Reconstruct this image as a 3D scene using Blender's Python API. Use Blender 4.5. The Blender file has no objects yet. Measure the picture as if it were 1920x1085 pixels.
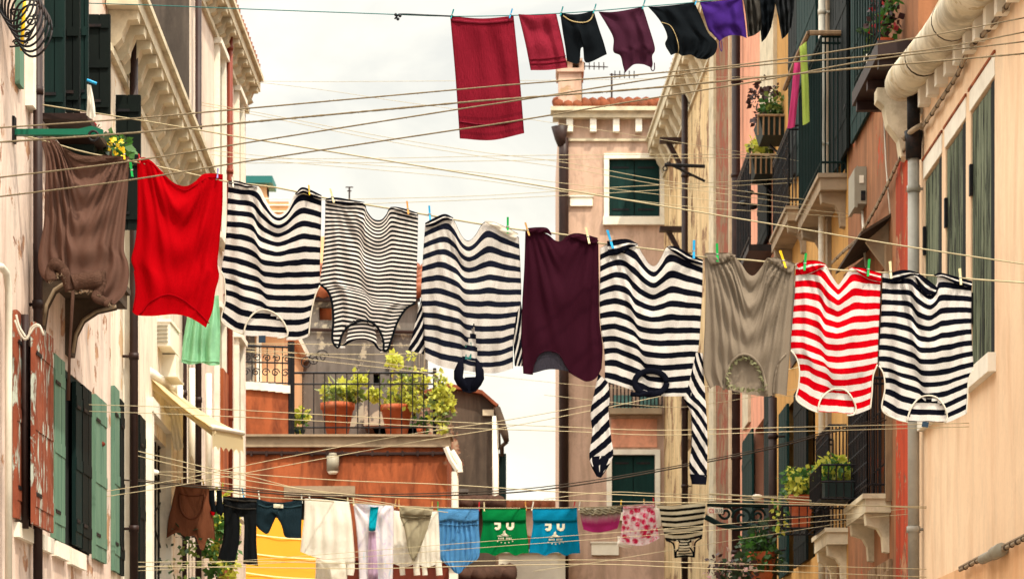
# A narrow street hung with washing lines, seen with a long lens from street level.
import bpy, math, random
from mathutils import Vector, noise
random.seed(11)
F, VX, VY, CZ = 5000.0, 975.0, 1440.0, 1.6      # focal length, vanishing point (photo pixels), eye height
S = bpy.context.scene
COL = S.collection
PI = math.pi

def P(x, y, D):
    return Vector(((x - VX) / F * D, D, CZ + (VY - y) / F * D))

def lin(h, k=1.0):
    h = h.lstrip('#')
    o = []
    for i in (0, 2, 4):
        c = int(h[i:i + 2], 16) / 255
        o.append((c / 12.92 if c <= .04045 else ((c + .055) / 1.055) ** 2.4) * k)
    return (o[0], o[1], o[2], 1)

# ---------------------------------------------------------------- materials
def N(t, typ, ins=None, **kw):
    n = t.nodes.new(typ)
    for k, v in kw.items():
        setattr(n, k, v)
    for k, v in (ins or {}).items():
        n.inputs[k].default_value = v
    return n

def L(t, a, b):
    t.links.new(a, b)

def nmat(name):
    m = bpy.data.materials.new(name)
    m.use_nodes = True
    return m, m.node_tree, m.node_tree.nodes['Principled BSDF']

def coords(t, kind='Object', scale=(1, 1, 1)):
    c = N(t, 'ShaderNodeTexCoord')
    mp = N(t, 'ShaderNodeMapping')
    mp.inputs['Scale'].default_value = scale
    L(t, c.outputs[kind], mp.inputs['Vector'])
    return mp.outputs[0]

def nz(t, vec, scale, detail=4, rough=.55, dist=0):
    n = N(t, 'ShaderNodeTexNoise', {'Scale': scale, 'Detail': detail, 'Roughness': rough, 'Distortion': dist})
    L(t, vec, n.inputs['Vector'])
    return n.outputs[0]

def ramp(t, val, a, b, interp='LINEAR'):
    r = N(t, 'ShaderNodeMapRange', {'From Min': a, 'From Max': b})
    r.clamp = True
    L(t, val, r.inputs['Value'])
    return r.outputs[0]

def mix(t, f, a, b):
    m = N(t, 'ShaderNodeMix', data_type='RGBA')
    for s, v in ((0, f), (6, a), (7, b)):
        if isinstance(v, (tuple, float, int)):
            m.inputs[s].default_value = v
        else:
            L(t, v, m.inputs[s])
    return m.outputs[2]

def mth(t, op, a, b=None):
    m = N(t, 'ShaderNodeMath', operation=op)
    for i, v in enumerate((a, b)):
        if v is None:
            continue
        if isinstance(v, (float, int)):
            m.inputs[i].default_value = v
        else:
            L(t, v, m.inputs[i])
    return m.outputs[0]

def bump(t, bsdf, h, s, d=.02):
    b = N(t, 'ShaderNodeBump', {'Strength': s, 'Distance': d})
    L(t, h, b.inputs['Height'])
    L(t, b.outputs[0], bsdf.inputs['Normal'])

def shade(c, k):
    return (min(c[0] * k, 1), min(c[1] * k, 1), min(c[2] * k, 1), 1)

def plaster(name, c1, c2, stain=None, st=.5, peel=None, pk=.6, pscale=1.3, scale=.6, bs=.35, peel2=None, streak=.3, grime=.55):
    """Old painted plaster: blotches, rain streaks and patches where the coat has gone."""
    m, t, b = nmat(name)
    v = coords(t)
    v2 = coords(t, 'Object', (2.2, 2.2, streak))
    n1 = nz(t, v, scale, 6, .62, .3)
    fine = nz(t, v, 26, 5, .7)
    col = mix(t, ramp(t, n1, .35, .65), c1, c2)
    col = mix(t, mth(t, 'MULTIPLY', ramp(t, fine, .35, .7), .3), col, shade(c1, .72))
    if stain:
        sn = nz(t, v2, 1.6, 6, .65, .4)
        col = mix(t, mth(t, 'MULTIPLY', ramp(t, sn, .46, .62), st), col, stain)
    gr = nz(t, coords(t, 'Object', (1.6, 1.6, .7)), 1.9, 10, .74, .5)
    col = mix(t, mth(t, 'MULTIPLY', ramp(t, gr, .48, .64), grime), col, shade(c1, .42))
    h = fine
    if peel:
        pn = nz(t, v, pscale, 9, .68, .25)
        pf = ramp(t, pn, pk - .06, pk - .035)
        pc = peel
        if peel2:
            pc = mix(t, ramp(t, nz(t, v, 9, 4), .4, .6), peel, peel2)
        col = mix(t, pf, col, pc)
        h = mth(t, 'SUBTRACT', mth(t, 'MULTIPLY', fine, .3), mth(t, 'MULTIPLY', pf, .9))
    L(t, col, b.inputs['Base Color'])
    b.inputs['Roughness'].default_value = .9
    b.inputs['Specular IOR Level'].default_value = .2
    bump(t, b, h, bs, .015)
    return m

def simple(name, c, rough=.6, metal=0, var=.2, scale=6, bs=.1, dirt=None, dk=.5):
    m, t, b = nmat(name)
    v = coords(t)
    n1 = nz(t, v, scale, 5, .6)
    col = mix(t, ramp(t, n1, .3, .7), shade(c, 1 - var), shade(c, 1 + var * .5))
    if dirt:
        col = mix(t, mth(t, 'MULTIPLY', ramp(t, nz(t, v, scale * .7, 6, .7), .5, .72), dk), col, dirt)
    L(t, col, b.inputs['Base Color'])
    b.inputs['Roughness'].default_value = rough
    b.inputs['Metallic'].default_value = metal
    b.inputs['Specular IOR Level'].default_value = .2
    if bs:
        bump(t, b, nz(t, v, scale * 6, 4), bs, .01)
    return m

def wood(name, c1, c2, peel=None, pk=.55, rough=.7, sc=9, zs=.09, bs=.3):
    """Painted boards, weathered along the grain."""
    m, t, b = nmat(name)
    v = coords(t, 'Object', (1, 1, zs))
    n1 = nz(t, v, sc, 6, .65, .6)
    col = mix(t, ramp(t, n1, .36, .64), c1, c2)
    h = n1
    if peel:
        pf = ramp(t, nz(t, v, sc * 1.6, 7, .7, .5), pk, pk + .05)
        col = mix(t, pf, col, peel)
        h = mth(t, 'SUBTRACT', n1, mth(t, 'MULTIPLY', pf, .6))
    L(t, col, b.inputs['Base Color'])
    b.inputs['Roughness'].default_value = rough
    b.inputs['Specular IOR Level'].default_value = .12
    bump(t, b, h, bs, .01)
    return m

def fabric(name, c1, c2=None, n=12, frac=.46, trans=.22, skew=0, off=0, kind=None, rough=.85, var=.1, wrinkle=.25, c3=None):
    """Knitted or woven cloth; stripes and prints live in the cloth's own UV."""
    m, t, b = nmat(name)
    uv = coords(t, 'UV')
    sep = N(t, 'ShaderNodeSeparateXYZ')
    L(t, uv, sep.inputs[0])
    U, V = sep.outputs[0], sep.outputs[1]
    big = nz(t, uv, 5, 4)
    heather = nz(t, coords(t, 'UV', (110, 190, 1)), 1.0, 3, .7)
    col = mix(t, ramp(t, big, .3, .7), shade(c1, 1 - var), shade(c1, 1 + var * .4))
    if kind is None and c2:
        k = mth(t, 'ADD', mth(t, 'MULTIPLY', V, float(n)), mth(t, 'MULTIPLY', U, float(skew)))
        k = mth(t, 'ADD', k, float(off))
        k = mth(t, 'ADD', k, mth(t, 'MULTIPLY', mth(t, 'SUBTRACT', nz(t, uv, 7, 2), .5), .16))
        k = mth(t, 'LESS_THAN', mth(t, 'FRACT', k), frac)
        d = mix(t, ramp(t, nz(t, uv, 30, 3), .35, .75), c2, shade(c2, 1.25))
        col = mix(t, k, col, d)
    elif kind == 'floral':
        vo = N(t, 'ShaderNodeTexVoronoi', {'Scale': 7.0, 'Randomness': 1.0})
        L(t, uv, vo.inputs['Vector'])
        f = ramp(t, mth(t, 'ADD', vo.outputs['Distance'], mth(t, 'MULTIPLY', nz(t, uv, 22, 5, .7, 2), .8)), .78, .98)
        col = mix(t, f, c2, col)
        col = mix(t, ramp(t, nz(t, uv, 12, 4, .6, 1), .56, .6), col, c3 or c1)
    elif kind == 'dip':
        f = ramp(t, mth(t, 'ADD', V, mth(t, 'MULTIPLY', mth(t, 'SUBTRACT', nz(t, coords(t, 'UV', (6, 1, 1)), 3, 3), .5), .35)), .25, .68)
        col = mix(t, f, col, c2)
    elif kind == 'band':      # woven border bands near the end of a towel
        w = mth(t, 'MULTIPLY', mth(t, 'GREATER_THAN', V, .8), mth(t, 'LESS_THAN', mth(t, 'FRACT', mth(t, 'MULTIPLY', V, 16.0)), .4))
        col = mix(t, mth(t, 'MULTIPLY', w, .5), col, c2)
    elif kind == 'pastel':
        f = ramp(t, nz(t, uv, 4, 5, .6, 2.5), .5, .7)
        col = mix(t, mth(t, 'MULTIPLY', f, .75), col, c2)
        g = ramp(t, nz(t, coords(t, 'UV', (1.5, .6, 3)), 3.4, 5, .6, 2.0), .55, .68)
        col = mix(t, mth(t, 'MULTIPLY', g, .7), col, c3)
    col = mix(t, mth(t, 'MULTIPLY', ramp(t, heather, .4, .66), .3), col, (0.0, 0.0, 0.0, 1))
    L(t, col, b.inputs['Base Color'])
    b.inputs['Roughness'].default_value = rough
    b.inputs['Specular IOR Level'].default_value = .03
    tl = N(t, 'ShaderNodeBsdfTranslucent')
    L(t, col, tl.inputs['Color'])
    ms = N(t, 'ShaderNodeMixShader')
    ms.inputs[0].default_value = trans
    L(t, b.outputs[0], ms.inputs[1])
    L(t, tl.outputs[0], ms.inputs[2])
    out = [x for x in t.nodes if x.type == 'OUTPUT_MATERIAL'][0]
    L(t, ms.outputs[0], out.inputs['Surface'])
    h = mth(t, 'ADD', nz(t, coords(t, 'UV', (14, 5, 1)), 2.2, 5, .6, .6), mth(t, 'MULTIPLY', nz(t, uv, 240, 2), .22))
    bump(t, b, h, wrinkle, .02)
    return m

def leafmat(name, c1, c2, trans=.4):
    m, t, b = nmat(name)
    v = coords(t)
    col = mix(t, ramp(t, nz(t, v, 9, 3), .35, .65), c1, c2)
    g = N(t, 'ShaderNodeNewGeometry')
    col = mix(t, mth(t, 'MULTIPLY', g.outputs['Random Per Island'], .5), col, shade(c1, .6))
    L(t, col, b.inputs['Base Color'])
    b.inputs['Roughness'].default_value = .6
    tl = N(t, 'ShaderNodeBsdfTranslucent')
    L(t, col, tl.inputs['Color'])
    ms = N(t, 'ShaderNodeMixShader')
    ms.inputs[0].default_value = trans
    L(t, b.outputs[0], ms.inputs[1])
    L(t, tl.outputs[0], ms.inputs[2])
    out = [x for x in t.nodes if x.type == 'OUTPUT_MATERIAL'][0]
    L(t, ms.outputs[0], out.inputs['Surface'])
    return m

# ---------------------------------------------------------------- mesh collecting
def cr(pts, n):
    """n+1 points evenly spaced along a Catmull-Rom curve through pts."""
    pts = [Vector(p) for p in pts]
    if len(pts) == 2:
        return [pts[0].lerp(pts[1], i / n) for i in range(n + 1)]
    q = [pts[0] * 2 - pts[1]] + pts + [pts[-1] * 2 - pts[-2]]
    fine = []
    for i in range(len(pts) - 1):
        a, b, c, d = q[i:i + 4]
        for k in range(14):
            s = k / 14
            fine.append(.5 * (2 * b + (c - a) * s + (2 * a - 5 * b + 4 * c - d) * s * s + (3 * b - a - 3 * c + d) * s ** 3))
    fine.append(pts[-1])
    acc = [0]
    for i in range(1, len(fine)):
        acc.append(acc[-1] + (fine[i] - fine[i - 1]).length)
    out, j = [], 0
    for i in range(n + 1):
        d = acc[-1] * i / n
        while j < len(acc) - 2 and acc[j + 1] < d:
            j += 1
        s = (d - acc[j]) / max(acc[j + 1] - acc[j], 1e-9)
        out.append(fine[j].lerp(fine[j + 1], min(max(s, 0), 1)))
    return out

def wloc(o):
    v = Vector((0, 0, 0))
    while o is not None:
        v += o.location
        o = o.parent
    return v

class MB:
    def __init__(s):
        s.v, s.f, s.uv = [], [], []

    def add(s, vs, fs, uv=None):
        k = len(s.v)
        s.v += [Vector(x) for x in vs]
        s.uv += list(uv) if uv else [(0, 0)] * len(vs)
        s.f += [tuple(i + k for i in f) for f in fs]
        return s

    def hexa(s, p):      # 8 corners: bottom ring 0-3, top ring 4-7
        return s.add(p, [(3, 2, 1, 0), (4, 5, 6, 7), (0, 1, 5, 4), (1, 2, 6, 5), (2, 3, 7, 6), (3, 0, 4, 7)])

    def box(s, x0, x1, y0, y1, z0, z1):
        return s.hexa([(x0, y0, z0), (x1, y0, z0), (x1, y1, z0), (x0, y1, z0), (x0, y0, z1), (x1, y0, z1), (x1, y1, z1), (x0, y1, z1)])

    def prism(s, poly, d):
        n = len(poly)
        d = Vector(d)
        a = [Vector(p) for p in poly]
        return s.add(a + [p + d for p in a], [tuple(range(n))[::-1], tuple(range(n, 2 * n))] + [(i, (i + 1) % n, (i + 1) % n + n, i + n) for i in range(n)])

    def tube(s, pts, r, n=6, flat=1.0, up=None):
        pts = [Vector(p) for p in pts]
        m = len(pts)
        vs, uv = [], []
        ref = None
        for i, p in enumerate(pts):
            tg = (pts[min(i + 1, m - 1)] - pts[max(i - 1, 0)])
            if tg.length < 1e-9:
                tg = Vector((0, 0, 1))
            tg.normalize()
            if ref is None:
                ref = Vector(up) if up else (Vector((0, 0, 1)) if abs(tg.z) < .9 else Vector((0, 1, 0)))
            a = (ref - tg * ref.dot(tg)).normalized()
            b = tg.cross(a)
            ref = a
            rr = r[i] if isinstance(r, (list, tuple)) else r
            for k in range(n):
                w = 2 * PI * k / n
                vs.append(p + a * math.cos(w) * rr + b * math.sin(w) * rr * flat)
                uv.append((k / n, i / m))
        fs = [(i * n + k, i * n + (k + 1) % n, (i + 1) * n + (k + 1) % n, (i + 1) * n + k) for i in range(m - 1) for k in range(n)]
        fs += [tuple(range(n))[::-1], tuple(range((m - 1) * n, m * n))]
        return s.add(vs, fs, uv)

    def lathe(s, c, prof, n=16):
        c = Vector(c)
        vs = [c + Vector((r * math.cos(2 * PI * k / n), r * math.sin(2 * PI * k / n), z)) for r, z in prof for k in range(n)]
        m = len(prof)
        fs = [(i * n + k, i * n + (k + 1) % n, (i + 1) * n + (k + 1) % n, (i + 1) * n + k) for i in range(m - 1) for k in range(n)]
        fs += [tuple(range(n))[::-1], tuple(range((m - 1) * n, m * n))]
        return s.add(vs, fs)

    def ball(s, c, r, n=8, sq=(1, 1, 1)):
        c = Vector(c)
        vs, fs = [], []
        for i in range(n + 1):
            for k in range(n):
                a, b = PI * i / n, 2 * PI * k / n
                vs.append(c + Vector((math.sin(a) * math.cos(b) * r * sq[0], math.sin(a) * math.sin(b) * r * sq[1], math.cos(a) * r * sq[2])))
        for i in range(n):
            for k in range(n):
                fs.append((i * n + k, (i + 1) * n + k, (i + 1) * n + (k + 1) % n, i * n + (k + 1) % n))
        return s.add(vs, fs)

    def leaves(s, c, rad, n, size, clumps=9, seed=0, droop=.3, dens=.5):
        """n small bent leaves gathered in clumps inside an ellipsoid."""
        rg = random.Random(seed)
        c = Vector(c)
        cs = []
        for _ in range(clumps):
            while True:
                q = Vector((rg.uniform(-1, 1), rg.uniform(-1, 1), rg.uniform(-1, 1)))
                if q.length <= 1:
                    break
            cs.append((Vector((q.x * rad[0], q.y * rad[1], q.z * rad[2])), rg.uniform(.25, .6) * dens * 2))
        mr = min(rad)
        for _ in range(n):
            cc, cr_ = rg.choice(cs)
            d = Vector((rg.gauss(0, 1), rg.gauss(0, 1), rg.gauss(0, 1))).normalized()
            p = c + cc + d * mr * cr_ * rg.uniform(.3, 1)
            ax = (d + Vector((rg.uniform(-.6, .6), rg.uniform(-.6, .6), rg.uniform(-.6, .6) - droop))).normalized()
            sd = ax.cross(Vector((rg.uniform(-1, 1), rg.uniform(-1, 1), rg.uniform(-1, 1)))).normalized()
            nn = ax.cross(sd)
            l = size * rg.uniform(.6, 1.35)
            w = l * rg.uniform(.32, .46)
            s.add([p, p + ax * l * .5 + sd * w - nn * l * .08, p + ax * l - nn * l * .22, p + ax * l * .5 - sd * w - nn * l * .08],
                  [(0, 1, 2), (0, 2, 3)])
        return s

    def build(s, name, mat, parent=None, smooth=False, label=None):
        me = bpy.data.meshes.new(name)
        if parent is not None:
            o0 = wloc(parent)
        else:
            xs, ys, zs = [v.x for v in s.v], [v.y for v in s.v], [v.z for v in s.v]
            o0 = Vector(((min(xs) + max(xs)) / 2, (min(ys) + max(ys)) / 2, min(zs)))
        me.from_pydata([v - o0 for v in s.v], [], s.f)
        uvl = me.uv_layers.new(name='UVMap')
        flat = []
        for lp in me.loops:
            flat += s.uv[lp.vertex_index]
        uvl.data.foreach_set('uv', flat)
        if smooth:
            me.polygons.foreach_set('use_smooth', [True] * len(me.polygons))
        me.update()
        me.materials.append(mat)
        o = bpy.data.objects.new(name, me)
        COL.objects.link(o)
        if parent is not None:
            o.parent = parent
        else:
            o.location = o0
        if label:
            o['label'] = label
        return o

def tag(o, label=None, cat=None, group=None, kind=None):
    for k, v in (('label', label), ('category', cat), ('group', group), ('kind', kind)):
        if v:
            o[k] = v
    return o

def thing(name, label, cat, loc, group=None):
    o = bpy.data.objects.new(name, None)
    o.empty_display_size = .1
    COL.objects.link(o)
    o.location = loc
    return tag(o, label, cat, group)

# ---------------------------------------------------------------- wall frames
CAM = Vector((0, 0, CZ))
class Fr:
    """A vertical wall plane: s runs along it, o stands out from it, z is height."""
    def __init__(s, O, u, n):
        s.O, s.u, s.n = Vector(O), Vector(u).normalized(), Vector(n).normalized()

    def hit(s, x, y, o=0):
        d = Vector(((x - VX) / F, 1, (VY - y) / F))
        t = (s.O + s.n * o - CAM).dot(s.n) / d.dot(s.n)
        p = CAM + d * t
        return (p - s.O).dot(s.u), p.z

    def W(s, a, z, o=0):
        q = s.O + s.u * a + s.n * o
        return Vector((q.x, q.y, z))

    def pt(s, x, y, o=0):
        a, z = s.hit(x, y, o)
        return s.W(a, z, o)

    def box(s, mb, s0, s1, z0, z1, o0, o1):
        W = s.W
        mb.hexa([W(s0, z0, o0), W(s1, z0, o0), W(s1, z0, o1), W(s0, z0, o1), W(s0, z1, o0), W(s1, z1, o0), W(s1, z1, o1), W(s0, z1, o1)])
        return mb

    def rect(s, x0, x1, yt, yb, o=0):
        """span of a wall rectangle from its pixels; heights are read at x0"""
        a, zt = s.hit(x0, yt, o)
        _, zb = s.hit(x0, yb, o)
        b, _ = s.hit(x1, yt, o)
        return min(a, b), max(a, b), zb, zt

    def pbox(s, mb, x0, x1, yt, yb, o0, o1):
        a, b, zb, zt = s.rect(x0, x1, yt, yb, o1)
        return s.box(mb, a, b, zb, zt, o0, o1)

    def wall(s, mb, s0, s1, z0, z1, ops=(), depth=.18, bulk=4.0):
        """front face with recessed openings, and the body of the house behind it"""
        W = s.W
        ss = sorted({s0, s1, *[x for o in ops for x in o[:2] if s0 < x < s1]})
        zz = sorted({z0, z1, *[x for o in ops for x in o[2:4] if z0 < x < z1]})
        def opened(a, z):
            return any(o[0] < a < o[1] and o[2] < z < o[3] for o in ops)
        for i in range(len(ss) - 1):
            for j in range(len(zz) - 1):
                a, b, c, d = ss[i], ss[i + 1], zz[j], zz[j + 1]
                if not opened((a + b) / 2, (c + d) / 2):
                    mb.add([W(a, c), W(b, c), W(b, d), W(a, d)], [(0, 1, 2, 3)])
        for o in ops:
            a, b, c, d = o[:4]
            k = -depth
            mb.add([W(a, c), W(b, c), W(b, d), W(a, d), W(a, c, k), W(b, c, k), W(b, d, k), W(a, d, k)],
                   [(0, 1, 5, 4), (1, 2, 6, 5), (2, 3, 7, 6), (3, 0, 4, 7)])
        k = -depth - .02
        q = [W(s0, z0), W(s1, z0), W(s1, z1), W(s0, z1)]
        q2 = [W(s0, z0, k), W(s1, z0, k), W(s1, z1, k), W(s0, z1, k)]
        mb.add(q + q2, [(0, 1, 5, 4), (1, 2, 6, 5), (2, 3, 7, 6), (3, 0, 4, 7)])
        s.box(mb, s0, s1, z0, z1, k - bulk, k)
        return mb

def inpoly(x, y, poly):
    c, j = False, len(poly) - 1
    for i in range(len(poly)):
        xi, yi = poly[i][0], poly[i][1]
        xj, yj = poly[j][0], poly[j][1]
        if (yi > y) != (yj > y) and x < (xj - xi) * (y - yi) / (yj - yi) + xi:
            c = not c
        j = i
    return c
# ---------------------------------------------------------------- washing
def sm(x):
    x = min(max(x, 0), 1)
    return x * x * (3 - 2 * x)

def foldf(spec, seed=0, asp=1.5):
    """depth of the folds of a hanging cloth at (u, v), in metres towards the viewer"""
    def f(u, v):
        d = 0
        for q in spec:
            k = q[0]
            if k == 'v':      # pleats running down
                _, n, a, ph, dr = q[:5]
                env = sm(v * 3 + .25) if len(q) < 6 else sm((v - q[5]) * 3 + .2)
                w = n * u + ph + dr * v + .45 * noise.noise((u * 2.3 + seed, v * 1.3, 3.1))
                d += a * env * math.sin(2 * PI * w) * (1 + .6 * noise.noise((u * 3, v * 2, seed + 9.)))
            elif k == 'r':    # creases fanning out from a peg
                _, uc, vc, m, a, dec = q
                du, dv = u - uc, (v - vc) * asp
                r = math.hypot(du, dv)
                th = math.atan2(dv + .015, du)
                d += a * math.sin(m * th + 1.5 * noise.noise((u * 1.6, v * 1.6, seed + 4.))) * math.exp(-r / dec) * min(1, r * 7)
            elif k == 'f':    # long straight folds running down from a peg
                _, uc, n, a, sd = q
                th = math.atan2((u - uc), v * 1.1 + .22)
                w = n * th + .5 * noise.noise((th * 3, seed, v * .8)) + sd
                x = math.sin(2 * PI * w)
                x = math.copysign(abs(x) ** .8, x) * (1 + .5 * noise.noise((th * 4 + seed, .5, 2.)))
                near = sm(1.15 - abs(u - uc) * 1.9) * (1 - .35 * v)
                d += a * x * near * min(1, v * 5 + .3)
            elif k == 's':    # swags between two pegs
                _, n, a, sag = q
                bow = 4 * u * (1 - u)
                d += a * bow * math.sin(2 * PI * n * (v - sag * bow * (1 - v * .7))) * math.exp(-v * 1.7) * min(1, v * 9)
            elif k == 'n':
                d += q[2] * noise.noise((u * q[1] + seed, v * q[1] * 1.3, seed * 1.7))
            elif k == 'd':    # one long diagonal fold
                _, u0, u1, w, a = q
                x = (u - (u0 + (u1 - u0) * v)) / w
                d += a * x * math.exp(-x * x) * sm(v * 4) * sm((1 - v) * 3 + .3)
        return d
    return f

def panel(top, left, right, bot, nu, nv, decay=1.0):
    T, B, Lf, R = cr(top, nu), cr(bot, nu), cr(left, nv), cr(right, nv)
    g = []
    for j in range(nv + 1):
        v = j / nv
        row = []
        for i in range(nu + 1):
            u = i / nu
            p = T[i] * (1 - v) + B[i] * v + Lf[j] * (1 - u) + R[j] * u
            p = p - (T[0] * (1 - u) * (1 - v) + T[nu] * u * (1 - v) + B[0] * (1 - u) * v + B[nu] * u * v)
            w = (1 - v) ** decay - (1 - v)          # the sag of the hem dies out down the cloth
            p = p + (T[i] - T[0].lerp(T[nu], u)) * w
            row.append(p)
        g.append(row)
    return g

class Cloth:
    """A hanging garment: front and back layers joined down their sides."""
    def __init__(s, name, label, cat, D, top, left, right, bot, mat, folds=(), seed=0, holes=(), btop=None, bbot=None,
                 bholes=(), nu=44, nv=56, body='cloth_body', group=None, thick=.02, bmat=None, root=None, wob=0.0, swoop=None, decay=1.0):
        s.D = D
        f = foldf(folds, seed)
        A = panel(top, left, right, bot, nu, nv, decay)
        B = panel(btop or top, left, right, bbot or bot, nu, nv, decay)
        s.A, s.nu, s.nv = A, nu, nv
        if root is None:
            c = P((top[0][0] + top[-1][0]) / 2, (top[0][1] + top[-1][1]) / 2, D)
            root = thing(name, label, cat, c, group)
        s.root = root
        mb = MB()
        vs, uv = [], []
        s.dep = []
        for j in range(nv + 1):
            v = j / nv
            dr = []
            for i in range(nu + 1):
                u = i / nu
                e = min(1, 6 * u * (1 - u))
                p = A[j][i]
                dd = -(thick * e * (.35 + .65 * sm(v * 2.5)) * (1 - .7 * sm((v - .6) * 3))) - f(u, v) * (.25 + .75 * e)
                env = min(1, 4 * v, 6 * (1 - v)) * min(1, 8 * u * (1 - u))
                y = p.y + wob * env * (1.6 * noise.noise((u * 1.5 + seed * 3.1, v * 1.3, 7.7)) + .22 * noise.noise((u * 8 + seed, v * 1.2 - u, 1.7)))
                for q in folds:
                    if q[0] == 'd' and wob:      # the cloth steps down across its long fold
                        y += 9 * env * math.tanh((u - (q[1] + (q[2] - q[1]) * v)) / .03) * (1 - u)
                if swoop:
                    us, ws, am = swoop
                    y += am * math.exp(-((u - us - .25 * (v - .3)) / ws) ** 2) * sm(v * 3) * sm((1 - v) * 1.6)
                dr.append(dd)
                vs.append(P(p.x, y, D + dd))
                uv.append((u, v))
            s.dep.append(dr)
        k0 = len(vs)
        for j in range(nv + 1):
            v = j / nv
            for i in range(nu + 1):
                u = i / nu
                e = min(1, 6 * u * (1 - u))
                p = B[j][i]
                dd = thick * e * (1 - .8 * sm((v - .6) * 3)) - f(u * .93 + .03, v * .9) * (.25 + .45 * e) if 0 < i < nu else s.dep[j][i] + .002
                if 0 < i < nu:
                    dd = max(dd, s.dep[j][i] + .006)
                vs.append(P(p.x, p.y, D + dd))
                uv.append((u, v + .013))
        fs = []
        def cell(j, i, k, g, hs):
            c = (g[j][i] + g[j + 1][i + 1]) / 2
            if any(inpoly(c.x, c.y, h) for h in hs):
                return
            a = k + j * (nu + 1) + i
            fs.append((a, a + 1, a + nu + 2, a + nu + 1))
        nf = 0
        for j in range(nv):
            for i in range(nu):
                cell(j, i, 0, A, holes)
        nf = len(fs)
        for j in range(nv):
            for i in range(nu):
                cell(j, i, k0, B, bholes)
        for j in range(nv):      # side seams
            for i in (0, nu):
                a = j * (nu + 1) + i
                fs.append((a, a + nu + 1, k0 + a + nu + 1, k0 + a))
        mb.add(vs, fs, uv)
        s.body = mb.build(body, mat, root, True)
        if bmat:
            s.body.data.materials.append(bmat)
            for q in range(nf, len(s.body.data.polygons)):
                s.body.data.polygons[q].material_index = 1

    def at(s, x, y, o=.006):
        """point just in front of the cloth seen at pixel (x, y)"""
        b, bd = None, 1e9
        for j in range(0, s.nv + 1):
            for i in range(0, s.nu + 1):
                q = s.A[j][i]
                d = (q.x - x) ** 2 + (q.y - y) ** 2
                if d < bd:
                    b, bd = (j, i), d
        return P(x, y, s.D + s.dep[b[0]][b[1]] - o)

    def trim(s, pts, r, mat, name='trim', o=.004, n=24, parent=None, flat=.6):
        mb = MB()
        mb.tube([s.at(p.x, p.y, o) for p in cr(pts, n)], r * .5 * s.D / F, 8, 1.6, up=(0, 1, 0))
        return mb.build(name, mat, parent or s.root, True)

    def flap(s, top, bot, mat, name='turned_hem', o=.014, n=18, m=6, sag=2.0, parent=None):
        """a strip of hem turned over the line, hanging in front"""
        T, B = cr(top, n), cr(bot, n)
        vs, uv = [], []
        for k in (0, 1):
            for j in range(m + 1):
                for i in range(n + 1):
                    p = T[i].lerp(B[i], j / m)
                    q = s.at(p.x, p.y, o + .006 * math.sin(PI * j / m) - k * .004 + .004 * math.sin(i * .9 + j))
                    vs.append(q)
                    uv.append((i / n, j / m))
        fs = []
        w = n + 1
        K = w * (m + 1)
        for k in (0, K):
            for j in range(m):
                for i in range(n):
                    a = k + j * w + i
                    fs.append((a, a + 1, a + w + 1, a + w))
        for i in range(n):
            fs.append((i, i + 1, K + i + 1, K + i))
            a = m * w + i
            fs.append((a, a + 1, K + a + 1, K + a))
        mb = MB()
        mb.add(vs, fs, uv)
        return mb.build(name, mat, parent or s.root, True)

    def print_poly(s, polys, mat, name='print', o=.005, parent=None):
        """flat ink shapes lying on the cloth"""
        mb = MB()
        for poly in polys:
            c = (sum(p[0] for p in poly) / len(poly), sum(p[1] for p in poly) / len(poly))
            q = [s.at(x, y, o) for x, y in poly]
            n = len(q)
            cc = s.at(c[0], c[1], o + .001)
            mb.add(q + [cc], [(i, (i + 1) % n, n) for i in range(n)])
        return mb.build(name, mat, parent or s.root)

def strip(name, D, left, right, mat, parent, folds=(), seed=0, nu=10, nv=30, thick=.02):
    """a sleeve or trouser leg: a flattened tube between two edge curves"""
    A, B = cr(left, nv), cr(right, nv)
    f = foldf(folds, seed)
    vs, uv, fs = [], [], []
    n2 = 2 * nu
    for j in range(nv + 1):
        for k in range(n2):
            a = 2 * PI * k / n2
            u = .5 - .5 * math.cos(a)
            side = math.sin(a)
            p = A[j].lerp(B[j], u)
            dd = -side * thick - f(u, j / nv) * (1 if side > 0 else .5)
            vs.append(P(p.x, p.y, D + dd))
            uv.append((u, j / nv))
    for j in range(nv):
        for k in range(n2):
            a, b = j * n2 + k, j * n2 + (k + 1) % n2
            fs.append((a, b, b + n2, a + n2))
    mb = MB()
    mb.add(vs, fs, uv)
    return mb.build(name, mat, parent, True)

PEGM = {}
def pegmat(c):
    if c not in PEGM:
        hx = {'blue': '#2aa0d8', 'green': '#0f9a45', 'yellow': '#f0c020', 'cream': '#e6d6a8', 'red': '#c8222e', 'lilac': '#8f8fd0',
              'wood': '#c89a5a', 'white': '#eee8d8', 'teal': '#1a8a90', 'black': '#20242a', 'orange': '#d89a50'}[c]
        PEGM[c] = simple(c + '_peg_plastic', lin(hx, .9), .45, 0, .12, 20, .03)
    return PEGM[c]

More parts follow.
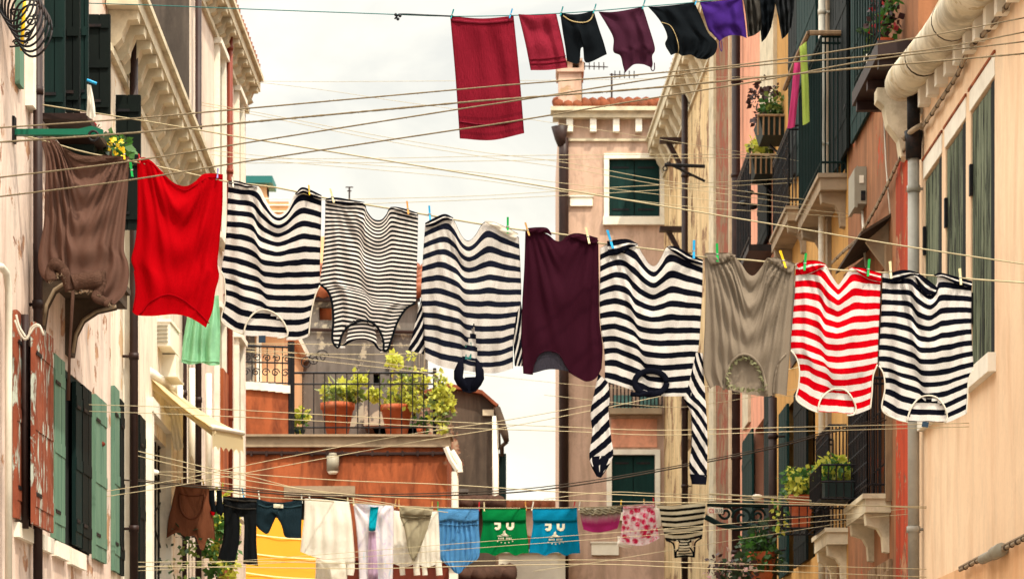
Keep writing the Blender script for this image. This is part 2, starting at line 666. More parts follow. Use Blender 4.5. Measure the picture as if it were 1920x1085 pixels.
def peg(x, y, D, c, label, h=26, lean=0.0, group='clothes pegs on the lines', o=.02):
    """spring clothes peg standing on a line; (x, y) is where its jaws bite the line"""
    k = D / F
    base = P(x, y, D - o)
    t = thing('clothes_peg', label, 'clothes peg', base, group)
    H = h * k
    for sd in (-1, 1):
        mb = MB()
        pts = [(-.32, -.008), (.05, -.004), (.3, -.006), (.68, -.013)]
        w = .13 * H
        ring = []
        for z, off in pts:
            ring.append((z * H, (off * 1.0) * sd * 1.0))
        vs = []
        for z, off in ring:
            for dx in (-w / 2, w / 2):
                for th in (0, .006 * sd):
                    vs.append(base + Vector((dx + lean * z, off + th, z)))
        fs = []
        for i in range(len(ring) - 1):
            a = 4 * i
            for q in ((0, 1, 5, 4), (2, 6, 7, 3), (0, 4, 6, 2), (1, 3, 7, 5)):
                fs.append(tuple(a + e for e in q))
        e = 4 * (len(ring) - 1)
        fs += [(0, 2, 3, 1), (e, e + 1, e + 3, e + 2)]
        mb.add(vs, fs)
        mb.build('prong', pegmat(c), t)
    mb = MB()
    z = .1 * H
    mb.tube([base + Vector((-w * .75 + lean * z, 0, z)), base + Vector((w * .75 + lean * z, 0, z))], .006, 8)
    mb.build('spring', M['steel'], t, True)
    return t

def rope(pts, D, r_px, mat, label, name='clothesline', group=None, D2=None, fuzz=0, n=60, cat='clothesline', ext=True):
    pts = list(pts)
    if ext and D < 40:      # run on until the house wall
        (xa, ya), (xb, yb) = pts[-2], pts[-1]
        xe = VX + 3.22 * F / (D2 or D)
        if xb > 1200 and xb < xe:
            pts.append((xe, yb + (yb - ya) / (xb - xa) * (xe - xb)))
        (xa, ya), (xb, yb) = pts[1], pts[0]
        xe = VX - (3.12 if D < 21 else 3.2 if D < 26.2 else 3.27) * F / D
        if xb < 520 and xb > xe:
            pts.insert(0, (xe, yb + (yb - ya) / (xb - xa) * (xe - xb)))
    q = cr(pts, n)
    x0, x1 = pts[0][0], pts[-1][0]
    out = []
    for i, p in enumerate(q):
        d = D if D2 is None else D + (D2 - D) * (p.x - x0) / (x1 - x0)
        out.append(P(p.x, p.y, d))
    mb = MB()
    r = r_px * D / F
    if fuzz:
        rg = random.Random(len(label))
        out2 = []
        for i in range(len(out) - 1):
            for k in range(5):
                out2.append(out[i].lerp(out[i + 1], k / 5))
        rr = [r * (1 + fuzz * rg.uniform(-.5, 1)) for _ in out2]
        mb.tube(out2, rr, 6)
        for p in out2:
            if rg.random() < .5:
                a = rg.uniform(0, 2 * PI)
                d = Vector((rg.uniform(-.6, .6), math.cos(a), math.sin(a)))
                mb.tube([p, p + d * r * rg.uniform(1.2, 2.2)], [r * .5, r * .2], 4)
    else:
        mb.tube(out, r, 6)
    o = mb.build(name, mat, None, True)
    return tag(o, label, cat, group)
# ---------------------------------------------------------------- materials
M = {}
NAVY, CREAM = lin('#0c0d17'), lin('#d6cec8')
M['steel'] = simple('steel_wire', lin('#8a8680'), .4, .8, .1, 20, 0)
M['rope'] = simple('cotton_rope', lin('#c4b490', .7), .9, 0, .25, 60, .4)
M['rope_old'] = simple('weathered_rope', lin('#8c7a60', .62), .95, 0, .35, 60, .5)
M['rope_dark'] = simple('dark_rope', lin('#3a3128', .9), .9, 0, .3, 60, .3)
M['rope_thin'] = simple('thin_line', lin('#cfbf9a', .7), .8, 0, .15, 40, .1)
M['rope_teal'] = simple('plastic_line', lin('#2a6f6c', .8), .6, 0, .2, 40, .1)
M['piping'] = fabric('cream_piping', lin('#d2c8b8'), trans=.1, wrinkle=.1)
M['navy'] = fabric('navy_knit', NAVY, trans=.04)
M['black'] = fabric('black_jersey', lin('#0e1216'), trans=.03)

def striped(name, n, frac, dark=NAVY, light=CREAM, **k):
    return fabric(name, light, dark, n=n, frac=frac, **k)

M['st_wide'] = striped('wide_navy_stripes', 12.2, .47, off=.52)
M['st_thin'] = striped('narrow_black_stripes', 36, .52, lin('#141318'), trans=.15)
M['st_knit'] = striped('loose_knit_stripes', 11.6, .45, lin('#171a28'), trans=.3, off=.4, wrinkle=.45)
M['st_long'] = striped('sailor_stripes', 11.3, .47, off=.45)
M['st_red'] = striped('red_white_stripes', 11.4, .52, lin('#b8000f'), off=.5)
M['st_last'] = striped('crisp_navy_stripes', 12.4, .47, off=.5)
M['st_hem'] = striped('hem_stripes', 1.6, .7, off=.1, skew=0)
M['st_hem_red'] = striped('red_hem_stripes', 1.6, .74, lin('#b8000f'), off=.2)
M['st_slv'] = striped('sleeve_stripes', 6.6, .5, skew=1.5)
M['st_slv2'] = striped('sleeve_stripes_raked', 8.0, .5, skew=-1.6)
M['st_slv3'] = striped('sleeve_stripes_steep', 3.2, .62, skew=2.2)
M['taupe'] = fabric('taupe_jersey', lin('#725449', .82), trans=.12, wrinkle=.1)
M['taupe_d'] = fabric('taupe_smocking', lin('#6a4e42', .85), trans=.05, wrinkle=.9)
M['taupe_l'] = fabric('pale_taupe_edge', lin('#a89078', .9), trans=.1)
M['red'] = fabric('scarlet_jersey', lin('#b4000b', .9), trans=.22, wrinkle=.18)
M['red_seam'] = fabric('scarlet_seam', lin('#98000a'), trans=.1)
M['auber'] = fabric('aubergine_knit', lin('#36101f', .75), trans=.1, wrinkle=.12)
M['sheer'] = fabric('sheer_grey_lining', lin('#46424c', .6), trans=.1, wrinkle=.6)
M['greige'] = fabric('greige_jersey', lin('#8f8070', .8), trans=.15, wrinkle=.1)
M['ruffle'] = fabric('olive_ruffle', lin('#8c8a68', .8), trans=.15, wrinkle=.8)
M['label_blue'] = simple('woven_label', lin('#203040'), .7, 0, .1, 20, 0)

DM = 16.5
BASE = [('f', 0, 5, .012, .1), ('f', 1, 5, .012, .5), ('s', 2.6, .014, .5), ('n', 1.8, .014)]

# -- taupe top hung by its hem, gathered elastic at neck and armholes
c = Cloth('taupe_top', 'brown taupe draped top with gathered elastic neck, leftmost garment on the front line', 'top', DM,
          [(78, 268), (88, 262), (104, 264), (120, 278), (138, 291), (165, 293), (195, 291), (222, 293), (243, 294)],
          [(78, 268), (85, 300), (84, 360), (82, 420), (74, 462), (71, 490), (76, 515), (90, 531)],
          [(243, 294), (240, 350), (235, 420), (233, 470), (240, 492), (242, 520), (234, 550), (214, 571)],
          [(90, 531), (100, 522), (112, 508), (122, 512), (132, 541), (150, 545), (168, 546), (180, 544), (192, 556), (214, 571)],
          M['taupe'], [('f', 0, 8, .024, 0), ('f', 1, 8, .024, .4), ('s', 3.2, .028, .62), ('v', 5, .006, 0, .1, .55), ('n', 1.3, .012)],
          3, thick=.035, nu=70, nv=70)
c.trim([(97, 527), (94, 508), (104, 494), (118, 506), (124, 520), (132, 545)], 13, M['taupe_d'], 'armhole_elastic', .012)
c.trim([(136, 530), (150, 527), (172, 524), (196, 522)], 20, M['taupe_d'], 'neck_elastic', .012)
c.trim([(196, 524), (186, 545), (180, 556), (190, 562), (206, 569)], 12, M['taupe_d'], 'armhole_elastic', .012)
mb = MB()
rg = random.Random(2)
for p in cr([(92, 530), (104, 522), (113, 512), (124, 520), (132, 543), (150, 548), (170, 548), (184, 548), (192, 560), (210, 571)], 70):
    q = c.at(p.x, p.y, .02) + Vector((rg.uniform(-.012, .012), -.004, rg.uniform(-.014, .01)))
    d = Vector((rg.uniform(-1, 1), rg.uniform(-.5, .5), rg.uniform(-1, .2))).normalized() * .014
    e = Vector((rg.uniform(-1, 1), -.5, rg.uniform(-1, 1))).normalized() * .012
    mb.add([q - d, q + e, q + d, q - e * .6], [(0, 1, 2), (0, 2, 3)])
mb.build('frayed_edge', M['taupe_l'], c.root)
mb = MB()
mb.tube([P(137, 545, DM - .03), P(134, 600, DM - .03), P(131, 650, DM - .03), P(128, 750, DM - .03)], [.012, .01, .008, .012], 6)
mb.build('drawstring', M['taupe_d'], c.root, True)
c.flap([(120, 277), (150, 290), (190, 292), (240, 293)], [(122, 285), (150, 304), (190, 305), (238, 306)], M['taupe_d'], 'gathered_hem')

# -- scarlet sleeveless top
c = Cloth('scarlet_blouse', 'bright scarlet sleeveless top hung upside down on the front line', 'top', DM,
          [(257, 297), (270, 295), (284, 302), (302, 320), (325, 342), (348, 349), (366, 340), (380, 327), (398, 325), (418, 327)],
          [(257, 297), (258, 350), (257, 420), (252, 460), (246, 487), (252, 508), (254, 545), (248, 584)],
          [(418, 327), (417, 390), (412, 450), (408, 495), (411, 518), (404, 545), (399, 580), (386, 614)],
          [(248, 584), (258, 591), (290, 592), (325, 589), (350, 593), (370, 603), (386, 614)],
          M['red'], [('f', 0, 5, .016, .2), ('f', 1, 5.5, .016, .1), ('s', 2.2, .028, .6), ('n', 1.4, .016)], 5, thick=.03)
c.trim([(262, 590), (282, 566), (312, 552), (340, 560), (372, 585), (392, 606)], 1.6, M['red_seam'], 'neck_seam', .003)
c.trim([(252, 508), (255, 545), (250, 580)], 1.6, M['red_seam'], 'armhole_seam', .003)
c.trim([(258, 299), (284, 306), (305, 328), (330, 350), (350, 357), (372, 344), (390, 333), (416, 334)], 1.2, M['red_seam'], 'hem_seam', .003)

# -- first wide striped vest
c = Cloth('striped_vest', 'navy striped sleeveless top between the scarlet top and the narrow striped tank', 'top', DM,
          [(428, 340), (455, 346), (484, 349), (497, 372), (512, 397), (526, 402), (540, 390), (552, 364), (566, 352), (585, 358), (603, 366)],
          [(428, 340), (426, 400), (422, 460), (415, 508), (421, 526), (422, 565), (415, 600)],
          [(603, 366), (602, 430), (600, 500), (600, 535), (592, 552), (583, 590), (579, 630)],
          [(415, 600), (435, 617), (455, 625), (495, 632), (540, 637), (562, 636), (579, 630)],
          M['st_wide'], [('f', 0, 4, .014, .3), ('f', 1, 6, .01, .2), ('s', 2.0, .02, .5), ('n', 1.8, .016)] + [('d', .2, .55, .1, .014)], 1,
          holes=[[(457, 628), (462, 606), (475, 588), (495, 581), (515, 588), (532, 604), (540, 625), (538, 636), (500, 640)]],
          bbot=[(415, 600), (435, 617), (458, 628), (495, 630), (535, 633), (562, 634), (579, 630)], wob=3, decay=3.2)
c.trim([(456, 627), (462, 606), (475, 588), (494, 580), (515, 587), (532, 604), (540, 625), (534, 632), (520, 634)], 2.0, M['piping'], 'neck_piping', .004)
c.trim([(415, 508), (421, 526), (422, 565), (415, 600), (435, 617), (456, 626)], 1.5, M['piping'], 'armhole_piping')
c.trim([(600, 535), (591, 554), (583, 590), (579, 629)], 1.6, M['piping'], 'armhole_piping')
c.flap([(553, 364), (566, 351), (585, 357), (603, 366)], [(556, 366), (570, 362), (585, 370), (602, 373)], M['st_hem'])
c.flap([(428, 339), (445, 339), (462, 344), (484, 348)], [(429, 345), (445, 348), (462, 352), (482, 352)], M['st_hem'])
mb = MB()
mb.box(*sum([[a, b] for a, b in zip(P(485, 641, DM - .004), P(498, 641, DM + .004))], [])[:4], P(485, 642, DM).z, P(485, 629, DM).z)
mb.build('sewn_label', M['label_blue'], c.root)

# -- narrow striped tank top
fh = [(636, 645), (642, 626), (652, 613), (668, 604), (684, 602), (700, 607), (712, 620), (719, 640), (720, 656), (706, 662), (660, 656)]
c = Cloth('narrow_striped_tank', 'narrow black and white striped tank top with black binding and cut-away shoulders', 'tank top', DM,
          [(610, 374), (628, 378), (650, 382), (682, 382), (688, 395), (700, 410), (714, 412), (724, 402), (732, 389), (752, 393), (784, 401)],
          [(610, 374), (609, 430), (605, 490), (600, 532), (614, 545), (622, 565), (625, 600), (623, 635), (629, 650)],
          [(784, 401), (783, 460), (781, 520), (779, 567), (762, 578), (746, 602), (736, 630), (729, 652), (722, 660)],
          [(629, 650), (640, 652), (660, 652), (690, 655), (708, 660), (722, 660)],
          M['st_thin'], BASE + [('d', .3, .6, .12, .012)], 8, holes=[fh], bholes=[[(634, 648), (640, 622), (655, 610), (646, 650)], [(702, 612), (712, 622), (718, 652), (708, 650)]],
          bbot=[(629, 650), (642, 650), (655, 640), (680, 636), (700, 642), (710, 655), (722, 660)], nu=60, nv=64, wob=3, decay=3.2)
c.trim([(636, 648), (641, 628), (652, 613), (668, 604), (684, 601), (700, 606), (712, 620), (719, 640), (719, 658)], 2.6, M['black'], 'neck_binding')
c.trim([(632, 651), (648, 645), (662, 637), (680, 634), (698, 640), (708, 652), (718, 659)], 2.2, M['black'], 'back_neck_binding', -.03)
c.trim([(600, 533), (614, 545), (622, 565), (625, 600), (623, 635), (631, 651), (637, 648)], 2.6, M['black'], 'armhole_binding')
c.trim([(779, 568), (762, 578), (746, 602), (736, 630), (727, 655), (719, 658)], 2.6, M['black'], 'armhole_binding')
c.flap([(611, 372), (630, 370), (655, 374), (684, 379)], [(612, 380), (630, 382), (655, 383), (680, 382)], M['st_hem'])
c.flap([(732, 388), (745, 388), (765, 393), (783, 399)], [(734, 390), (748, 396), (765, 402), (782, 405)], M['st_hem'])

# -- loose knit sailor top with a rolled navy collar
c = Cloth('knit_sailor_top', 'loose knit navy striped long-sleeved top with a rolled navy collar hanging at its foot', 'top', DM,
          [(797, 422), (815, 412), (838, 403), (850, 411), (862, 435), (872, 449), (882, 450), (893, 438), (904, 420), (916, 415), (940, 428), (973, 445)],
          [(797, 422), (793, 480), (790, 530), (790, 565), (795, 600), (796, 640), (797, 672)],
          [(973, 445), (976, 500), (977, 562), (968, 590), (963, 630), (962, 660), (962, 690)],
          [(797, 672), (815, 682), (840, 690), (870, 694), (905, 699), (935, 698), (962, 690)],
          M['st_knit'], [('f', 0, 7, .01, .0), ('f', 1, 7, .01, .2), ('s', 2.4, .012, .5), ('n', 2.2, .014)] + [('d', .35, .48, .08, .02), ('v', 6, .006, .1, .1)], 12,
          holes=[[(889, 604), (893, 640), (896, 672), (867, 674), (864, 656), (876, 640)]], nu=60, wob=3, decay=3.2)
for poly in ([(868, 670), (858, 680), (851, 695), (851, 710), (857, 722), (868, 731), (880, 735), (878, 722), (868, 706), (870, 690)],
             [(892, 670), (901, 680), (907, 694), (908, 710), (902, 722), (892, 731), (880, 735), (882, 722), (892, 704), (891, 690)]):
    m = len(poly)
    cx, cy = sum(p[0] for p in poly) / m, sum(p[1] for p in poly) / m
    mb = MB()
    vs = [P(x, y, DM - .012) for x, y in poly] + [P(cx + (x - cx) * .6, cy + (y - cy) * .75, DM - .034) for x, y in poly] + [P(cx, cy, DM - .038)] + [P(x, y, DM + .012) for x, y in poly]
    fs = [(i, (i + 1) % m, m + (i + 1) % m, m + i) for i in range(m)] + [(m + i, m + (i + 1) % m, 2 * m) for i in range(m)] + [(2 * m + 1 + i, 2 * m + 1 + (i + 1) % m, (i + 1) % m, i) for i in range(m)]
    mb.add(vs, fs)
    mb.build('rolled_collar', M['navy'], c.root, True)
mb = MB()
mb.prism([P(x, y, DM - .02) for x, y in ((860, 722), (872, 707), (890, 706), (901, 722), (892, 733), (880, 736), (868, 733))], (0, .02, 0))
mb.build('collar_fold', M['navy'], c.root)
for z in (642, 664):
    mb = MB()
    mb.prism([P(x, y, DM - .004) for x, y in ((873, z), (884, z - 1), (884, z + 8), (872, z + 9))], (0, .004, 0))
    mb.build('neck_label', M['rope_teal'], c.root)
strip('sleeve', DM + .03, [(791, 556), (782, 590), (770, 640), (765, 656)], [(800, 560), (800, 600), (798, 640), (795, 664)], M['st_slv3'], c.root, [('v', 3, .008, 0, .2)], 4)
strip('sleeve', DM + .03, [(962, 588), (962, 620), (963, 650), (965, 686)], [(977, 566), (982, 610), (986, 650), (980, 686)], M['st_slv3'], c.root, [('v', 3, .008, 0, .2)], 6)
c.flap([(797, 418), (815, 408), (834, 401), (850, 408)], [(798, 426), (815, 423), (832, 414), (848, 413)], M['st_hem'])
c.flap([(908, 414), (925, 416), (945, 424), (972, 438)], [(912, 418), (930, 428), (948, 440), (966, 449)], M['piping'], 'turned_hem')

# -- aubergine knit top
c = Cloth('aubergine_top', 'dark aubergine knit top with a scooped hem showing grey lining, on the front line', 'top', DM,
          [(985, 431), (1008, 433), (1028, 440), (1040, 450), (1052, 452), (1064, 442), (1082, 440), (1102, 445), (1122, 451)],
          [(985, 431), (983, 500), (979, 570), (978, 640), (981, 700)],
          [(1122, 451), (1123, 530), (1124, 600), (1130, 650), (1128, 690)],
          [(981, 700), (1000, 702), (1030, 697), (1062, 697), (1080, 706), (1100, 715), (1118, 708), (1128, 690)],
          M['auber'], [('f', 0, 5, .014, .3), ('f', 1, 5, .014, 0), ('s', 2, .014, .5), ('n', 1.5, .012)], 21,
          holes=[[(996, 710), (1001, 680), (1012, 662), (1028, 656), (1048, 662), (1064, 688), (1068, 704)]], bmat=M['sheer'],
          bbot=[(981, 700), (1000, 699), (1030, 692), (1062, 695), (1084, 704), (1105, 710), (1128, 690)])
c.trim([(997, 702), (1002, 680), (1012, 663), (1028, 657), (1048, 663), (1062, 686), (1072, 699)], 1.3, M['auber'], 'scoop_hem', .003)
c.flap([(986, 428), (1005, 426), (1025, 427), (1034, 437)], [(988, 436), (1005, 437), (1022, 436), (1034, 442)], M['auber'])
c.flap([(1064, 441), (1080, 437), (1100, 440), (1121, 446)], [(1068, 444), (1082, 449), (1100, 455), (1120, 457)], M['auber'])

# -- long-sleeved sailor shirt
c = Cloth('sailor_shirt', 'navy striped long-sleeved sailor shirt with both sleeves dangling and a navy neck band', 'shirt', DM,
          [(1125, 465), (1145, 455), (1168, 449), (1192, 455), (1206, 478), (1218, 495), (1229, 498), (1240, 482), (1249, 464), (1262, 461), (1288, 474), (1318, 490)],
          [(1125, 465), (1125, 520), (1124, 570), (1127, 620), (1133, 660), (1134, 714)],
          [(1318, 490), (1317, 540), (1314, 600), (1310, 650), (1300, 700), (1296, 742)],
          [(1134, 714), (1160, 722), (1200, 735), (1240, 742), (1296, 742)],
          M['st_long'], BASE + [('d', .2, .5, .12, .014), ('v', 5, .008, .4, .1, .35)], 31, wob=3, decay=3.2, nu=56)
mb = MB()
mb.tube([c.at(1220 + 30 * math.cos(a), 717 + 22 * math.sin(a), .012) for a in [2 * PI * i / 30 for i in range(31)]], .0075, 10, 2.6, up=(0, 1, 0))
mb.build('neck_band', M['navy'], c.root, True)
mb = MB()
mb.tube([c.at(x, y, .016) for x, y in ((1182, 738), (1200, 740), (1220, 736), (1240, 738))], .007, 8, 2.0, up=(0, 1, 0))
mb.build('neck_band_fold', M['navy'], c.root, True)
s1 = strip('sleeve', DM + .01, [(1122, 700), (1112, 745), (1107, 775), (1110, 810), (1105, 860), (1122, 891)],
           [(1140, 716), (1143, 748), (1141, 775), (1146, 820), (1149, 856), (1127, 893)], M['st_slv'], c.root, [('v', 2, .012, 0, .4), ('n', 4, .012)], 14)
s2 = strip('sleeve', DM + .01, [(1304, 660), (1292, 715), (1282, 745), (1295, 775), (1297, 830), (1292, 870), (1296, 892)],
           [(1318, 662), (1321, 720), (1325, 780), (1327, 830), (1326, 870), (1325, 893)], M['st_slv2'], c.root, [('v', 2, .012, 0, .4), ('n', 4, .012)], 17)
strip('cuff', DM + .008, [(1106, 856), (1108, 872), (1119, 893)], [(1150, 852), (1142, 872), (1127, 895)], M['navy'], c.root, (), 2, 8, 8, .026)
strip('cuff', DM + .008, [(1293, 888), (1296, 900), (1297, 907)], [(1326, 890), (1325, 900), (1324, 908)], M['navy'], c.root, (), 2, 8, 8, .026)
c.flap([(1138, 452), (1165, 448), (1180, 449), (1196, 457)], [(1141, 480), (1160, 477), (1178, 466), (1194, 460)], M['st_hem'])
c.flap([(1250, 463), (1268, 462), (1292, 476), (1318, 487)], [(1253, 466), (1272, 479), (1292, 491), (1317, 497)], M['st_hem'])

# -- greige top with ruffled neck
c = Cloth('greige_top', 'greige draped jersey top with an olive ruffled neckline, beside the red striped vest', 'top', DM,
          [(1321, 475), (1345, 480), (1372, 478), (1388, 492), (1402, 512), (1414, 516), (1428, 500), (1440, 483), (1462, 490), (1491, 494)],
          [(1321, 475), (1323, 540), (1322, 600), (1319, 660), (1320, 700), (1331, 728)],
          [(1491, 494), (1487, 560), (1483, 620), (1481, 660), (1478, 700), (1475, 741)],
          [(1331, 728), (1345, 722), (1358, 728), (1390, 736), (1437, 743), (1455, 738), (1475, 741)],
          M['greige'], [('f', 0, 9, .022, .3), ('f', 1, 9, .022, 0), ('s', 3.0, .026, .62), ('v', 7, .005, 0, .1, .5), ('n', 1.3, .01)], 41,
          holes=[[(1360, 735), (1366, 690), (1384, 668), (1404, 667), (1422, 684), (1434, 720), (1434, 745)]], thick=.03, nu=66, nv=66)
c.trim([(1357, 730), (1364, 692), (1384, 667), (1405, 666), (1423, 683), (1434, 712), (1437, 741)], 3.2, M['greige'], 'neck_binding', .006)
c.trim([(1474, 662), (1460, 680), (1452, 712), (1450, 738)], 2.4, M['greige'], 'armhole_binding')
mb = MB()
rg = random.Random(4)
for p in cr([(1362, 722), (1368, 692), (1386, 673), (1404, 673), (1420, 688), (1430, 715), (1432, 732), (1400, 731), (1365, 724)], 80):
    q = c.at(p.x + rg.uniform(-3, 3), p.y + rg.uniform(-3, 3), rg.uniform(.0, .016))
    d = Vector((rg.uniform(-1, 1), rg.uniform(-.6, .2), rg.uniform(-1, 1))).normalized() * .016
    e = Vector((rg.uniform(-1, 1), -.4, rg.uniform(-1, 1))).normalized() * .014
    mb.add([q - d, q + e, q + d, q - e * .6], [(0, 1, 2), (0, 2, 3)])
mb.build('neck_ruffle', M['ruffle'], c.root)
c.flap([(1322, 474), (1345, 474), (1365, 474), (1380, 478)], [(1333, 497), (1350, 494), (1366, 488), (1378, 481)], M['greige'])
c.flap([(1436, 484), (1455, 482), (1475, 488), (1491, 494)], [(1444, 490), (1455, 497), (1470, 508), (1484, 513)], M['greige'])

# -- red and white vest
c = Cloth('red_striped_vest', 'red and white striped sleeveless top with cream piping and a V shaped hem', 'top', DM,
          [(1492, 493), (1520, 491), (1546, 495), (1558, 514), (1570, 532), (1573, 533), (1585, 516), (1597, 501), (1620, 505), (1651, 511)],
          [(1492, 493), (1490, 550), (1486, 600), (1483, 655), (1494, 672), (1499, 695), (1497, 725), (1493, 748)],
          [(1651, 511), (1650, 570), (1647, 630), (1645, 682), (1637, 705), (1635, 735), (1632, 766)],
          [(1493, 748), (1513, 764), (1535, 774), (1570, 779), (1602, 777), (1632, 766)],
          M['st_red'], BASE + [('d', .25, .5, .12, .012), ('v', 5, .005, .4, .1, .3)], 51,
          holes=[[(1534, 773), (1539, 750), (1552, 734), (1570, 728), (1588, 733), (1601, 752), (1605, 768), (1600, 780), (1560, 783)]],
          bbot=[(1493, 748), (1513, 764), (1535, 771), (1570, 773), (1602, 775), (1632, 766)], wob=3, decay=3.2)
c.trim([(1533, 772), (1538, 750), (1552, 734), (1570, 728), (1588, 733), (1601, 752), (1605, 768), (1600, 777), (1588, 778)], 2.0, M['piping'], 'neck_piping')
c.trim([(1483, 656), (1494, 672), (1499, 695), (1497, 725), (1493, 748), (1513, 764), (1534, 773)], 1.7, M['piping'], 'armhole_piping')
c.trim([(1645, 683), (1637, 705), (1635, 735), (1632, 766)], 1.7, M['piping'], 'armhole_piping')
c.flap([(1493, 495), (1515, 488), (1535, 489), (1548, 495)], [(1503, 516), (1518, 513), (1532, 507), (1546, 499)], M['st_hem_red'])
c.flap([(1596, 501), (1615, 502), (1635, 507), (1652, 512)], [(1604, 506), (1620, 519), (1636, 526), (1652, 529)], M['st_hem_red'])

# -- last navy vest
c = Cloth('rightmost_striped_vest', 'navy striped sleeveless top against the cream wall, rightmost garment on the front line', 'top', DM,
          [(1655, 509), (1680, 514), (1708, 512), (1722, 522), (1738, 541), (1748, 544), (1756, 532), (1760, 517), (1785, 519), (1822, 526)],
          [(1655, 509), (1653, 570), (1650, 630), (1648, 684), (1657, 702), (1659, 730), (1654, 768)],
          [(1822, 526), (1821, 590), (1823, 650), (1825, 690), (1816, 712), (1814, 745), (1812, 775)],
          [(1654, 768), (1680, 785), (1712, 793), (1745, 795), (1775, 792), (1812, 775)],
          M['st_last'], [('f', .1, 4, .018, .6), ('f', 1, 6, .012, .0), ('s', 2, .016, .6), ('n', 1.6, .014)] + [('d', .3, .5, .12, .016), ('v', 5, .006, .4, .1, .3)], 61,
          holes=[[(1702, 793), (1709, 765), (1722, 747), (1740, 741), (1758, 746), (1771, 762), (1776, 782), (1772, 796), (1735, 800)]],
          bbot=[(1654, 768), (1680, 785), (1712, 790), (1745, 790), (1775, 790), (1812, 775)], wob=3, decay=3.2)
c.trim([(1700, 790), (1708, 765), (1722, 747), (1740, 741), (1758, 746), (1771, 762), (1776, 782), (1771, 792)], 2.0, M['piping'], 'neck_piping')
c.trim([(1648, 685), (1657, 702), (1659, 730), (1654, 768), (1680, 785), (1702, 791)], 1.7, M['piping'], 'armhole_piping')
c.trim([(1825, 691), (1816, 712), (1814, 745), (1812, 775)], 1.4, M['piping'], 'armhole_piping')
c.flap([(1668, 512), (1690, 506), (1708, 507), (1724, 512)], [(1666, 530), (1685, 527), (1705, 518), (1722, 516)], M['st_hem'])
c.flap([(1750, 516), (1762, 511), (1785, 516), (1823, 527)], [(1762, 519), (1772, 522), (1795, 533), (1822, 540)], M['st_hem'])
c.flap([(1712, 514), (1722, 512), (1745, 528), (1759, 540)], [(1716, 520), (1724, 540), (1736, 552), (1750, 552)], M['st_hem'])
mb = MB()
mb.prism([P(x, y, DM - .006) for x, y in ((1730, 789), (1742, 791), (1740, 801), (1728, 799))], (0, .006, 0))
mb.build('sewn_label', M['label_blue'], c.root)

# ---------------------------------------------------------------- front line, its return and its pegs
rope([(-60, 232), (10, 248), (80, 263), (160, 286), (255, 304), (340, 322), (428, 341), (520, 352), (612, 372), (700, 386), (790, 401), (900, 420), (985, 432), (1060, 440), (1125, 456),
      (1230, 468), (1320, 482), (1400, 487), (1490, 497), (1570, 506), (1655, 511), (1740, 516), (1822, 523), (1990, 535)], DM, 1.6, M['rope'],
     'cream rope carrying the row of striped tops across the front', 'clothesline', 'main ropes')
for a in [(247, 322, 'green', 'green peg between the taupe top and the scarlet top', 30), (233, 292, 'yellow', 'yellow peg on the right corner of the taupe top', 24),
          (408, 328, 'lilac', 'lilac peg on the right shoulder of the scarlet top', 18), (262, 300, 'red', 'red peg at the left corner of the scarlet top', 16),
          (437, 345, 'white', 'white peg at the left corner of the first striped top', 18), (580, 360, 'yellow', 'yellow peg above the right corner of the first striped top', 18),
          (624, 372, 'cream', 'cream peg at the left corner of the narrow striped tank', 26), (765, 394, 'orange', 'orange peg at the right corner of the narrow striped tank', 24),
          (806, 404, 'blue', 'dark blue peg above the left corner of the loose knit top', 26), (952, 428, 'green', 'green peg on the right corner of the loose knit top', 30),
          (990, 434, 'wood', 'wooden peg on the left corner of the aubergine top', 24), (1103, 447, 'cream', 'cream peg on the right corner of the aubergine top', 30),
          (1146, 455, 'blue', 'bright blue peg on the left corner of the sailor shirt', 34), (1301, 474, 'blue', 'bright blue peg on the right corner of the sailor shirt', 34),
          (1345, 480, 'green', 'green peg on the left corner of the greige top', 34), (1470, 492, 'yellow', 'yellow peg on the right corner of the greige top', 32),
          (1509, 497, 'green', 'green peg on the left corner of the red striped top', 32), (1628, 508, 'green', 'green peg on the right corner of the red striped top', 32),
          (1670, 512, 'cream', 'cream peg on the left corner of the rightmost striped top', 32), (1801, 524, 'cream', 'cream peg on the right corner of the rightmost striped top', 30)]:
    peg(a[0], a[1], DM, a[2], a[3], a[4], random.uniform(-.35, .1), o=.024)
# ---------------------------------------------------------------- upper line of dark washing
DT = 19.0
M['maroon'] = fabric('maroon_terry', lin('#7a1828'), lin('#5a0f1c'), kind='band', trans=.08, wrinkle=.7)
M['maroon2'] = fabric('washed_maroon_terry', lin('#8a2436'), lin('#66121f'), kind='band', trans=.1, wrinkle=.7)
M['purple'] = fabric('purple_jersey', lin('#3a1f6a'), trans=.15)
M['charcoal'] = fabric('charcoal_cotton', lin('#26282a'), trans=.06, wrinkle=.5)
M['greybrown'] = fabric('grey_brown_cotton', lin('#3a3733'), trans=.08, wrinkle=.5)
M['plum'] = fabric('plum_jersey', lin('#3d1c2c'), trans=.1)
M['skin'] = fabric('beige_waistband', lin('#b09a70'), trans=.05)
GT = 'dark washing on the upper line'
SO = [('r', 0, 0, 5, .01, .5), ('r', 1, 0, 5, .01, .5), ('n', 2.5, .02), ('v', 2.5, .01, .1, .1)]

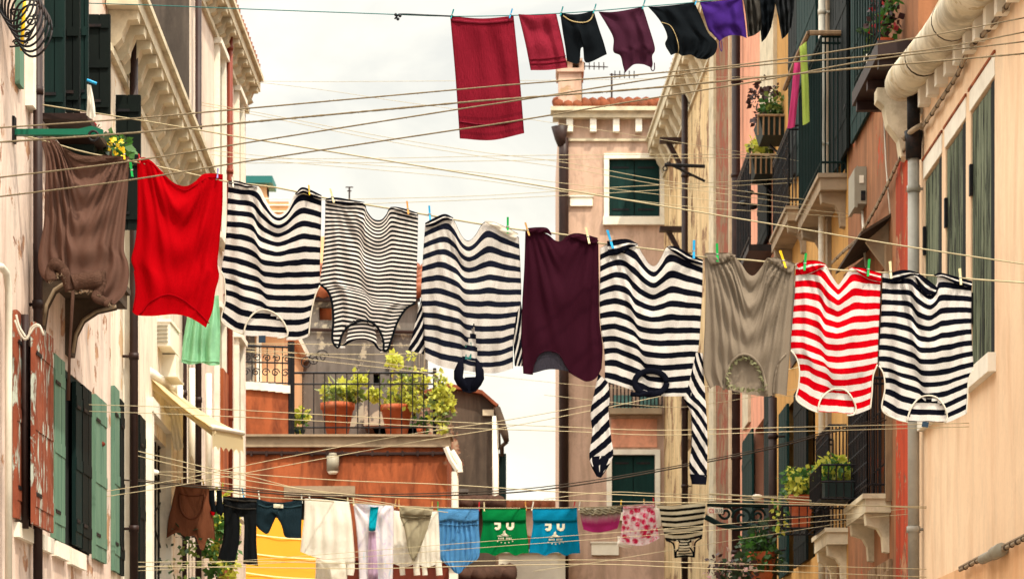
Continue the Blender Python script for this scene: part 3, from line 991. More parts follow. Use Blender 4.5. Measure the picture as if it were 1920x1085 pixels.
def simple_cloth(name, label, cat, D, corners, mat, seed=0, sagt=3, sagb=4, folds=None, group=None, nu=22, nv=26, thick=.012, **k):
    (a, b, c_, d) = corners          # top-left, top-right, bottom-right, bottom-left
    m1 = ((a[0] + b[0]) / 2, (a[1] + b[1]) / 2 + sagt)
    m2 = ((d[0] + c_[0]) / 2, (d[1] + c_[1]) / 2 + sagb)
    ml = ((a[0] + d[0]) / 2 + 1, (a[1] + d[1]) / 2)
    mr = ((b[0] + c_[0]) / 2 + 1, (b[1] + c_[1]) / 2)
    return Cloth(name, label, cat, D, [a, m1, b], [a, ml, d], [b, mr, c_], [d, m2, c_], mat, folds or SO, seed, nu=nu, nv=nv, thick=thick, group=group, **k)

c = simple_cloth('bath_towel', 'large maroon bath towel pegged on the upper line against the sky', 'towel', DT,
                 ((844, 30), (963, 30), (983, 250), (862, 260)), M['maroon'], 2, 5, 8, nu=36, nv=50)
c.trim([(846, 38), (905, 43), (962, 38)], 3.5, M['maroon2'], 'hem_fold', .004)
c.trim([(861, 228), (900, 233), (940, 232), (980, 222)], 1.6, M['maroon2'], 'border_band', .004)
c = simple_cloth('hand_towel', 'smaller faded maroon towel hanging beside the large towel', 'towel', DT,
                 ((972, 27), (1043, 26), (1064, 127), (995, 132)), M['maroon2'], 5, 2, 2)
c.trim([(992, 112), (1028, 110), (1061, 105)], 1.2, M['maroon'], 'border_band', .004)
c.trim([(993, 120), (1028, 119), (1062, 114)], 1.2, M['maroon'], 'border_band', .004)
c = Cloth('black_shorts', 'black shorts with a beige drawstring waist on the upper line', 'shorts', DT,
          [(1050, 24), (1070, 27), (1090, 26), (1113, 20)], [(1050, 24), (1055, 60), (1060, 90), (1063, 115)], [(1113, 20), (1122, 50), (1132, 80), (1138, 102)],
          [(1063, 115), (1085, 119), (1089, 92), (1094, 91), (1099, 118), (1138, 102)], M['black'], SO, 7, nu=30, nv=26, group=GT)
c.trim([(1056, 30), (1068, 38), (1082, 42), (1098, 42), (1108, 36), (1113, 25)], 1.5, M['skin'], 'drawstring')
c = Cloth('plum_camisole', 'plum camisole hanging by its hem with one strap loop, upper line', 'camisole', DT,
          [(1122, 22), (1145, 23), (1170, 20), (1205, 13)], [(1122, 22), (1138, 48), (1150, 72), (1150, 97), (1163, 105), (1168, 124), (1172, 137)],
          [(1205, 13), (1215, 45), (1228, 90), (1223, 105), (1224, 120), (1222, 128)], [(1172, 137), (1180, 128), (1190, 121), (1205, 121), (1214, 124), (1222, 128)], M['plum'], SO, 9)
c.trim([(1221, 112), (1220, 125), (1223, 133), (1227, 130), (1227, 118)], 1.2, M['plum'], 'strap')
c = Cloth('black_frilled_top', 'black top with a frilled edge and pale cord on the upper line', 'top', DT,
          [(1215, 13), (1240, 12), (1270, 9), (1302, 5)], [(1215, 13), (1232, 32), (1245, 52), (1251, 70), (1247, 84), (1258, 104)],
          [(1302, 5), (1316, 35), (1328, 62), (1344, 80), (1341, 100), (1325, 112)], [(1258, 104), (1270, 100), (1280, 105), (1295, 103), (1308, 110), (1325, 112)], M['black'],
          SO + [('v', 7, .01, 0, .2, .6)], 11)
c.trim([(1240, 42), (1256, 48), (1266, 64), (1272, 85), (1272, 100)], .9, M['skin'], 'cord')
c = Cloth('purple_camisole', 'purple camisole with thin straps on the upper line', 'camisole', DT,
          [(1312, 4), (1335, 3), (1360, 1), (1391, -3)], [(1312, 4), (1320, 30), (1328, 55), (1334, 62), (1349, 78)],
          [(1391, -3), (1395, 25), (1398, 50), (1400, 72)], [(1349, 78), (1360, 70), (1375, 66), (1390, 68), (1400, 72)], M['purple'], SO, 13)
c.trim([(1349, 78), (1350, 90), (1353, 97), (1354, 88), (1353, 77)], .9, M['purple'], 'strap')
simple_cloth('grey_leggings', 'crumpled grey-brown leggings bunched on the upper line', 'leggings', DT, ((1393, -6), (1424, -8), (1428, 56), (1402, 70)), M['greybrown'], 15, 1, 3, folds=[('v', 3, .03, 0, .2), ('n', 4, .03)])
simple_cloth('black_cloth', 'black cloth hanging in a point between the grey leggings and the dark bundle', 'cloth', DT + .1, ((1418, -8), (1456, -10), (1446, 52), (1428, 80)), M['black'], 17, 1, 4, folds=[('v', 2, .03, 0, .2), ('n', 4, .03)])
simple_cloth('dark_bundle', 'dark green-grey garment bundle at the right end of the upper line', 'garment', DT + .05, ((1450, -10), (1490, -12), (1484, 50), (1466, 74)), M['charcoal'], 19, 1, 4, folds=[('v', 3, .04, 0, .3), ('n', 5, .03)])
rope([(-30, 2), (220, 8), (480, 18), (700, 26), (848, 31), (1000, 28), (1115, 21), (1205, 13), (1310, 4), (1400, -6), (1560, -26)], DT, .9, M['rope_teal'],
     'thin teal plastic line carrying the maroon towels and dark washing', 'clothesline')
mb = MB()
for x, y in ((742, 28), (750, 30), (746, 36)):
    mb.ball(P(x, y, DT), .012, 6)
mb.tube([P(740, 36, DT), P(748, 27, DT), P(762, 27, DT), P(850, 31, DT)], .006, 6)
tag(mb.build('line_tensioner', pegmat('black'), None, True), 'dark metal tensioner on the upper line left of the maroon towel', 'tensioner')
for x, y, cc, lb in [(847, 30, 'teal', 'teal peg at the left corner of the large maroon towel'), (957, 29, 'blue', 'blue peg at the right corner of the large maroon towel'),
                     (1052, 25, 'teal', 'teal peg at the left of the black shorts'), (1114, 20, 'teal', 'teal peg between the black shorts and the plum camisole'),
                     (1206, 12, 'teal', 'teal peg between the plum camisole and the black frilled top'), (1305, 4, 'blue', 'blue peg between the black frilled top and the purple camisole')]:
    peg(x, y, DT, cc, lb, 17, .3)

# ---------------------------------------------------------------- lower line
def DL(x):
    return 23.6 + (x - 320) / 1000 * 9.3
GL = 'mixed washing on the lower line'
M['brown'] = fabric('brown_cotton', lin('#7a4a34'), trans=.15, wrinkle=.5)
M['brown_d'] = fabric('brown_rib', lin('#683c2a'), trans=.1)
M['jean'] = fabric('black_denim', lin('#16181a'), trans=.03, wrinkle=.5)
M['denim'] = fabric('dark_denim', lin('#1c2c34'), trans=.04, wrinkle=.5)
M['denim2'] = fabric('washed_denim', lin('#2c424a'), trans=.04, wrinkle=.5)
M['white'] = fabric('white_cotton', lin('#fbf6ea'), trans=.35, var=.04, wrinkle=.3)
M['pastel'] = fabric('pastel_print_sheet', lin('#efe8ec'), lin('#c9b8dc'), c3=lin('#a8d4e8'), kind='pastel', trans=.3)
M['turq'] = fabric('turquoise_stripe', lin('#0aa0b8'), trans=.2)
M['mauve'] = fabric('mauve_print', lin('#d8b8d4'), lin('#b890c0'), c3=lin('#8890c8'), kind='pastel', trans=.25)
M['khaki'] = fabric('khaki_twill', lin('#a49a80'), trans=.1, wrinkle=.4)
M['khaki_d'] = fabric('khaki_seam', lin('#7d745c'), trans=.05)
M['sky'] = fabric('sky_blue_voile', lin('#5a9ad0'), trans=.25, wrinkle=.5)
M['tgreen'] = fabric('green_jersey', lin('#087c40'), trans=.2)
M['tblue'] = fabric('blue_jersey', lin('#0a86b0'), trans=.2)
M['ink'] = simple('screen_print_ink', lin('#d4d0b8'), .7, 0, .1, 30, 0)
M['dip'] = fabric('dip_dyed_pink', lin('#a09888'), lin('#b03070'), kind='dip', trans=.2)
M['floral'] = fabric('pink_floral', lin('#f2dfe0'), lin('#cc2450'), c3=lin('#e88aa4'), kind='floral', trans=.25)
M['floral_w'] = fabric('pale_pink_waistband', lin('#f0c8d0'), lin('#d84a70'), c3=lin('#f6e8e8'), kind='floral', trans=.2)
M['st_tank'] = striped('black_cream_stripes', 6.1, .44, lin('#171614'), lin('#d8cdb0'), off=.36)
M['mint'] = fabric('mint_jersey', lin('#9ed8b0'), trans=.35)
M['pink'] = fabric('pink_leg', lin('#d0487c'), trans=.25)
M['lime'] = fabric('lime_leg', lin('#c8dc70'), trans=.4)
VF = [('v', 4.5, .011, 0, .12, .1), ('n', 2.2, .02)]

D = DL(360)
c = Cloth('brown_shirt', 'brown short-sleeved shirt hung by its hem at the left of the lower line', 'shirt', D,
          [(330, 908), (352, 905), (372, 908), (392, 913)], [(330, 908), (322, 945), (315, 975), (312, 1008)], [(392, 913), (397, 950), (401, 980), (404, 1012)],
          [(312, 1008), (332, 998), (350, 1006), (366, 1004), (374, 1026), (382, 1030), (390, 1008), (404, 1012)], M['brown'], [('n', 2, .02), ('f', 0, 3, .01, 0), ('f', 1, 3, .01, 0)], 1, nu=34, nv=34)
c.trim([(336, 924), (338, 950), (346, 966), (358, 972), (370, 967), (380, 950), (384, 926)], 2.4, M['brown_d'], 'neck_rib')
c.trim([(336, 924), (358, 929), (384, 926)], 2.0, M['brown_d'], 'hem_seam')
c.trim([(315, 1000), (328, 992), (336, 990)], 2.2, M['brown_d'], 'cuff')
for i, (x, lb) in enumerate([(397, 'dark sock with a pale tip beside the brown shirt'), (411, 'dark sock hanging next to the black jeans')]):
    r_ = thing('sock', lb, 'sock', P(x, 935, D))
    strip('sock_leg', D, [(x - 5, 918), (x - 5, 940), (x - 2 - 5 * i, 952), (x - 4, 962)], [(x + 5, 918), (x + 6, 940), (x + 9, 955), (x + 5, 966)], M['black'], r_, (), i, 6, 12, .015)
    strip('sock_toe', D - .003, [(x - 4, 957), (x - 2, 963)], [(x + 7, 960), (x + 4, 967)], M['red'] if i == 0 else M['navy'], r_, (), i, 6, 4, .016)
D = DL(450)
r_ = thing('black_jeans', 'faded black jeans pegged by the waistband on the lower line', 'jeans', P(450, 930, D))
c = Cloth('', '', '', D, [(418, 929), (440, 931), (465, 932), (482, 934)], [(418, 929), (418, 945), (419, 962)], [(482, 934), (481, 948), (481, 964)],
          [(419, 962), (440, 968), (460, 968), (481, 964)], M['jean'], SO, 3, nu=16, nv=10, root=r_, body='hip_panel')
strip('leg', D, [(419, 958), (420, 985), (417, 1015), (408, 1046)], [(449, 962), (450, 990), (448, 1020), (440, 1056)], M['jean'], r_, [('v', 2, .012, 0, .2)], 3)
strip('leg', D, [(456, 962), (458, 990), (457, 1020), (456, 1056)], [(481, 962), (481, 990), (481, 1020), (484, 1060)], M['jean'], r_, [('v', 2, .012, 0, .2)], 5)
c.trim([(419, 934), (450, 938), (481, 939)], 2.2, M['greybrown'], 'waistband')
c.trim([(420, 946), (450, 953), (480, 953)], 1.2, M['greybrown'], 'seam')
D = DL(525)
c = Cloth('denim_shorts', 'dark blue denim shorts with a pale waist label on the lower line', 'shorts', D,
          [(482, 934), (505, 940), (530, 941), (552, 938), (567, 937)], [(482, 934), (480, 960), (481, 985), (497, 1000)], [(567, 937), (566, 965), (565, 990), (565, 1008)],
          [(497, 1000), (504, 998), (513, 978), (521, 966), (529, 985), (534, 1005), (550, 1008), (565, 1008)], M['denim'], SO, 4, nu=34, nv=24)
c.trim([(484, 945), (500, 950), (520, 948), (540, 951), (565, 947)], 2.0, M['denim2'], 'waistband')
c.trim([(520, 950), (522, 965)], 1.0, M['denim2'], 'fly_seam')
c.print_poly([[(513, 944), (531, 945), (531, 952), (513, 951)]], M['ink'], 'waist_label', .018)
D = DL(610)
c = Cloth('white_shirt', 'plain white long-sleeved shirt beside the denim shorts on the lower line', 'shirt', D,
          [(571, 934), (600, 935), (630, 938), (655, 940)], [(571, 934), (570, 970), (566, 1005), (563, 1033)], [(655, 940), (660, 975), (663, 1010), (666, 1052)],
          [(563, 1033), (585, 1042), (610, 1048), (640, 1052), (666, 1052)], M['white'], VF, 8, nu=30, nv=30)
strip('sleeve', D + .02, [(648, 1045), (650, 1065), (650, 1077)], [(664, 1045), (665, 1065), (663, 1078)], M['white'], c.root, (), 3, 6, 10)
simple_cloth('white_cloth', 'white cotton cloth hanging below the white shirt at the bottom edge', 'cloth', D + .3, ((592, 1046), (648, 1050), (651, 1100), (589, 1100)), M['white'], 3, 1, 1)
D = DL(700)
c = Cloth('printed_sheet', 'pastel printed sheet with a bright turquoise stripe down its middle', 'sheet', D,
          [(662, 941), (690, 944), (715, 946), (738, 948)], [(662, 941), (668, 990), (672, 1040), (674, 1100)], [(738, 948), (738, 1000), (737, 1050), (736, 1100)],
          [(674, 1100), (700, 1102), (736, 1100)], M['pastel'], [('r', 0, 0, 8, .02, .9), ('r', 1, 0, 8, .02, .9), ('v', 3, .014, 0, .1)], 9, nu=30, nv=36)
c.flap([(694, 949), (702, 950), (710, 949)], [(691, 994), (698, 995), (704, 994)], M['turq'], 'turquoise_band', .02)
c.flap([(691, 996), (698, 997), (704, 996)], [(690, 1085), (700, 1088), (709, 1085)], M['mauve'], 'printed_panel', .02)
for x0, lb, w_ in [(736, 'white shirt half hidden behind the khaki trousers', 46), (778, 'white shirt between the khaki trousers and the sky blue blouse', 46)]:
    D = DL(780) + .2
    c = Cloth('white_blouse', lb, 'shirt', D, [(x0, 956), (x0 + 20, 958), (x0 + w_ - 2, 958)], [(x0, 956), (x0 + 1, 1010), (x0 + 1, 1056)], [(x0 + w_ - 2, 958), (x0 + w_, 1000), (x0 + w_ + 2, 1054)],
              [(x0 + 1, 1056), (x0 + 24, 1062), (x0 + w_ + 2, 1054)], M['white'], VF, x0, nu=18, nv=22)
    for k in ((x0 + 12, x0 + 24), (x0 + w_ - 8, x0 + w_ + 6)):
        strip('cuffed_sleeve', D + .01, [(k[0], 1050), (k[0] + 1, 1065), (k[0] + 2, 1078)], [(k[1] - 2, 1050), (k[1] - 1, 1065), (k[1], 1077)], M['white'], c.root, (), 3, 6, 8)
D = DL(780)
c = Cloth('khaki_trousers', 'khaki trousers folded to a point on the lower line', 'trousers', D,
          [(749, 949), (770, 948), (790, 950), (812, 952)], [(749, 949), (750, 968), (758, 990), (764, 1025), (772, 1048)], [(812, 952), (808, 968), (802, 990), (790, 1022), (778, 1050)],
          [(772, 1048), (775, 1052), (778, 1050)], M['khaki'], SO, 5, nu=24, nv=30)
c.trim([(750, 967), (780, 970), (808, 968)], 1.8, M['khaki_d'], 'waist_seam', .008)
c.trim([(755, 985), (766, 974), (782, 972)], 1.0, M['khaki_d'], 'pocket_seam', .006)
c.trim([(763, 1018), (768, 1036), (775, 1046), (784, 1034), (792, 1012)], 1.3, M['khaki_d'], 'hem', .006)
c.flap([(748, 949), (780, 948), (813, 952)], [(752, 964), (780, 966), (808, 966)], M['khaki'], 'waistband')
D = DL(860)
c = Cloth('blue_blouse', 'sky blue blouse with a pleated frill at the hem on the lower line', 'blouse', D,
          [(822, 951), (845, 951), (870, 952), (898, 953)], [(822, 951), (822, 985), (820, 1015), (821, 1045), (845, 1062)], [(898, 953), (898, 985), (900, 1020), (896, 1046), (872, 1062)],
          [(845, 1062), (852, 1072), (862, 1074), (872, 1062)], M['sky'], [('v', 9, .02, 0, .1, .1), ('n', 3, .02)], 15, nu=36, nv=30)
c.flap([(822, 951), (845, 951), (870, 952), (898, 953)], [(824, 978), (845, 974), (870, 978), (896, 976)], M['sky'], 'frill', .02)
c.trim([(823, 981), (860, 984), (897, 981)], 1.4, M['sky'], 'hem_band', .012)

def tshirt(x0, x1, mat, label, seed, lift):
    D = DL((x0 + x1) / 2)
    c = Cloth('printed_tshirt', label, 't-shirt', D, [(x0 + 4, 952), ((x0 + x1) / 2, 952), (x1 - 4, 951)], [(x0 + 4, 952), (x0 + 5, 985), (x0, 1015), (x0 - 2, 1036)],
              [(x1 - 4, 951), (x1 - 3, 985), (x1, 1010), (x1 + 2, 1036)],
              [(x0 - 2, 1036), (x0 + 14, 1036), (x0 + 28, 1041), (x0 + 40, 1036), (x0 + 54, 1035), (x0 + 66, 1041), (x0 + 78, 1037), (x1 + 2, 1036)], mat, [('v', 5, .008, 0, .1, .4), ('n', 2.5, .01)], seed, nu=36, nv=34)
    m = (x0 + x1) / 2 + 2
    c.flap([(x0 + 4, 952), (m, 952), (x1 - 4, 951)], [(x0 + 5, 977), (m, 978), (x1 - 4, 977)], mat, 'turned_hem', .012)
    y = 979 + lift
    J = [(m - 20, y), (m - 8, y), (m - 8, y + 9), (m - 11, y + 13), (m - 16, y + 14), (m - 20, y + 11), (m - 18, y + 8), (m - 14, y + 9), (m - 13, y + 4), (m - 20, y + 4)]
    U = [(m + 2, y), (m + 7, y), (m + 7, y + 7), (m + 9, y + 9), (m + 12, y + 7), (m + 12, y), (m + 17, y), (m + 17, y + 8), (m + 14, y + 13), (m + 9, y + 14), (m + 4, y + 12), (m + 2, y + 8)]
    e = y + 16
    E1 = [(m - 3, e), (m, e - 2), (m + 1, e + 4), (m + 5, e + 7), (m + 12, e + 8), (m + 4, e + 10), (m - 2, e + 9), (m - 8, e + 10), (m - 16, e + 9), (m - 8, e + 7), (m - 4, e + 4)]
    polys = []
    def quads(poly, parts):
        polys.extend([[poly[i] for i in p] for p in parts])
    quads(J, [(0, 1, 8, 9), (1, 2, 7, 8), (2, 3, 4, 6, 7), (4, 5, 6)])
    quads(U, [(0, 1, 2, 10, 11), (2, 3, 8, 9, 10), (3, 4, 7, 8), (4, 5, 6, 7)])
    quads(E1, [(0, 1, 2, 10), (2, 3, 4, 5, 6, 7, 8, 9, 10)])
    rg = random.Random(seed)
    for i in range(9):       # the small illegible line of lettering and the dots below it
        a = m - 13 + i * 2.9
        if i != 4:
            polys.append([(a, e + 12), (a + 2, e + 12), (a + 2, e + 15.5), (a, e + 15.5)])
    for i in range(5):
        a = m - 14 + i * 7
        b = e + 19 + 3 * math.cos((i - 2) * .8)
        polys.append([(a - 1.4, b), (a, b - 1.6), (a + 1.5, b), (a, b + 1.6)])
    c.print_poly(polys, M['ink'], 'chest_print', .007)
    return c
tshirt(900, 990, M['tgreen'], 'green t-shirt with a white number print on the lower line', 21, 0)
tshirt(994, 1086, M['tblue'], 'turquoise blue t-shirt with a white number print on the lower line', 25, 2)
D = DL(1125)
c = Cloth('dip_dyed_skirt', 'pink and grey dip-dyed skirt with a ruched waist on the lower line', 'skirt', D,
          [(1086, 951), (1110, 951), (1140, 949), (1166, 948)], [(1086, 951), (1089, 970), (1094, 992)], [(1166, 948), (1163, 970), (1158, 990)], [(1094, 992), (1112, 997), (1135, 996), (1158, 990)],
          M['dip'], [('r', .5, -.3, 16, .02, 1.2), ('n', 3, .015)], 6, nu=36, nv=20)
mb = MB()
for q in range(3):
    mb.tube([c.at(p.x, p.y + 1.6 * math.sin(i * 1.3 + q), .012) for i, p in enumerate(cr([(1087, 952 + 4 * q), (1110, 955 + 4 * q), (1140, 953 + 4 * q), (1165, 950 + 4 * q)], 30))], .011, 6)
mb.build('ruched_waist', M['khaki'], c.root, True)
D = DL(1200)
c = Cloth('floral_shorts', 'pink and white floral shorts with a pale waistband on the lower line', 'shorts', D,
          [(1168, 948), (1190, 947), (1210, 945), (1226, 944)], [(1168, 948), (1167, 975), (1164, 1000), (1163, 1014)], [(1226, 944), (1229, 965), (1233, 990), (1237, 1008)],
          [(1163, 1014), (1185, 1021), (1205, 1022), (1222, 1016), (1237, 1008)], M['floral'], VF, 7, nu=30, nv=26)
c.flap([(1168, 947), (1195, 945), (1226, 943)], [(1168, 954), (1195, 952), (1226, 950)], M['floral_w'], 'waistband', .014)
simple_cloth('white_vest', 'scrap of a white vest showing behind the pink floral shorts', 'vest', D + .1, ((1222, 950), (1236, 952), (1240, 985), (1228, 990)), M['white'], 4, 1, 1, nu=8, nv=10)
simple_cloth('white_napkin', 'white cloth peeping out under the pink floral shorts', 'cloth', D + .12, ((1158, 1004), (1190, 1010), (1186, 1026), (1156, 1022)), M['white'], 6, 1, 2, nu=8, nv=8)
D = DL(1280)
c = Cloth('cream_striped_tank', 'cream and black striped tank top with straps hanging down, beside the floral shorts', 'tank top', D,
          [(1231, 946), (1260, 947), (1290, 944), (1324, 941)], [(1231, 946), (1238, 970), (1244, 995), (1248, 1012)], [(1324, 941), (1321, 965), (1318, 990), (1317, 1006)],
          [(1248, 1012), (1270, 1014), (1295, 1012), (1317, 1006)], M['st_tank'], [('n', 2.5, .015), ('v', 2, .006, 0, .1)], 8, nu=30, nv=26)
k_ = Cloth('', '', '', D, [(1262, 1010), (1282, 1012), (1304, 1009)], [(1262, 1010), (1264, 1026), (1266, 1044)], [(1304, 1009), (1303, 1026), (1302, 1042)],
           [(1266, 1044), (1284, 1044), (1302, 1042)], M['st_tank'], (), 3, nu=12, nv=10, root=c.root, body='chest_panel', holes=[[(1262, 1012), (1271, 1014), (1274, 1026), (1268, 1042)], [(1306, 1010), (1296, 1013), (1293, 1028), (1300, 1042)]],
           bholes=[[(1262, 1012), (1271, 1014), (1274, 1026), (1268, 1042)], [(1306, 1010), (1296, 1013), (1293, 1028), (1300, 1042)]])
for pts in ([(1249, 1012), (1262, 1018), (1265, 1034), (1266, 1045)], [(1316, 1007), (1304, 1016), (1302, 1032), (1301, 1044)], [(1272, 1012), (1277, 1020), (1268, 1034), (1266, 1045)], [(1296, 1012), (1290, 1020), (1299, 1034), (1301, 1044)]):
    c.trim(pts, 2.0, M['black'], 'shoulder_strap')
k_.trim([(1266, 1044), (1284, 1041), (1302, 1043)], 1.8, M['black'], 'neck_binding')
# mint shirt higher up
D = 24.0
c = Cloth('mint_tshirt', 'pale mint green t-shirt hanging behind the scarlet top', 't-shirt', D,
          [(358, 556), (375, 557), (392, 556), (410, 553)], [(358, 556), (350, 600), (343, 640), (340, 679)], [(410, 553), (413, 600), (413, 640), (412, 684)],
          [(340, 679), (358, 683), (378, 680), (395, 685), (412, 684)], M['mint'], [('v', 4, .025, 0, .1), ('n', 2.5, .02)], 10)
c.trim([(341, 673), (365, 677), (390, 677), (412, 678)], 1.4, M['mint'], 'hem_seam')
simple_cloth('pink_legging', 'narrow pink trouser leg hanging by the dark green shutters', 'trousers', 25.0, ((1489, 116), (1502, 116), (1490, 238), (1476, 241)), M['pink'], 3, 0, 1, nu=6, nv=20, thick=.02)
simple_cloth('lime_legging', 'narrow lime green trouser leg hanging beside the pale drainpipe', 'trousers', 25.0, ((1499, 88), (1512, 78), (1518, 228), (1505, 235)), M['lime'], 5, 0, 1, nu=6, nv=20, thick=.02)
rope([(275, 900), (330, 909), (400, 917), (482, 930), (570, 936), (660, 942), (745, 948), (822, 951), (900, 952), (1000, 952), (1086, 951), (1166, 948), (1232, 945), (1324, 940), (1400, 934)],
     DL(275), 1.2, M['rope'], 'rope carrying the mixed coloured washing along the bottom', 'clothesline', None, DL(1400))
for x, y, cc, lb in [(339, 906, 'wood', 'wooden peg on the left shoulder of the brown shirt'), (382, 909, 'yellow', 'yellow peg on the right of the brown shirt'),
                     (412, 914, 'white', 'white peg holding the dark socks'), (456, 926, 'blue', 'blue peg on the waistband of the black jeans'),
                     (486, 930, 'white', 'white peg between the black jeans and the denim shorts'), (566, 937, 'white', 'white peg at the right of the denim shorts'),
                     (581, 936, 'white', 'white peg at the left of the plain white shirt'), (652, 941, 'cream', 'cream peg at the right of the plain white shirt'),
                     (663, 942, 'cream', 'cream peg at the left of the pastel printed sheet'), (741, 946, 'wood', 'wooden peg at the right of the pastel printed sheet'),
                     (748, 947, 'wood', 'wooden peg at the left of the khaki trousers'), (810, 951, 'orange', 'orange peg at the right of the khaki trousers'),
                     (821, 951, 'green', 'green peg at the left of the sky blue blouse'), (898, 952, 'red', 'red peg between the sky blue blouse and the green t-shirt'),
                     (908, 952, 'cream', 'cream peg at the left of the green t-shirt'), (986, 951, 'orange', 'orange peg at the right of the green t-shirt'),
                     (998, 951, 'white', 'white peg at the left of the turquoise t-shirt'), (1076, 950, 'red', 'red peg at the right of the turquoise t-shirt'),
                     (1086, 950, 'white', 'white peg at the left of the dip-dyed skirt'), (1164, 948, 'yellow', 'yellow peg between the dip-dyed skirt and the floral shorts'),
                     (1208, 946, 'wood', 'wooden peg in the middle of the floral shorts waistband'), (1226, 944, 'red', 'red peg at the right of the floral shorts')]:
    peg(x, y, DL(x), cc, lb, 17, random.uniform(-.2, .2))

# ---------------------------------------------------------------- other lines across the street
RN = 'thick ropes in front of the washing'
rope([(-20, 241), (240, 223), (480, 202), (860, 168), (960, 159), (1200, 140), (1440, 115), (1720, 71), (1940, 30)], 13.2, 1.5, M['rope_old'], 'highest of the thick ropes crossing the large maroon towel', 'rope', RN, 16.85, fuzz=.12, cat='rope')
rope([(-20, 268), (240, 250), (480, 228), (860, 193), (960, 185), (1200, 167), (1440, 144), (1620, 127), (1940, 99)], 13.6, 1.8, M['rope_old'], 'fuzzy frayed rope, second across the large maroon towel', 'rope', RN, 16.85, fuzz=.35, cat='rope')
rope([(-20, 335), (240, 303), (480, 265), (860, 205), (960, 190), (1305, 136), (1440, 121), (1716, 97), (1940, 57)], 14.0, 1.5, M['rope_old'], 'rope rising from the taupe top to cross the towel third from above', 'rope', RN, 16.85, fuzz=.12, cat='rope')
rope([(-20, 371), (240, 338), (480, 300), (860, 243), (960, 228), (1200, 188), (1440, 149), (1640, 112), (1940, 76)], 14.4, 1.5, M['rope_old'], 'lowest thick rope crossing the scarlet top and the towel hem', 'rope', RN, 16.85, fuzz=.1, cat='rope')
rope([(-20, 181), (240, 222), (480, 262), (760, 307), (1060, 356), (1440, 419), (1700, 462), (1960, 501)], 17.2, 1.3, M['rope'], 'long line slanting down from the upper left shutters to the cream wall', 'clothesline', None, 16.75)
rope([(-20, 872), (150, 890), (300, 906), (420, 917), (620, 930), (900, 926), (1060, 912), (1240, 882), (1440, 842), (1560, 810), (1700, 778)], 20.5, 1.4, M['rope_dark'], 'dark doubled cable sagging across in front of the lower washing', 'cable', None, 23, cat='cable')
rope([(-20, 868), (150, 886), (300, 903), (420, 913), (620, 926), (900, 921), (1060, 907), (1240, 878), (1440, 838), (1560, 806), (1700, 774)], 20.6, 1.0, M['rope_dark'], 'thinner dark cable just above the doubled cable', 'cable', None, 23.1, cat='cable')
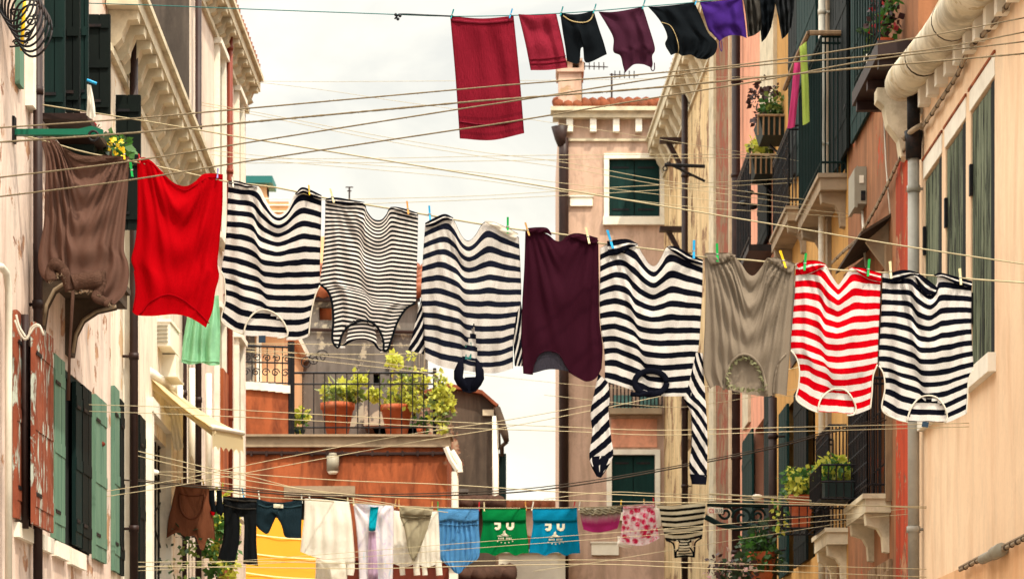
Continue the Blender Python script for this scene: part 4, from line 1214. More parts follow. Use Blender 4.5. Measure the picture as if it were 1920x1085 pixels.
thin = [
 ([(95, 756), (400, 766), (820, 789), (1060, 800), (1240, 806), (1500, 800)], 19, 1.0, 'upper pale line running level across the terracotta pots'),
 ([(95, 768), (400, 779), (820, 800), (1060, 808), (1240, 815), (1500, 808)], 19, 1.0, 'lower pale line running level across the terracotta pots'),
 ([(188, 828), (330, 862), (440, 885), (640, 900), (840, 908), (1060, 922), (1240, 930)], 21, 1.2, 'upper pale line from the round pulley down to the terracotta wall'),
 ([(188, 836), (330, 872), (440, 896), (640, 925), (840, 935), (1060, 938), (1240, 941)], 21, 1.2, 'lower pale line from the round pulley down to the terracotta wall'),
 ([(290, 884), (440, 888), (560, 915), (740, 945)], 23, 1.0, 'pale line from the small white pulley sloping across the wall'),
 ([(290, 887), (400, 903), (640, 935), (840, 960)], 23, 1.0, 'second pale line fanning from the small white pulley'),
 ([(20, 950), (200, 920), (330, 899), (520, 860), (760, 815), (950, 787), (1130, 755)], 20, 1.0, 'upper line rising from the lower left wall over the terracotta wall'),
 ([(20, 958), (200, 930), (330, 910), (520, 875), (760, 831), (950, 800), (1130, 765), (1240, 742)], 20, 1.0, 'lower line rising from the lower left wall over the terracotta wall'),
 ([(270, 1053), (480, 1052), (700, 1056), (900, 1051), (1120, 1049), (1300, 1054)], 21, 1.0, 'pale line level along the bottom, upper of the pair'),
 ([(270, 1061), (480, 1063), (700, 1065), (900, 1060), (1120, 1057), (1300, 1064)], 21, 1.2, 'pale line level along the bottom, lower of the pair'),
 ([(240, 1064), (400, 1054), (640, 1036), (900, 1015), (1120, 1000), (1320, 985), (1440, 975)], 21.5, .7, 'thin line rising across the foot of the coloured shirts'),
 ([(240, 1070), (400, 1062), (640, 1046), (900, 1026), (1120, 1010), (1320, 995), (1440, 985)], 21.5, .7, 'second thin line rising across the foot of the coloured shirts'),
 ([(415, 648), (560, 662), (700, 678), (830, 697)], 33, .9, 'highest line over the roof terrace'),
 ([(400, 655), (560, 662), (700, 664), (790, 662)], 33, .9, 'level line over the roof terrace'),
 ([(400, 644), (600, 645), (790, 648)], 33.2, .9, 'upper level line over the roof terrace'),
 ([(410, 652), (600, 676), (760, 694), (815, 702)], 33.5, .9, 'lowest sloping line over the roof terrace'),
 ([(460, 152), (600, 168), (760, 192), (1000, 225), (1240, 262)], 30, .6, 'faint line high in the sky with a small dark clip'),
 ([(210, 165), (460, 207), (700, 253), (900, 285), (1060, 305), (1240, 338), (1420, 362)], 27, .8, 'upper of two lines sagging from the white cornice across the sky'),
 ([(210, 169), (460, 212), (700, 260), (900, 293), (1060, 315), (1240, 347), (1420, 372)], 27, .8, 'lower of two lines sagging from the white cornice across the sky'),
 ([(228, 256), (430, 286), (700, 310), (880, 322), (1060, 344), (1300, 372), (1420, 384)], 26, .8, 'upper line from behind the taupe top toward the far window'),
 ([(228, 264), (430, 294), (700, 318), (880, 335), (1060, 360), (1300, 388), (1420, 396)], 26, .8, 'lower line from behind the taupe top toward the far window'),
 ([(420, 298), (700, 297), (960, 292), (1200, 290), (1440, 290)], 31, .8, 'upper level line across the closed green shutters'),
 ([(420, 306), (700, 305), (960, 301), (1200, 297), (1440, 296)], 31, .8, 'lower level line across the closed green shutters'),
 ([(600, 375), (900, 367), (1140, 352), (1300, 344), (1440, 337)], 30, .8, 'upper line rising behind the sailor shirts to the far window'),
 ([(640, 384), (900, 374), (1140, 362), (1300, 352), (1440, 345)], 30, .8, 'lower line rising behind the sailor shirts to the far window'),
 ([(350, 135), (480, 152), (860, 152), (1100, 150), (1300, 146)], 31.5, .6, 'faint line across the sky above the thick ropes'),
 ([(1000, 1070), (1140, 1050), (1260, 1030), (1400, 1008)], 24, .7, 'thin dark line rising below the striped tank'),
 ([(1020, 935), (1140, 922), (1240, 925), (1424, 929)], 25.4, .9, 'pale line from the far window to the right hand pulley'),
 ([(1330, 925), (1380, 928), (1423, 931)], 24.6, 2.2, 'short thick pale cord looped at the right hand pulley'),
 ([(860, 697), (1000, 713), (1140, 726), (1330, 735)], 29, .6, 'faint line below the hanging sleeves'),
 ([(1020, 740), (1240, 762), (1340, 755), (1500, 728)], 27, .7, 'thin line sagging beneath the greige top'),
]
for i, (pts, d, r, lb) in enumerate(thin):
    rope(pts, d, r * .68, M['rope_thin'], lb, 'clothesline', None)
# ---------------------------------------------------------------- materials of the street
M['pl_pink'] = plaster('pale_pink_plaster', lin('#e6d2c4', .9), lin('#d8bfae', .9), lin('#8a6a58'), .35, lin('#b08868'), .63, 2.2, .8, .5, lin('#8a6450'))
M['pl_white'] = plaster('white_lime_plaster', lin('#efe4d2', .95), lin('#e6d6bf', .95), lin('#b79a78'), .3, lin('#c8a884'), .66, 1.7, .5, .35)
M['pl_white2'] = plaster('pinkish_white_plaster', lin('#efe0d0', .9), lin('#e4cdbb', .9), lin('#b89680'), .25, None)
M['pl_beige'] = plaster('beige_plaster', lin('#dab8a4', .88), lin('#c8a690', .88), lin('#6f5a44'), .4, lin('#a68a6c'), .66, 1.1, .5, .3)
M['pl_grey'] = plaster('dark_grey_render', lin('#4c443e'), lin('#645a50'), lin('#2c2824'), .5, lin('#8a8070'), .66, 1.2)
M['pl_grey2'] = plaster('grey_render', lin('#77706a'), lin('#5c5650'), lin('#38332c'), .6, lin('#a09684'), .62, 1.5)
M['pl_stain'] = plaster('stained_brown_render', lin('#5e5145'), lin('#4a3f36'), lin('#241e1a'), .6, lin('#a08f78'), .6, 1.4, .9, .5, lin('#7d4a36'))
M['pl_terra'] = plaster('terracotta_plaster', lin('#b2603a'), lin('#8c4828'), lin('#4a2216'), .75, lin('#6c4a38'), .66, .8, .5, .3, streak=.5, grime=.8)
M['pl_terra_d'] = plaster('dark_red_plaster', lin('#6e2c1c'), lin('#5a2418'), lin('#2c1410'), .6, lin('#8a5038'), .64, 1.6)
M['pl_peach'] = plaster('peach_plaster', lin('#e9bc90', .95), lin('#dfaa7c', .95), lin('#c08a5c'), .4, None, scale=.8, bs=.25, streak=.12, grime=.2)
M['pl_cream'] = plaster('cream_peach_plaster', lin('#f2d4b2', .97), lin('#eac6a2', .95), lin('#c89a74'), .35, lin('#dcb08c'), .68, .7, .5, .3, streak=.45, grime=.22)
M['pl_orange'] = plaster('weathered_orange_plaster', lin('#a06c4a'), lin('#85583c'), lin('#66482f'), .6, lin('#a84422'), .64, 1.2, .7, .45, lin('#8a6048'), streak=.18)
M['pl_red'] = plaster('flaking_red_plaster', lin('#b8421e'), lin('#a23a1c'), lin('#5e2414'), .5, lin('#a87858'), .6, 2.6, .6, .6, lin('#7c4a34'), streak=.2)
M['pl_ochre'] = plaster('ochre_plaster', lin('#cc9c5a'), lin('#b88848'), lin('#8e6434'), .4, lin('#6c5a46'), .7, 1.0, .5, .3, streak=.15)
M['pl_rose'] = plaster('salmon_plaster', lin('#e6a688'), lin('#db967a'), lin('#a86a54'), .3, None, streak=.15)
M['pl_straw'] = plaster('straw_peeling_plaster', lin('#e2c79a'), lin('#cfae7e'), lin('#8a6a44'), .55, lin('#9c7a58'), .6, 1.5, .9, .45, lin('#7a5a44'), streak=.12)
M['pl_brick'] = plaster('bared_brick', lin('#9c7a5c'), lin('#7f6048'), lin('#4a382c'), .5, lin('#8a4a34'), .56, 3.0, 1.2, .6)
M['stone'] = simple('istrian_stone', lin('#d6c8ac', .9), .85, 0, .2, 5, .35, lin('#6c5e4a'), .5)
M['stone_w'] = simple('white_stone', lin('#eee6d6', .92), .8, 0, .12, 4, .25, lin('#a89880'), .35)
M['stone_d'] = simple('sooty_stone', lin('#4a3c30'), .9, 0, .3, 6, .4, lin('#1c1613'), .8)
M['pipe_b'] = simple('brown_painted_pipe', lin('#2c1c19'), .5, 0, .2, 4, .05, lin('#4a3630'), .4)
M['pipe_r'] = simple('rust_red_pipe', lin('#7a3422'), .55, 0, .2, 4, .05)
M['pipe_w'] = simple('pale_pipe', lin('#d8d0c0', .9), .5, 0, .1, 4, .04, lin('#8a8070'), .4)
M['pipe_g'] = simple('zinc_pipe', lin('#a8a49a', .9), .5, 0, .2, 5, .08, lin('#6c6a60'), .5)
M['iron'] = simple('black_iron', lin('#17171a'), .55, .2, .2, 12, .15, lin('#4a3228'), .4)
M['tile_d'] = simple('sooty_tile', lin('#4e382e'), .9, 0, .35, 7, .3, lin('#2a221e'), .6)
M['green'] = wood('bottle_green_shutter', lin('#0e2422'), lin('#0a1a19'), lin('#3a4c44'), .7)
M['green_d'] = wood('blackish_green_shutter', lin('#08120f'), lin('#060d0d'), lin('#2a3632'), .72)
M['green_far'] = wood('deep_green_shutter', lin('#0f2f2c'), lin('#0b2523'), lin('#24443e'), .74)
M['teal'] = wood('faded_teal_shutter', lin('#67836f'), lin('#4f6e5e'), lin('#a8b8a0'), .68)
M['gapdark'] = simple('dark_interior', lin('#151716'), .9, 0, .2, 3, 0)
M['peelw'] = wood('peeling_brown_shutter', lin('#8a4a34'), lin('#6e3828'), lin('#a8aea2'), .54, sc=8, zs=.3, bs=.7)
M['weather'] = wood('weathered_green_boards', lin('#757c66'), lin('#38422f'), lin('#171c14'), .51, sc=8, zs=.1, bs=.6)
M['plank'] = wood('bare_grey_boards', lin('#9a7e60'), lin('#6e5844'), lin('#3a2c22'), .6, sc=10, zs=.08, bs=.6)
M['tile'] = simple('roof_tile', lin('#82482f'), .85, 0, .35, 7, .3, lin('#4a3a30'), .6)
M['pot'] = simple('terracotta_pot', lin('#a8502e'), .8, 0, .2, 7, .15, lin('#d0a888'), .3)
M['pot_d'] = simple('dark_plastic_trough', lin('#1c2a28'), .6, 0, .2, 7, .05)
M['canvas'] = fabric('cream_awning_canvas', lin('#f2e0b4'), trans=.45, wrinkle=.1)
M['concrete'] = simple('old_concrete', lin('#a08c74', .9), .95, 0, .25, 4, .4, lin('#4c4034'), .6)
M['grey_box'] = simple('grey_plastic_box', lin('#8f8878'), .5, 0, .1, 6, .03)
M['white_p'] = simple('white_paint', lin('#f2ead8', .92), .6, 0, .08, 5, .08, lin('#c0b098'), .3)
M['lf_lime'] = leafmat('lime_leaf', lin('#dcd858', .92), lin('#b8c044', .9))
M['lf_green'] = leafmat('green_leaf', lin('#4a7a2c', .9), lin('#35602a', .9))
M['lf_dark'] = leafmat('dark_leaf', lin('#2c4a26', .9), lin('#3a4a30', .9))
M['lf_olive'] = leafmat('olive_leaf', lin('#7a8a3c', .9), lin('#5c7030', .9))
M['lf_purple'] = leafmat('purple_leaf', lin('#3a2024', .9), lin('#4a2a26', .9), .2)
M['bl_red'] = leafmat('red_petal', lin('#b81c28'), lin('#d04a50'), .3)
M['bl_pink'] = leafmat('pale_petal', lin('#d8a0b0'), lin('#c8b89a'), .3)
M['ground'] = plaster('paving_stone', lin('#8c8478'), lin('#787066'), lin('#4a443c'), .4)

mb = MB()
mb.box(-60, 60, -20, 140, -.3, 0)
tag(mb.build('ground', M['ground']), kind='structure')

# ---------------------------------------------------------------- helpers for houses
def house(name, label, loc, cat='house'):
    return thing(name, label, cat, loc)

def leaf_flat(fr, rt, x0, x1, yt, yb, mat, o=.014, th=.016, z=None, slats=0, parts=None, name='shutter'):
    """a shutter leaf folded flat on the wall (or closed in its opening), with battens"""
    a, b, zb, zt = fr.rect(x0, x1, yt, yb, o)
    if z:
        zb, zt = z
    mb = MB()
    w = b - a
    nb = max(2, int(round(w / .14)))
    for i in range(nb):
        fr.box(mb, a + w * i / nb + .004, a + w * (i + 1) / nb - .004, zb, zt, o, o + th - .002 * (i % 2))
    fr.box(mb, a + .002, b - .002, zb + .002, zt - .002, o - .012, o + th * .6)
    for q in (.12, .5, .88) if zt - zb > .8 else (.2, .8):
        zc = zb + (zt - zb) * q
        fr.box(mb, a + .01, b - .01, zc - .04, zc + .04, o + th - .001, o + th + .004)
    ob = mb.build(name, mat, rt)
    for q in (.15, .85):
        zc = zb + (zt - zb) * q
        fr.box(MB(), a + .02, a + min(.2, w * .6), zc - .012, zc + .012, o + th + .0045, o + th + .008).build('hinge', M['iron'], ob)
    return ob

def leaf_out(fr, rt, D, x0, x1, yt, yb, mat, name='shutter'):
    """a shutter leaf standing open, square to the wall"""
    p, q = P(x0, yt, D), P(x1, yb, D)
    mb = MB()
    w = q.x - p.x
    nb = max(2, int(round(w / .09)))
    for i in range(nb):
        mb.box(p.x + w * i / nb + .003, p.x + w * (i + 1) / nb - .003, D - .002 * (i % 2), D + .035, q.z, p.z)
    mb.box(p.x + .002, q.x - .002, D + .012, D + .03, q.z + .002, p.z - .002)
    h = p.z - q.z
    for k in (.1, .5, .9):
        mb.box(p.x + .012, q.x - .012, D - .016, D - .003, q.z + h * k - .03, q.z + h * k + .03)
    ob = mb.build(name, mat, rt)
    for k in (.12, .88):
        MB().box(p.x + .01, p.x + w * .6, D - .024, D - .0165, q.z + h * k - .01, q.z + h * k + .01).build('hinge', M['iron'], ob)
    return ob

def pipe(fr, rt, xc, yt, yb, rpx, mat, o=.08, name='drainpipe', joints=True, x_end=None):
    a, zt = fr.hit(xc, yt, o)
    _, zb = fr.hit(xc, yb, o)
    dist = (fr.W(a, zt, o) - CAM).y
    r = rpx * dist / F
    mb = MB()
    mb.tube([fr.W(a, zb, o), fr.W(a, (zb + zt) / 2, o), fr.W(a, zt, o)], r, 12)
    ob = mb.build(name, mat, rt, True)
    if joints:
        z = zb + .5
        while z < zt - .2:
            mb = MB()
            mb.tube([fr.W(a, z - .025, o), fr.W(a, z + .025, o)], r * 1.18, 12)
            fr.box(mb, a - .008, a + .008, z - .01, z + .01, 0, o)
            mb.build('pipe_bracket', mat, ob, True)
            z += 1.35
    return ob

def cornice(fr, rt, s0, s1, z, out, mat, n, drop=.34, w=.12, th=.1):
    mb = MB()
    fr.box(mb, s0, s1, z, z + th, 0, out)
    fr.box(mb, s0, s1, z + th, z + th + .05, 0, out + .04)
    fr.box(mb, s0, s1, z - drop, z - drop + .06, 0, .04)
    co = mb.build('cornice', mat, rt)
    for i in range(n):
        c = s0 + (s1 - s0) * (i + .5) / n
        prof = [(0, -drop + .07), (.05, -drop + .07), (.1, -drop * .62), (out * .45, -drop * .5), (out * .62, -drop * .22), (out * .93, -drop * .2), (out * .95, -.002), (0, -.002)]
        mb = MB()
        mb.prism([fr.W(c - w / 2, z + q, p) for p, q in prof], fr.u * w)
        mb.build('bracket', mat, co)
    return co

def iron_bars(mb, p, q, h, n, r=.008, mid=(.08, .95)):
    """upright bars between two rail ends p-q (points at the foot), h tall"""
    p, q = Vector(p), Vector(q)
    up = Vector((0, 0, 1))
    for k in mid:
        mb.tube([p + up * h * k, q + up * h * k], r * 1.4, 5)
    mb.tube([p + up * h, q + up * h], r * 1.8, 5)
    for i in range(n + 1):
        c = p.lerp(q, i / n)
        mb.tube([c, c + up * h], r, 5)
    return mb

def scroll(mb, c, ux, r, turns=1.4, th=.006, flip=1, n=22):
    c, ux = Vector(c), Vector(ux)
    pts = []
    for i in range(n + 1):
        a = 2 * PI * turns * i / n
        k = r * (1 - .8 * i / n)
        pts.append(c + ux * math.cos(a) * k * flip + Vector((0, 0, math.sin(a) * k)))
    mb.tube(pts, th, 5)

def tiles(mb, p, q, up, n, r=.06, rows=1):
    """rows of half-round tiles: p-q along the eave, up the vector from eave to ridge"""
    p, q, up = Vector(p), Vector(q), Vector(up)
    rg = random.Random(n)
    for i in range(n):
        a = p.lerp(q, (i + .5) / n)
        for k in range(rows):
            o = Vector((0, 0, .012 * k + rg.uniform(-.012, .012)))
            s0, s1 = a + up * (k / rows) + o, a + up * ((k + 1.15) / rows) + o
            mb.tube([s0, s1], [r * 1.05, r * .85], 8)
    return mb

def foliage(rt, c, rad, n, size, mats, seed, name='foliage', clumps=9, dens=.5):
    for i, (m, fr_) in enumerate(mats):
        MB().leaves(c, rad, int(n * fr_), size, clumps, seed + i * 7, dens=dens).build(name if i == 0 else 'foliage' if i == 1 else 'blossom', m, rt)

# ---------------------------------------------------------------- left side, nearest house
A = Fr((-3.1, 0, 0), (0, 1, 0), (1, 0, 0))
h = house('townhouse', 'pale pink peeling house at the left edge with peeling brown and faded teal shutters', (-3.1, 17, 0))
zw = (3.13, 4.32)
opsA = [(A.hit(40, 800)[0], A.hit(60, 800)[0], *zw), (A.hit(118, 800)[0], A.hit(168, 800)[0], *zw), (A.hit(38, 100)[0], A.hit(46, 100)[0], 5.85, 8.2)]
mb = MB()
A.wall(mb, 13.5, 20.2, 0, 9.6, opsA, .035)
mb.build('wall', M['pl_pink'], h)
for i, o in enumerate(opsA):
    mb = MB()
    A.box(mb, o[0] + .003, o[1] - .003, o[2] + .003, o[3] - .003, -.034, -.03)
    wn = mb.build('window', M['gapdark'], h)
    mb = MB()
    for k in (0, 1):
        a = o[0] + .004 if k == 0 else o[1] - .024
        A.box(mb, a, a + .02, o[2] + .004, o[3] - .004, -.029, -.002)
    A.box(mb, o[0] + .026, o[1] - .026, o[3] - .05, o[3] - .004, -.029, -.004)
    mb.build('frame', M['green'] if i else M['pipe_b'], wn)
leaf_flat(A, h, 27, 39, 610, 975, M['peelw'], z=(3.13, 4.4))
leaf_flat(A, h, 61, 96, 630, 990, M['peelw'], o=.11, z=(3.1, 4.34))
leaf_flat(A, h, 98, 118, 670, 1005, M['teal'], z=(3.12, 4.34))
leaf_flat(A, h, 138, 150, 700, 1025, M['green'], o=.01, z=(3.15, 4.28))
leaf_flat(A, h, 151, 168, 700, 1025, M['green_d'], o=.01, z=(3.14, 4.3))
leaf_flat(A, h, 175, 197, 750, 1055, M['teal'], z=(3.12, 4.31))
for x0, x1 in ((26, 59), (73, 92), (97, 121), (126, 153)):
    a, b = A.hit(x0, 990)[0], A.hit(x1, 990)[0]
    mb = MB()
    A.box(mb, a, b, 3.0 + .01 * (x0 % 3), 3.11, -.02, .035)
    mb.build('sill', M['stone_w'], h)
pipe(A, h, 71, -60, 1120, 9, M['pipe_b'], .055)
pipe(A, h, 47, 990, 590, 7, M['pipe_b'], .05, joints=False)
mb = MB()
mb.tube([A.pt(x, y, .06) for x, y in ((-14, 498), (2, 500), (12, 512), (16, 545), (16, 700), (16, 1110))], .022, 8)
mb.build('conduit', M['pipe_w'], h, True)
# window surround and dark leaves of the upper floor
mb = MB()
A.box(mb, A.hit(28, 100)[0], A.hit(36, 100)[0], 5.8, 9, .0, .03)
mb.build('window_frame', M['teal'], h)
mb = MB()
A.box(mb, A.hit(47, 100)[0], A.hit(58, 100)[0], 5.75, 9, .0, .05)
mb.build('window_casing', M['stone_w'], h)
leaf_out(A, h, 17.25, 82, 122, -90, 214, M['green'])
leaf_out(A, h, 17.55, 122, 150, -90, 210, M['green_d'])
leaf_out(A, h, 17.75, 150, 166, -90, 208, M['green'])
leaf_out(A, h, 19.0, 165, 207, 27, 213, M['green_d'])
mb = MB()
q0, q1 = P(80, 214, 17.24), P(166, 226, 17.24)
mb.box(q0.x, q1.x, 17.2, 18.4, q1.z, q0.z - .003)
mb.build('sill', M['pipe_b'], h)
# balcony over the lower windows, on two curved brackets
mb = MB()
A.box(mb, 17.0, 18.6, 4.8, 4.9, 0, .36)
A.box(mb, 16.97, 18.63, 4.9, 4.94, 0, .38)
bal = mb.build('balcony', M['stone_d'], h)
for c in (17.12, 18.25):
    prof = [(.0, 4.42), (.04, 4.42), (.06, 4.56), (.11, 4.66), (.2, 4.72), (.33, 4.75), (.34, 4.798), (0, 4.798)]
    mb = MB()
    mb.prism([A.W(c - .08, z, o) for o, z in prof], A.u * .17)
    mb.build('corbel', M['stone_d'], bal)
    mb = MB()
    mb.tube([A.W(c - .085, z, o + .01) for o, z in ((.045, 4.43), (.065, 4.56), (.115, 4.655), (.2, 4.712), (.34, 4.745))], .012, 6)
    mb.build('corbel_moulding', M['concrete'], bal, True)
# loose objects at the upper left
t = thing('drying_bracket', 'green painted metal arm reaching out from the left wall to hold the front line', 'bracket', (-3.1, 16.3, 5.5))
mb = MB()
mb.box(-3.1, -2.56, 16.28, 16.33, P(0, 254, 16.3).z, P(0, 243, 16.3).z)
mb.prism([(-2.72, 16.3, P(0, 243, 16.3).z), (-2.62, 16.3, P(0, 236, 16.3).z), (-2.55, 16.3, P(0, 243, 16.3).z), (-2.55, 16.3, P(0, 256, 16.3).z), (-2.7, 16.3, P(0, 254, 16.3).z)], (0, .03, 0))
mb.build('arm', simple('green_enamel', lin('#0c5a44'), .4, 0, .1, 8, .03), t)
mb = MB()
mb.box(-3.099, -3.085, 16.27, 16.34, 5.42, 5.58)
mb.build('wall_plate', M['iron'], t)
mb = MB()
mb.tube([Vector((-2.6 + .03 * math.cos(a), 16.26, P(0, 258, 16.3).z + .03 * math.sin(a))) for a in [2 * PI * i / 14 for i in range(15)]], .008, 6)
mb.build('pulley', M['iron'], t, True)
t = thing('flower_box', 'window box of green plants and yellow flowers behind the taupe top', 'flower box', A.W(18.4, 5.72, .2))
mb = MB()
A.box(mb, 17.9, 19.0, 5.66, 5.84, .02, .24)
mb.build('trough', M['pot_d'], t)
foliage(t, A.W(18.5, 5.9, .2), (.16, .55, .14), 260, .07, [(M['lf_green'], .7), (M['lf_dark'], .5), (M['bl_red'], .06)], 5, clumps=12)
MB().leaves(A.W(18.0, 5.78, .36), (.06, .1, .14), 40, .035, 5, 8).build('yellow_flowers', leafmat('yellow_petal', lin('#e8c020'), lin('#f0d848'), .3), t)
t = thing('cable_coil', 'hanging coil of black cable loops at the upper left corner', 'cable coil', A.W(16.0, 6.1, .08))
for k in range(8):
    mb = MB()
    c = A.W(15.8 + .03 * k, 6.18 - .022 * k, .1 + .012 * k)
    mb.tube([c + Vector((.105 * math.cos(a), .03 * math.sin(a * 2), .155 * math.sin(a))) for a in [2 * PI * i / 30 for i in range(31)]], .007, 6)
    mb.build('loop', M['iron'], t, True)
for k in range(4):
    mb = MB()
    c = A.W(15.75 + .05 * k, 6.62, .07 + .012 * k)
    mb.tube([c + Vector((.075 * math.cos(a), 0, .17 * math.sin(a))) for a in [2 * PI * i / 26 for i in range(27)]], .012, 6)
    mb.build('cable_loop', M['iron'], t, True)
t = thing('wrought_bracket', 'small black wrought iron scrollwork hanging with a chain near the upper left corner', 'ironwork', A.W(16.5, 6.4, .05))
mb = MB()
for i, (x, y, r) in enumerate([(28, 25, .03), (40, 45, .04), (58, 40, .035), (66, 32, .02), (34, 62, .04), (50, 64, .03), (30, 80, .02), (46, 82, .02)]):
    scroll(mb, P(x, y, 16.2), (1, 0, 0), r, 1.5, .005, 1 if i % 2 else -1)
mb.tube([P(4, 84, 16.2), P(20, 88, 16.2), P(40, 86, 16.2), P(55, 70, 16.2), P(72, 36, 16.2)], .006, 6)
mb.tube([P(10, 20, 16.2), P(30, 18, 16.2), P(52, 20, 16.2)], .006, 6)
mb.build('scrollwork', M['iron'], t, True)
mb = MB()
mb.tube([P(47, -8, 16.15), P(45, 20, 16.15), P(43, 55, 16.15), P(40, 95, 16.15)], [.008, .012, .012, .009], 6)
mb.build('yellow_cord', pegmat('yellow'), t, True)
simple_cloth('white_rag', 'white rag hanging from a bright blue peg against the dark shutters', 'cloth', 17.1, ((163, 158), (171, 160), (180, 218), (162, 216)), M['white'], 4, 0, 6, nu=8, nv=16, thick=.015)
mb = MB()
mb.tube([P(163, 150, 17.08), P(181, 157, 17.08)], .009, 8)
tag(mb.build('clothes_peg', pegmat('blue'), None, True), 'long bright blue peg sticking out above the white rag', 'clothes peg')
mb = MB()
for pts in ([(28, 600), (40, 630), (52, 634), (58, 615), (72, 608), (82, 628)], [(34, 618), (46, 636), (54, 628), (66, 612), (76, 612)], [(30, 590), (36, 612), (48, 632)]):
    mb.tube([P(p.x, p.y, 16.2) for p in cr(pts, 16)], .008, 5)
tag(mb.build('knotted_cord', M['piping'], None, True), 'knot of white cord tied round the brown pipe at the left', 'cord')

for nm, x, y, d, mt, lb in (('line_wheel', 188, 832, 19.6, 'pl_terra_d', 'dark red oval pulley where a pair of pale lines leaves the left wall'), ('line_wheel', 289, 885, 22.8, 'white_p', 'small white oval pulley where two thin lines leave the white house')):
    t = thing('line_pulley', lb, 'pulley', P(x, y, d))
    mb = MB()
    mb.ball(P(x, y, d), 8 * d / F, 10, (1.2, .5, .7))
    mb.build('wheel', M[mt], t, True)
    mb = MB()
    mb.tube([P(x - 4, y, d), P(x - 22, y - 3, d + .1)], .008, 5)
    mb.build('hook', M['iron'], t)

# ---------------------------------------------------------------- left side, white house with the bracketed cornice
B = Fr((-3.1, 20.22, 0), (-.026, 1, 0), (1, .026, 0))
h = house('white_house', 'white plastered house on the left under a deep stone cornice of curled brackets', (-3.1, 23, 0))
mb = MB()
gw = [(B.hit(278, 900)[0], B.hit(311, 900)[0], 2.2, 4.5)]
B.wall(mb, 0, 5.95, 0, 7.38, gw, .2)
mb.build('wall', M['pl_white'], h)
cornice(B, h, -.3, 5.95, 7.3, .235, M['stone'], 15, .34, .15, .12)
mb = MB()
tiles(mb, B.W(.1, 7.44, .1), B.W(5.9, 7.44, .1), B.n * -3.2 + Vector((0, 0, .7)), 34, .08, 6)
mb.build('roof', M['tile'], h, True)
pipe(B, h, 251, 50, 1110, 8, M['pipe_b'], .09)
leaf_out(B, h, 20.5, 213, 264, 178, 430, M['green_d'])
leaf_flat(B, h, 211, 221, 720, 1060, M['teal'], z=(3.1, 4.5))
leaf_flat(B, h, 222, 230, 760, 1060, M['green_d'], z=(3.1, 4.45))
leaf_flat(B, h, 259, 270, 765, 1085, M['green_d'], z=(2.9, 4.5))
mb = MB()
B.box(mb, B.hit(231, 800)[0], B.hit(242, 800)[0], 0, 6.1, 0, .05)
mb.build('pilaster', M['stone_w'], h)
mb = MB()
B.box(mb, gw[0][0] - .16, gw[0][0], 2.1, 4.62, 0, .05)
B.box(mb, gw[0][1], gw[0][1] + .12, 2.1, 4.62, 0, .05)
B.box(mb, gw[0][0] - .16, gw[0][1] + .12, 4.62, 4.74, 0, .06)
mb.build('window_surround', M['stone_w'], h)
mb = MB()
B.box(mb, gw[0][0] + .003, gw[0][1] - .003, 2.21, 4.49, -.19, -.17)
wn = mb.build('window', M['gapdark'], h)
mb = MB()
a, b = gw[0][0], gw[0][1]
for i in range(5):
    c = a + (b - a) * (i + .5) / 5
    mb.tube([B.W(c, 2.2, -.05), B.W(c, 4.5, -.05)], .01, 5)
for z in (2.6, 3.1, 3.6, 4.1):
    mb.tube([B.W(a, z, -.05), B.W(b, z + .4, -.05)], .008, 5)
    mb.tube([B.W(a, z + .4, -.05), B.W(b, z, -.05)], .008, 5)
mb.build('grille', M['iron'], wn)
t = thing('air_conditioner', 'cream air conditioning box fixed to the white wall behind the mint t-shirt', 'air conditioner', B.W(3.0, 4.9, .2))
q = [P(280, 604, 23.4), P(319, 648, 23.4)]
mb = MB()
mb.box(q[0].x, q[1].x, 23.4, 24.0, q[1].z, q[0].z)
mb.box(q[0].x - .01, q[1].x + .01, 23.39, 24.02, q[0].z + .002, q[0].z + .03)
mb.build('casing', M['white_p'], t)
mb = MB()
for i in range(5):
    z = q[1].z + .03 + i * .035
    mb.box(q[0].x + .02, q[1].x - .02, 23.385, 23.399, z, z + .012)
mb.build('louvre', M['grey_box'], t)
q = [P(300, 664, 23.8), P(330, 702, 23.8)]
mb = MB()
mb.box(q[0].x, q[1].x, 23.8, 24.3, q[1].z, q[0].z)
mb.box(q[0].x - .008, q[1].x + .008, 23.79, 24.31, q[1].z - .02, q[1].z - .002)
tag(mb.build('cream_box', M['white_p']), 'plain cream box on the white wall just above the awning', 'box')
# awning
t = thing('awning', 'cream canvas awning with wooden arms sloping out from the white house', 'awning', B.W(2.8, 4.6, .1))
w0, w1 = P(277, 703, 22.9), P(335, 738, 25.4)
o0, o1 = P(398, 800, 23.3), P(456, 812, 25.4)
mb = MB()
for k in (0, 1):
    vs, fs = [], []
    for j in range(9):
        for i in range(9):
            p = w0.lerp(w1, i / 8).lerp(o0.lerp(o1, i / 8), j / 8)
            p.z -= .035 * math.sin(PI * j / 8) + k * .006
            vs.append(p)
    for j in range(8):
        for i in range(8):
            a = j * 9 + i
            fs.append((a, a + 1, a + 10, a + 9))
    mb.add(vs, fs)
mb.build('canopy', M['canvas'], t, True)
mb = MB()
vs, fs = [], []
for i in range(25):
    p = o0.lerp(o1, i / 24)
    d = .2 - .035 * abs(math.sin(i * PI / 4))
    vs += [p, p - Vector((-.005, .02, d))]
for i in range(24):
    fs.append((2 * i, 2 * i + 2, 2 * i + 3, 2 * i + 1))
mb.add(vs, fs)
mb.build('valance', M['canvas'], t)
for k in (.06, .94):
    mb = MB()
    a_, b_ = w0.lerp(w1, k), o0.lerp(o1, k)
    dn = Vector((0, 0, -.07))
    mb.tube([a_ + dn, b_ + dn * .8], .028, 6)
    mb.build('arm', M['canvas'], t)
mb = MB()
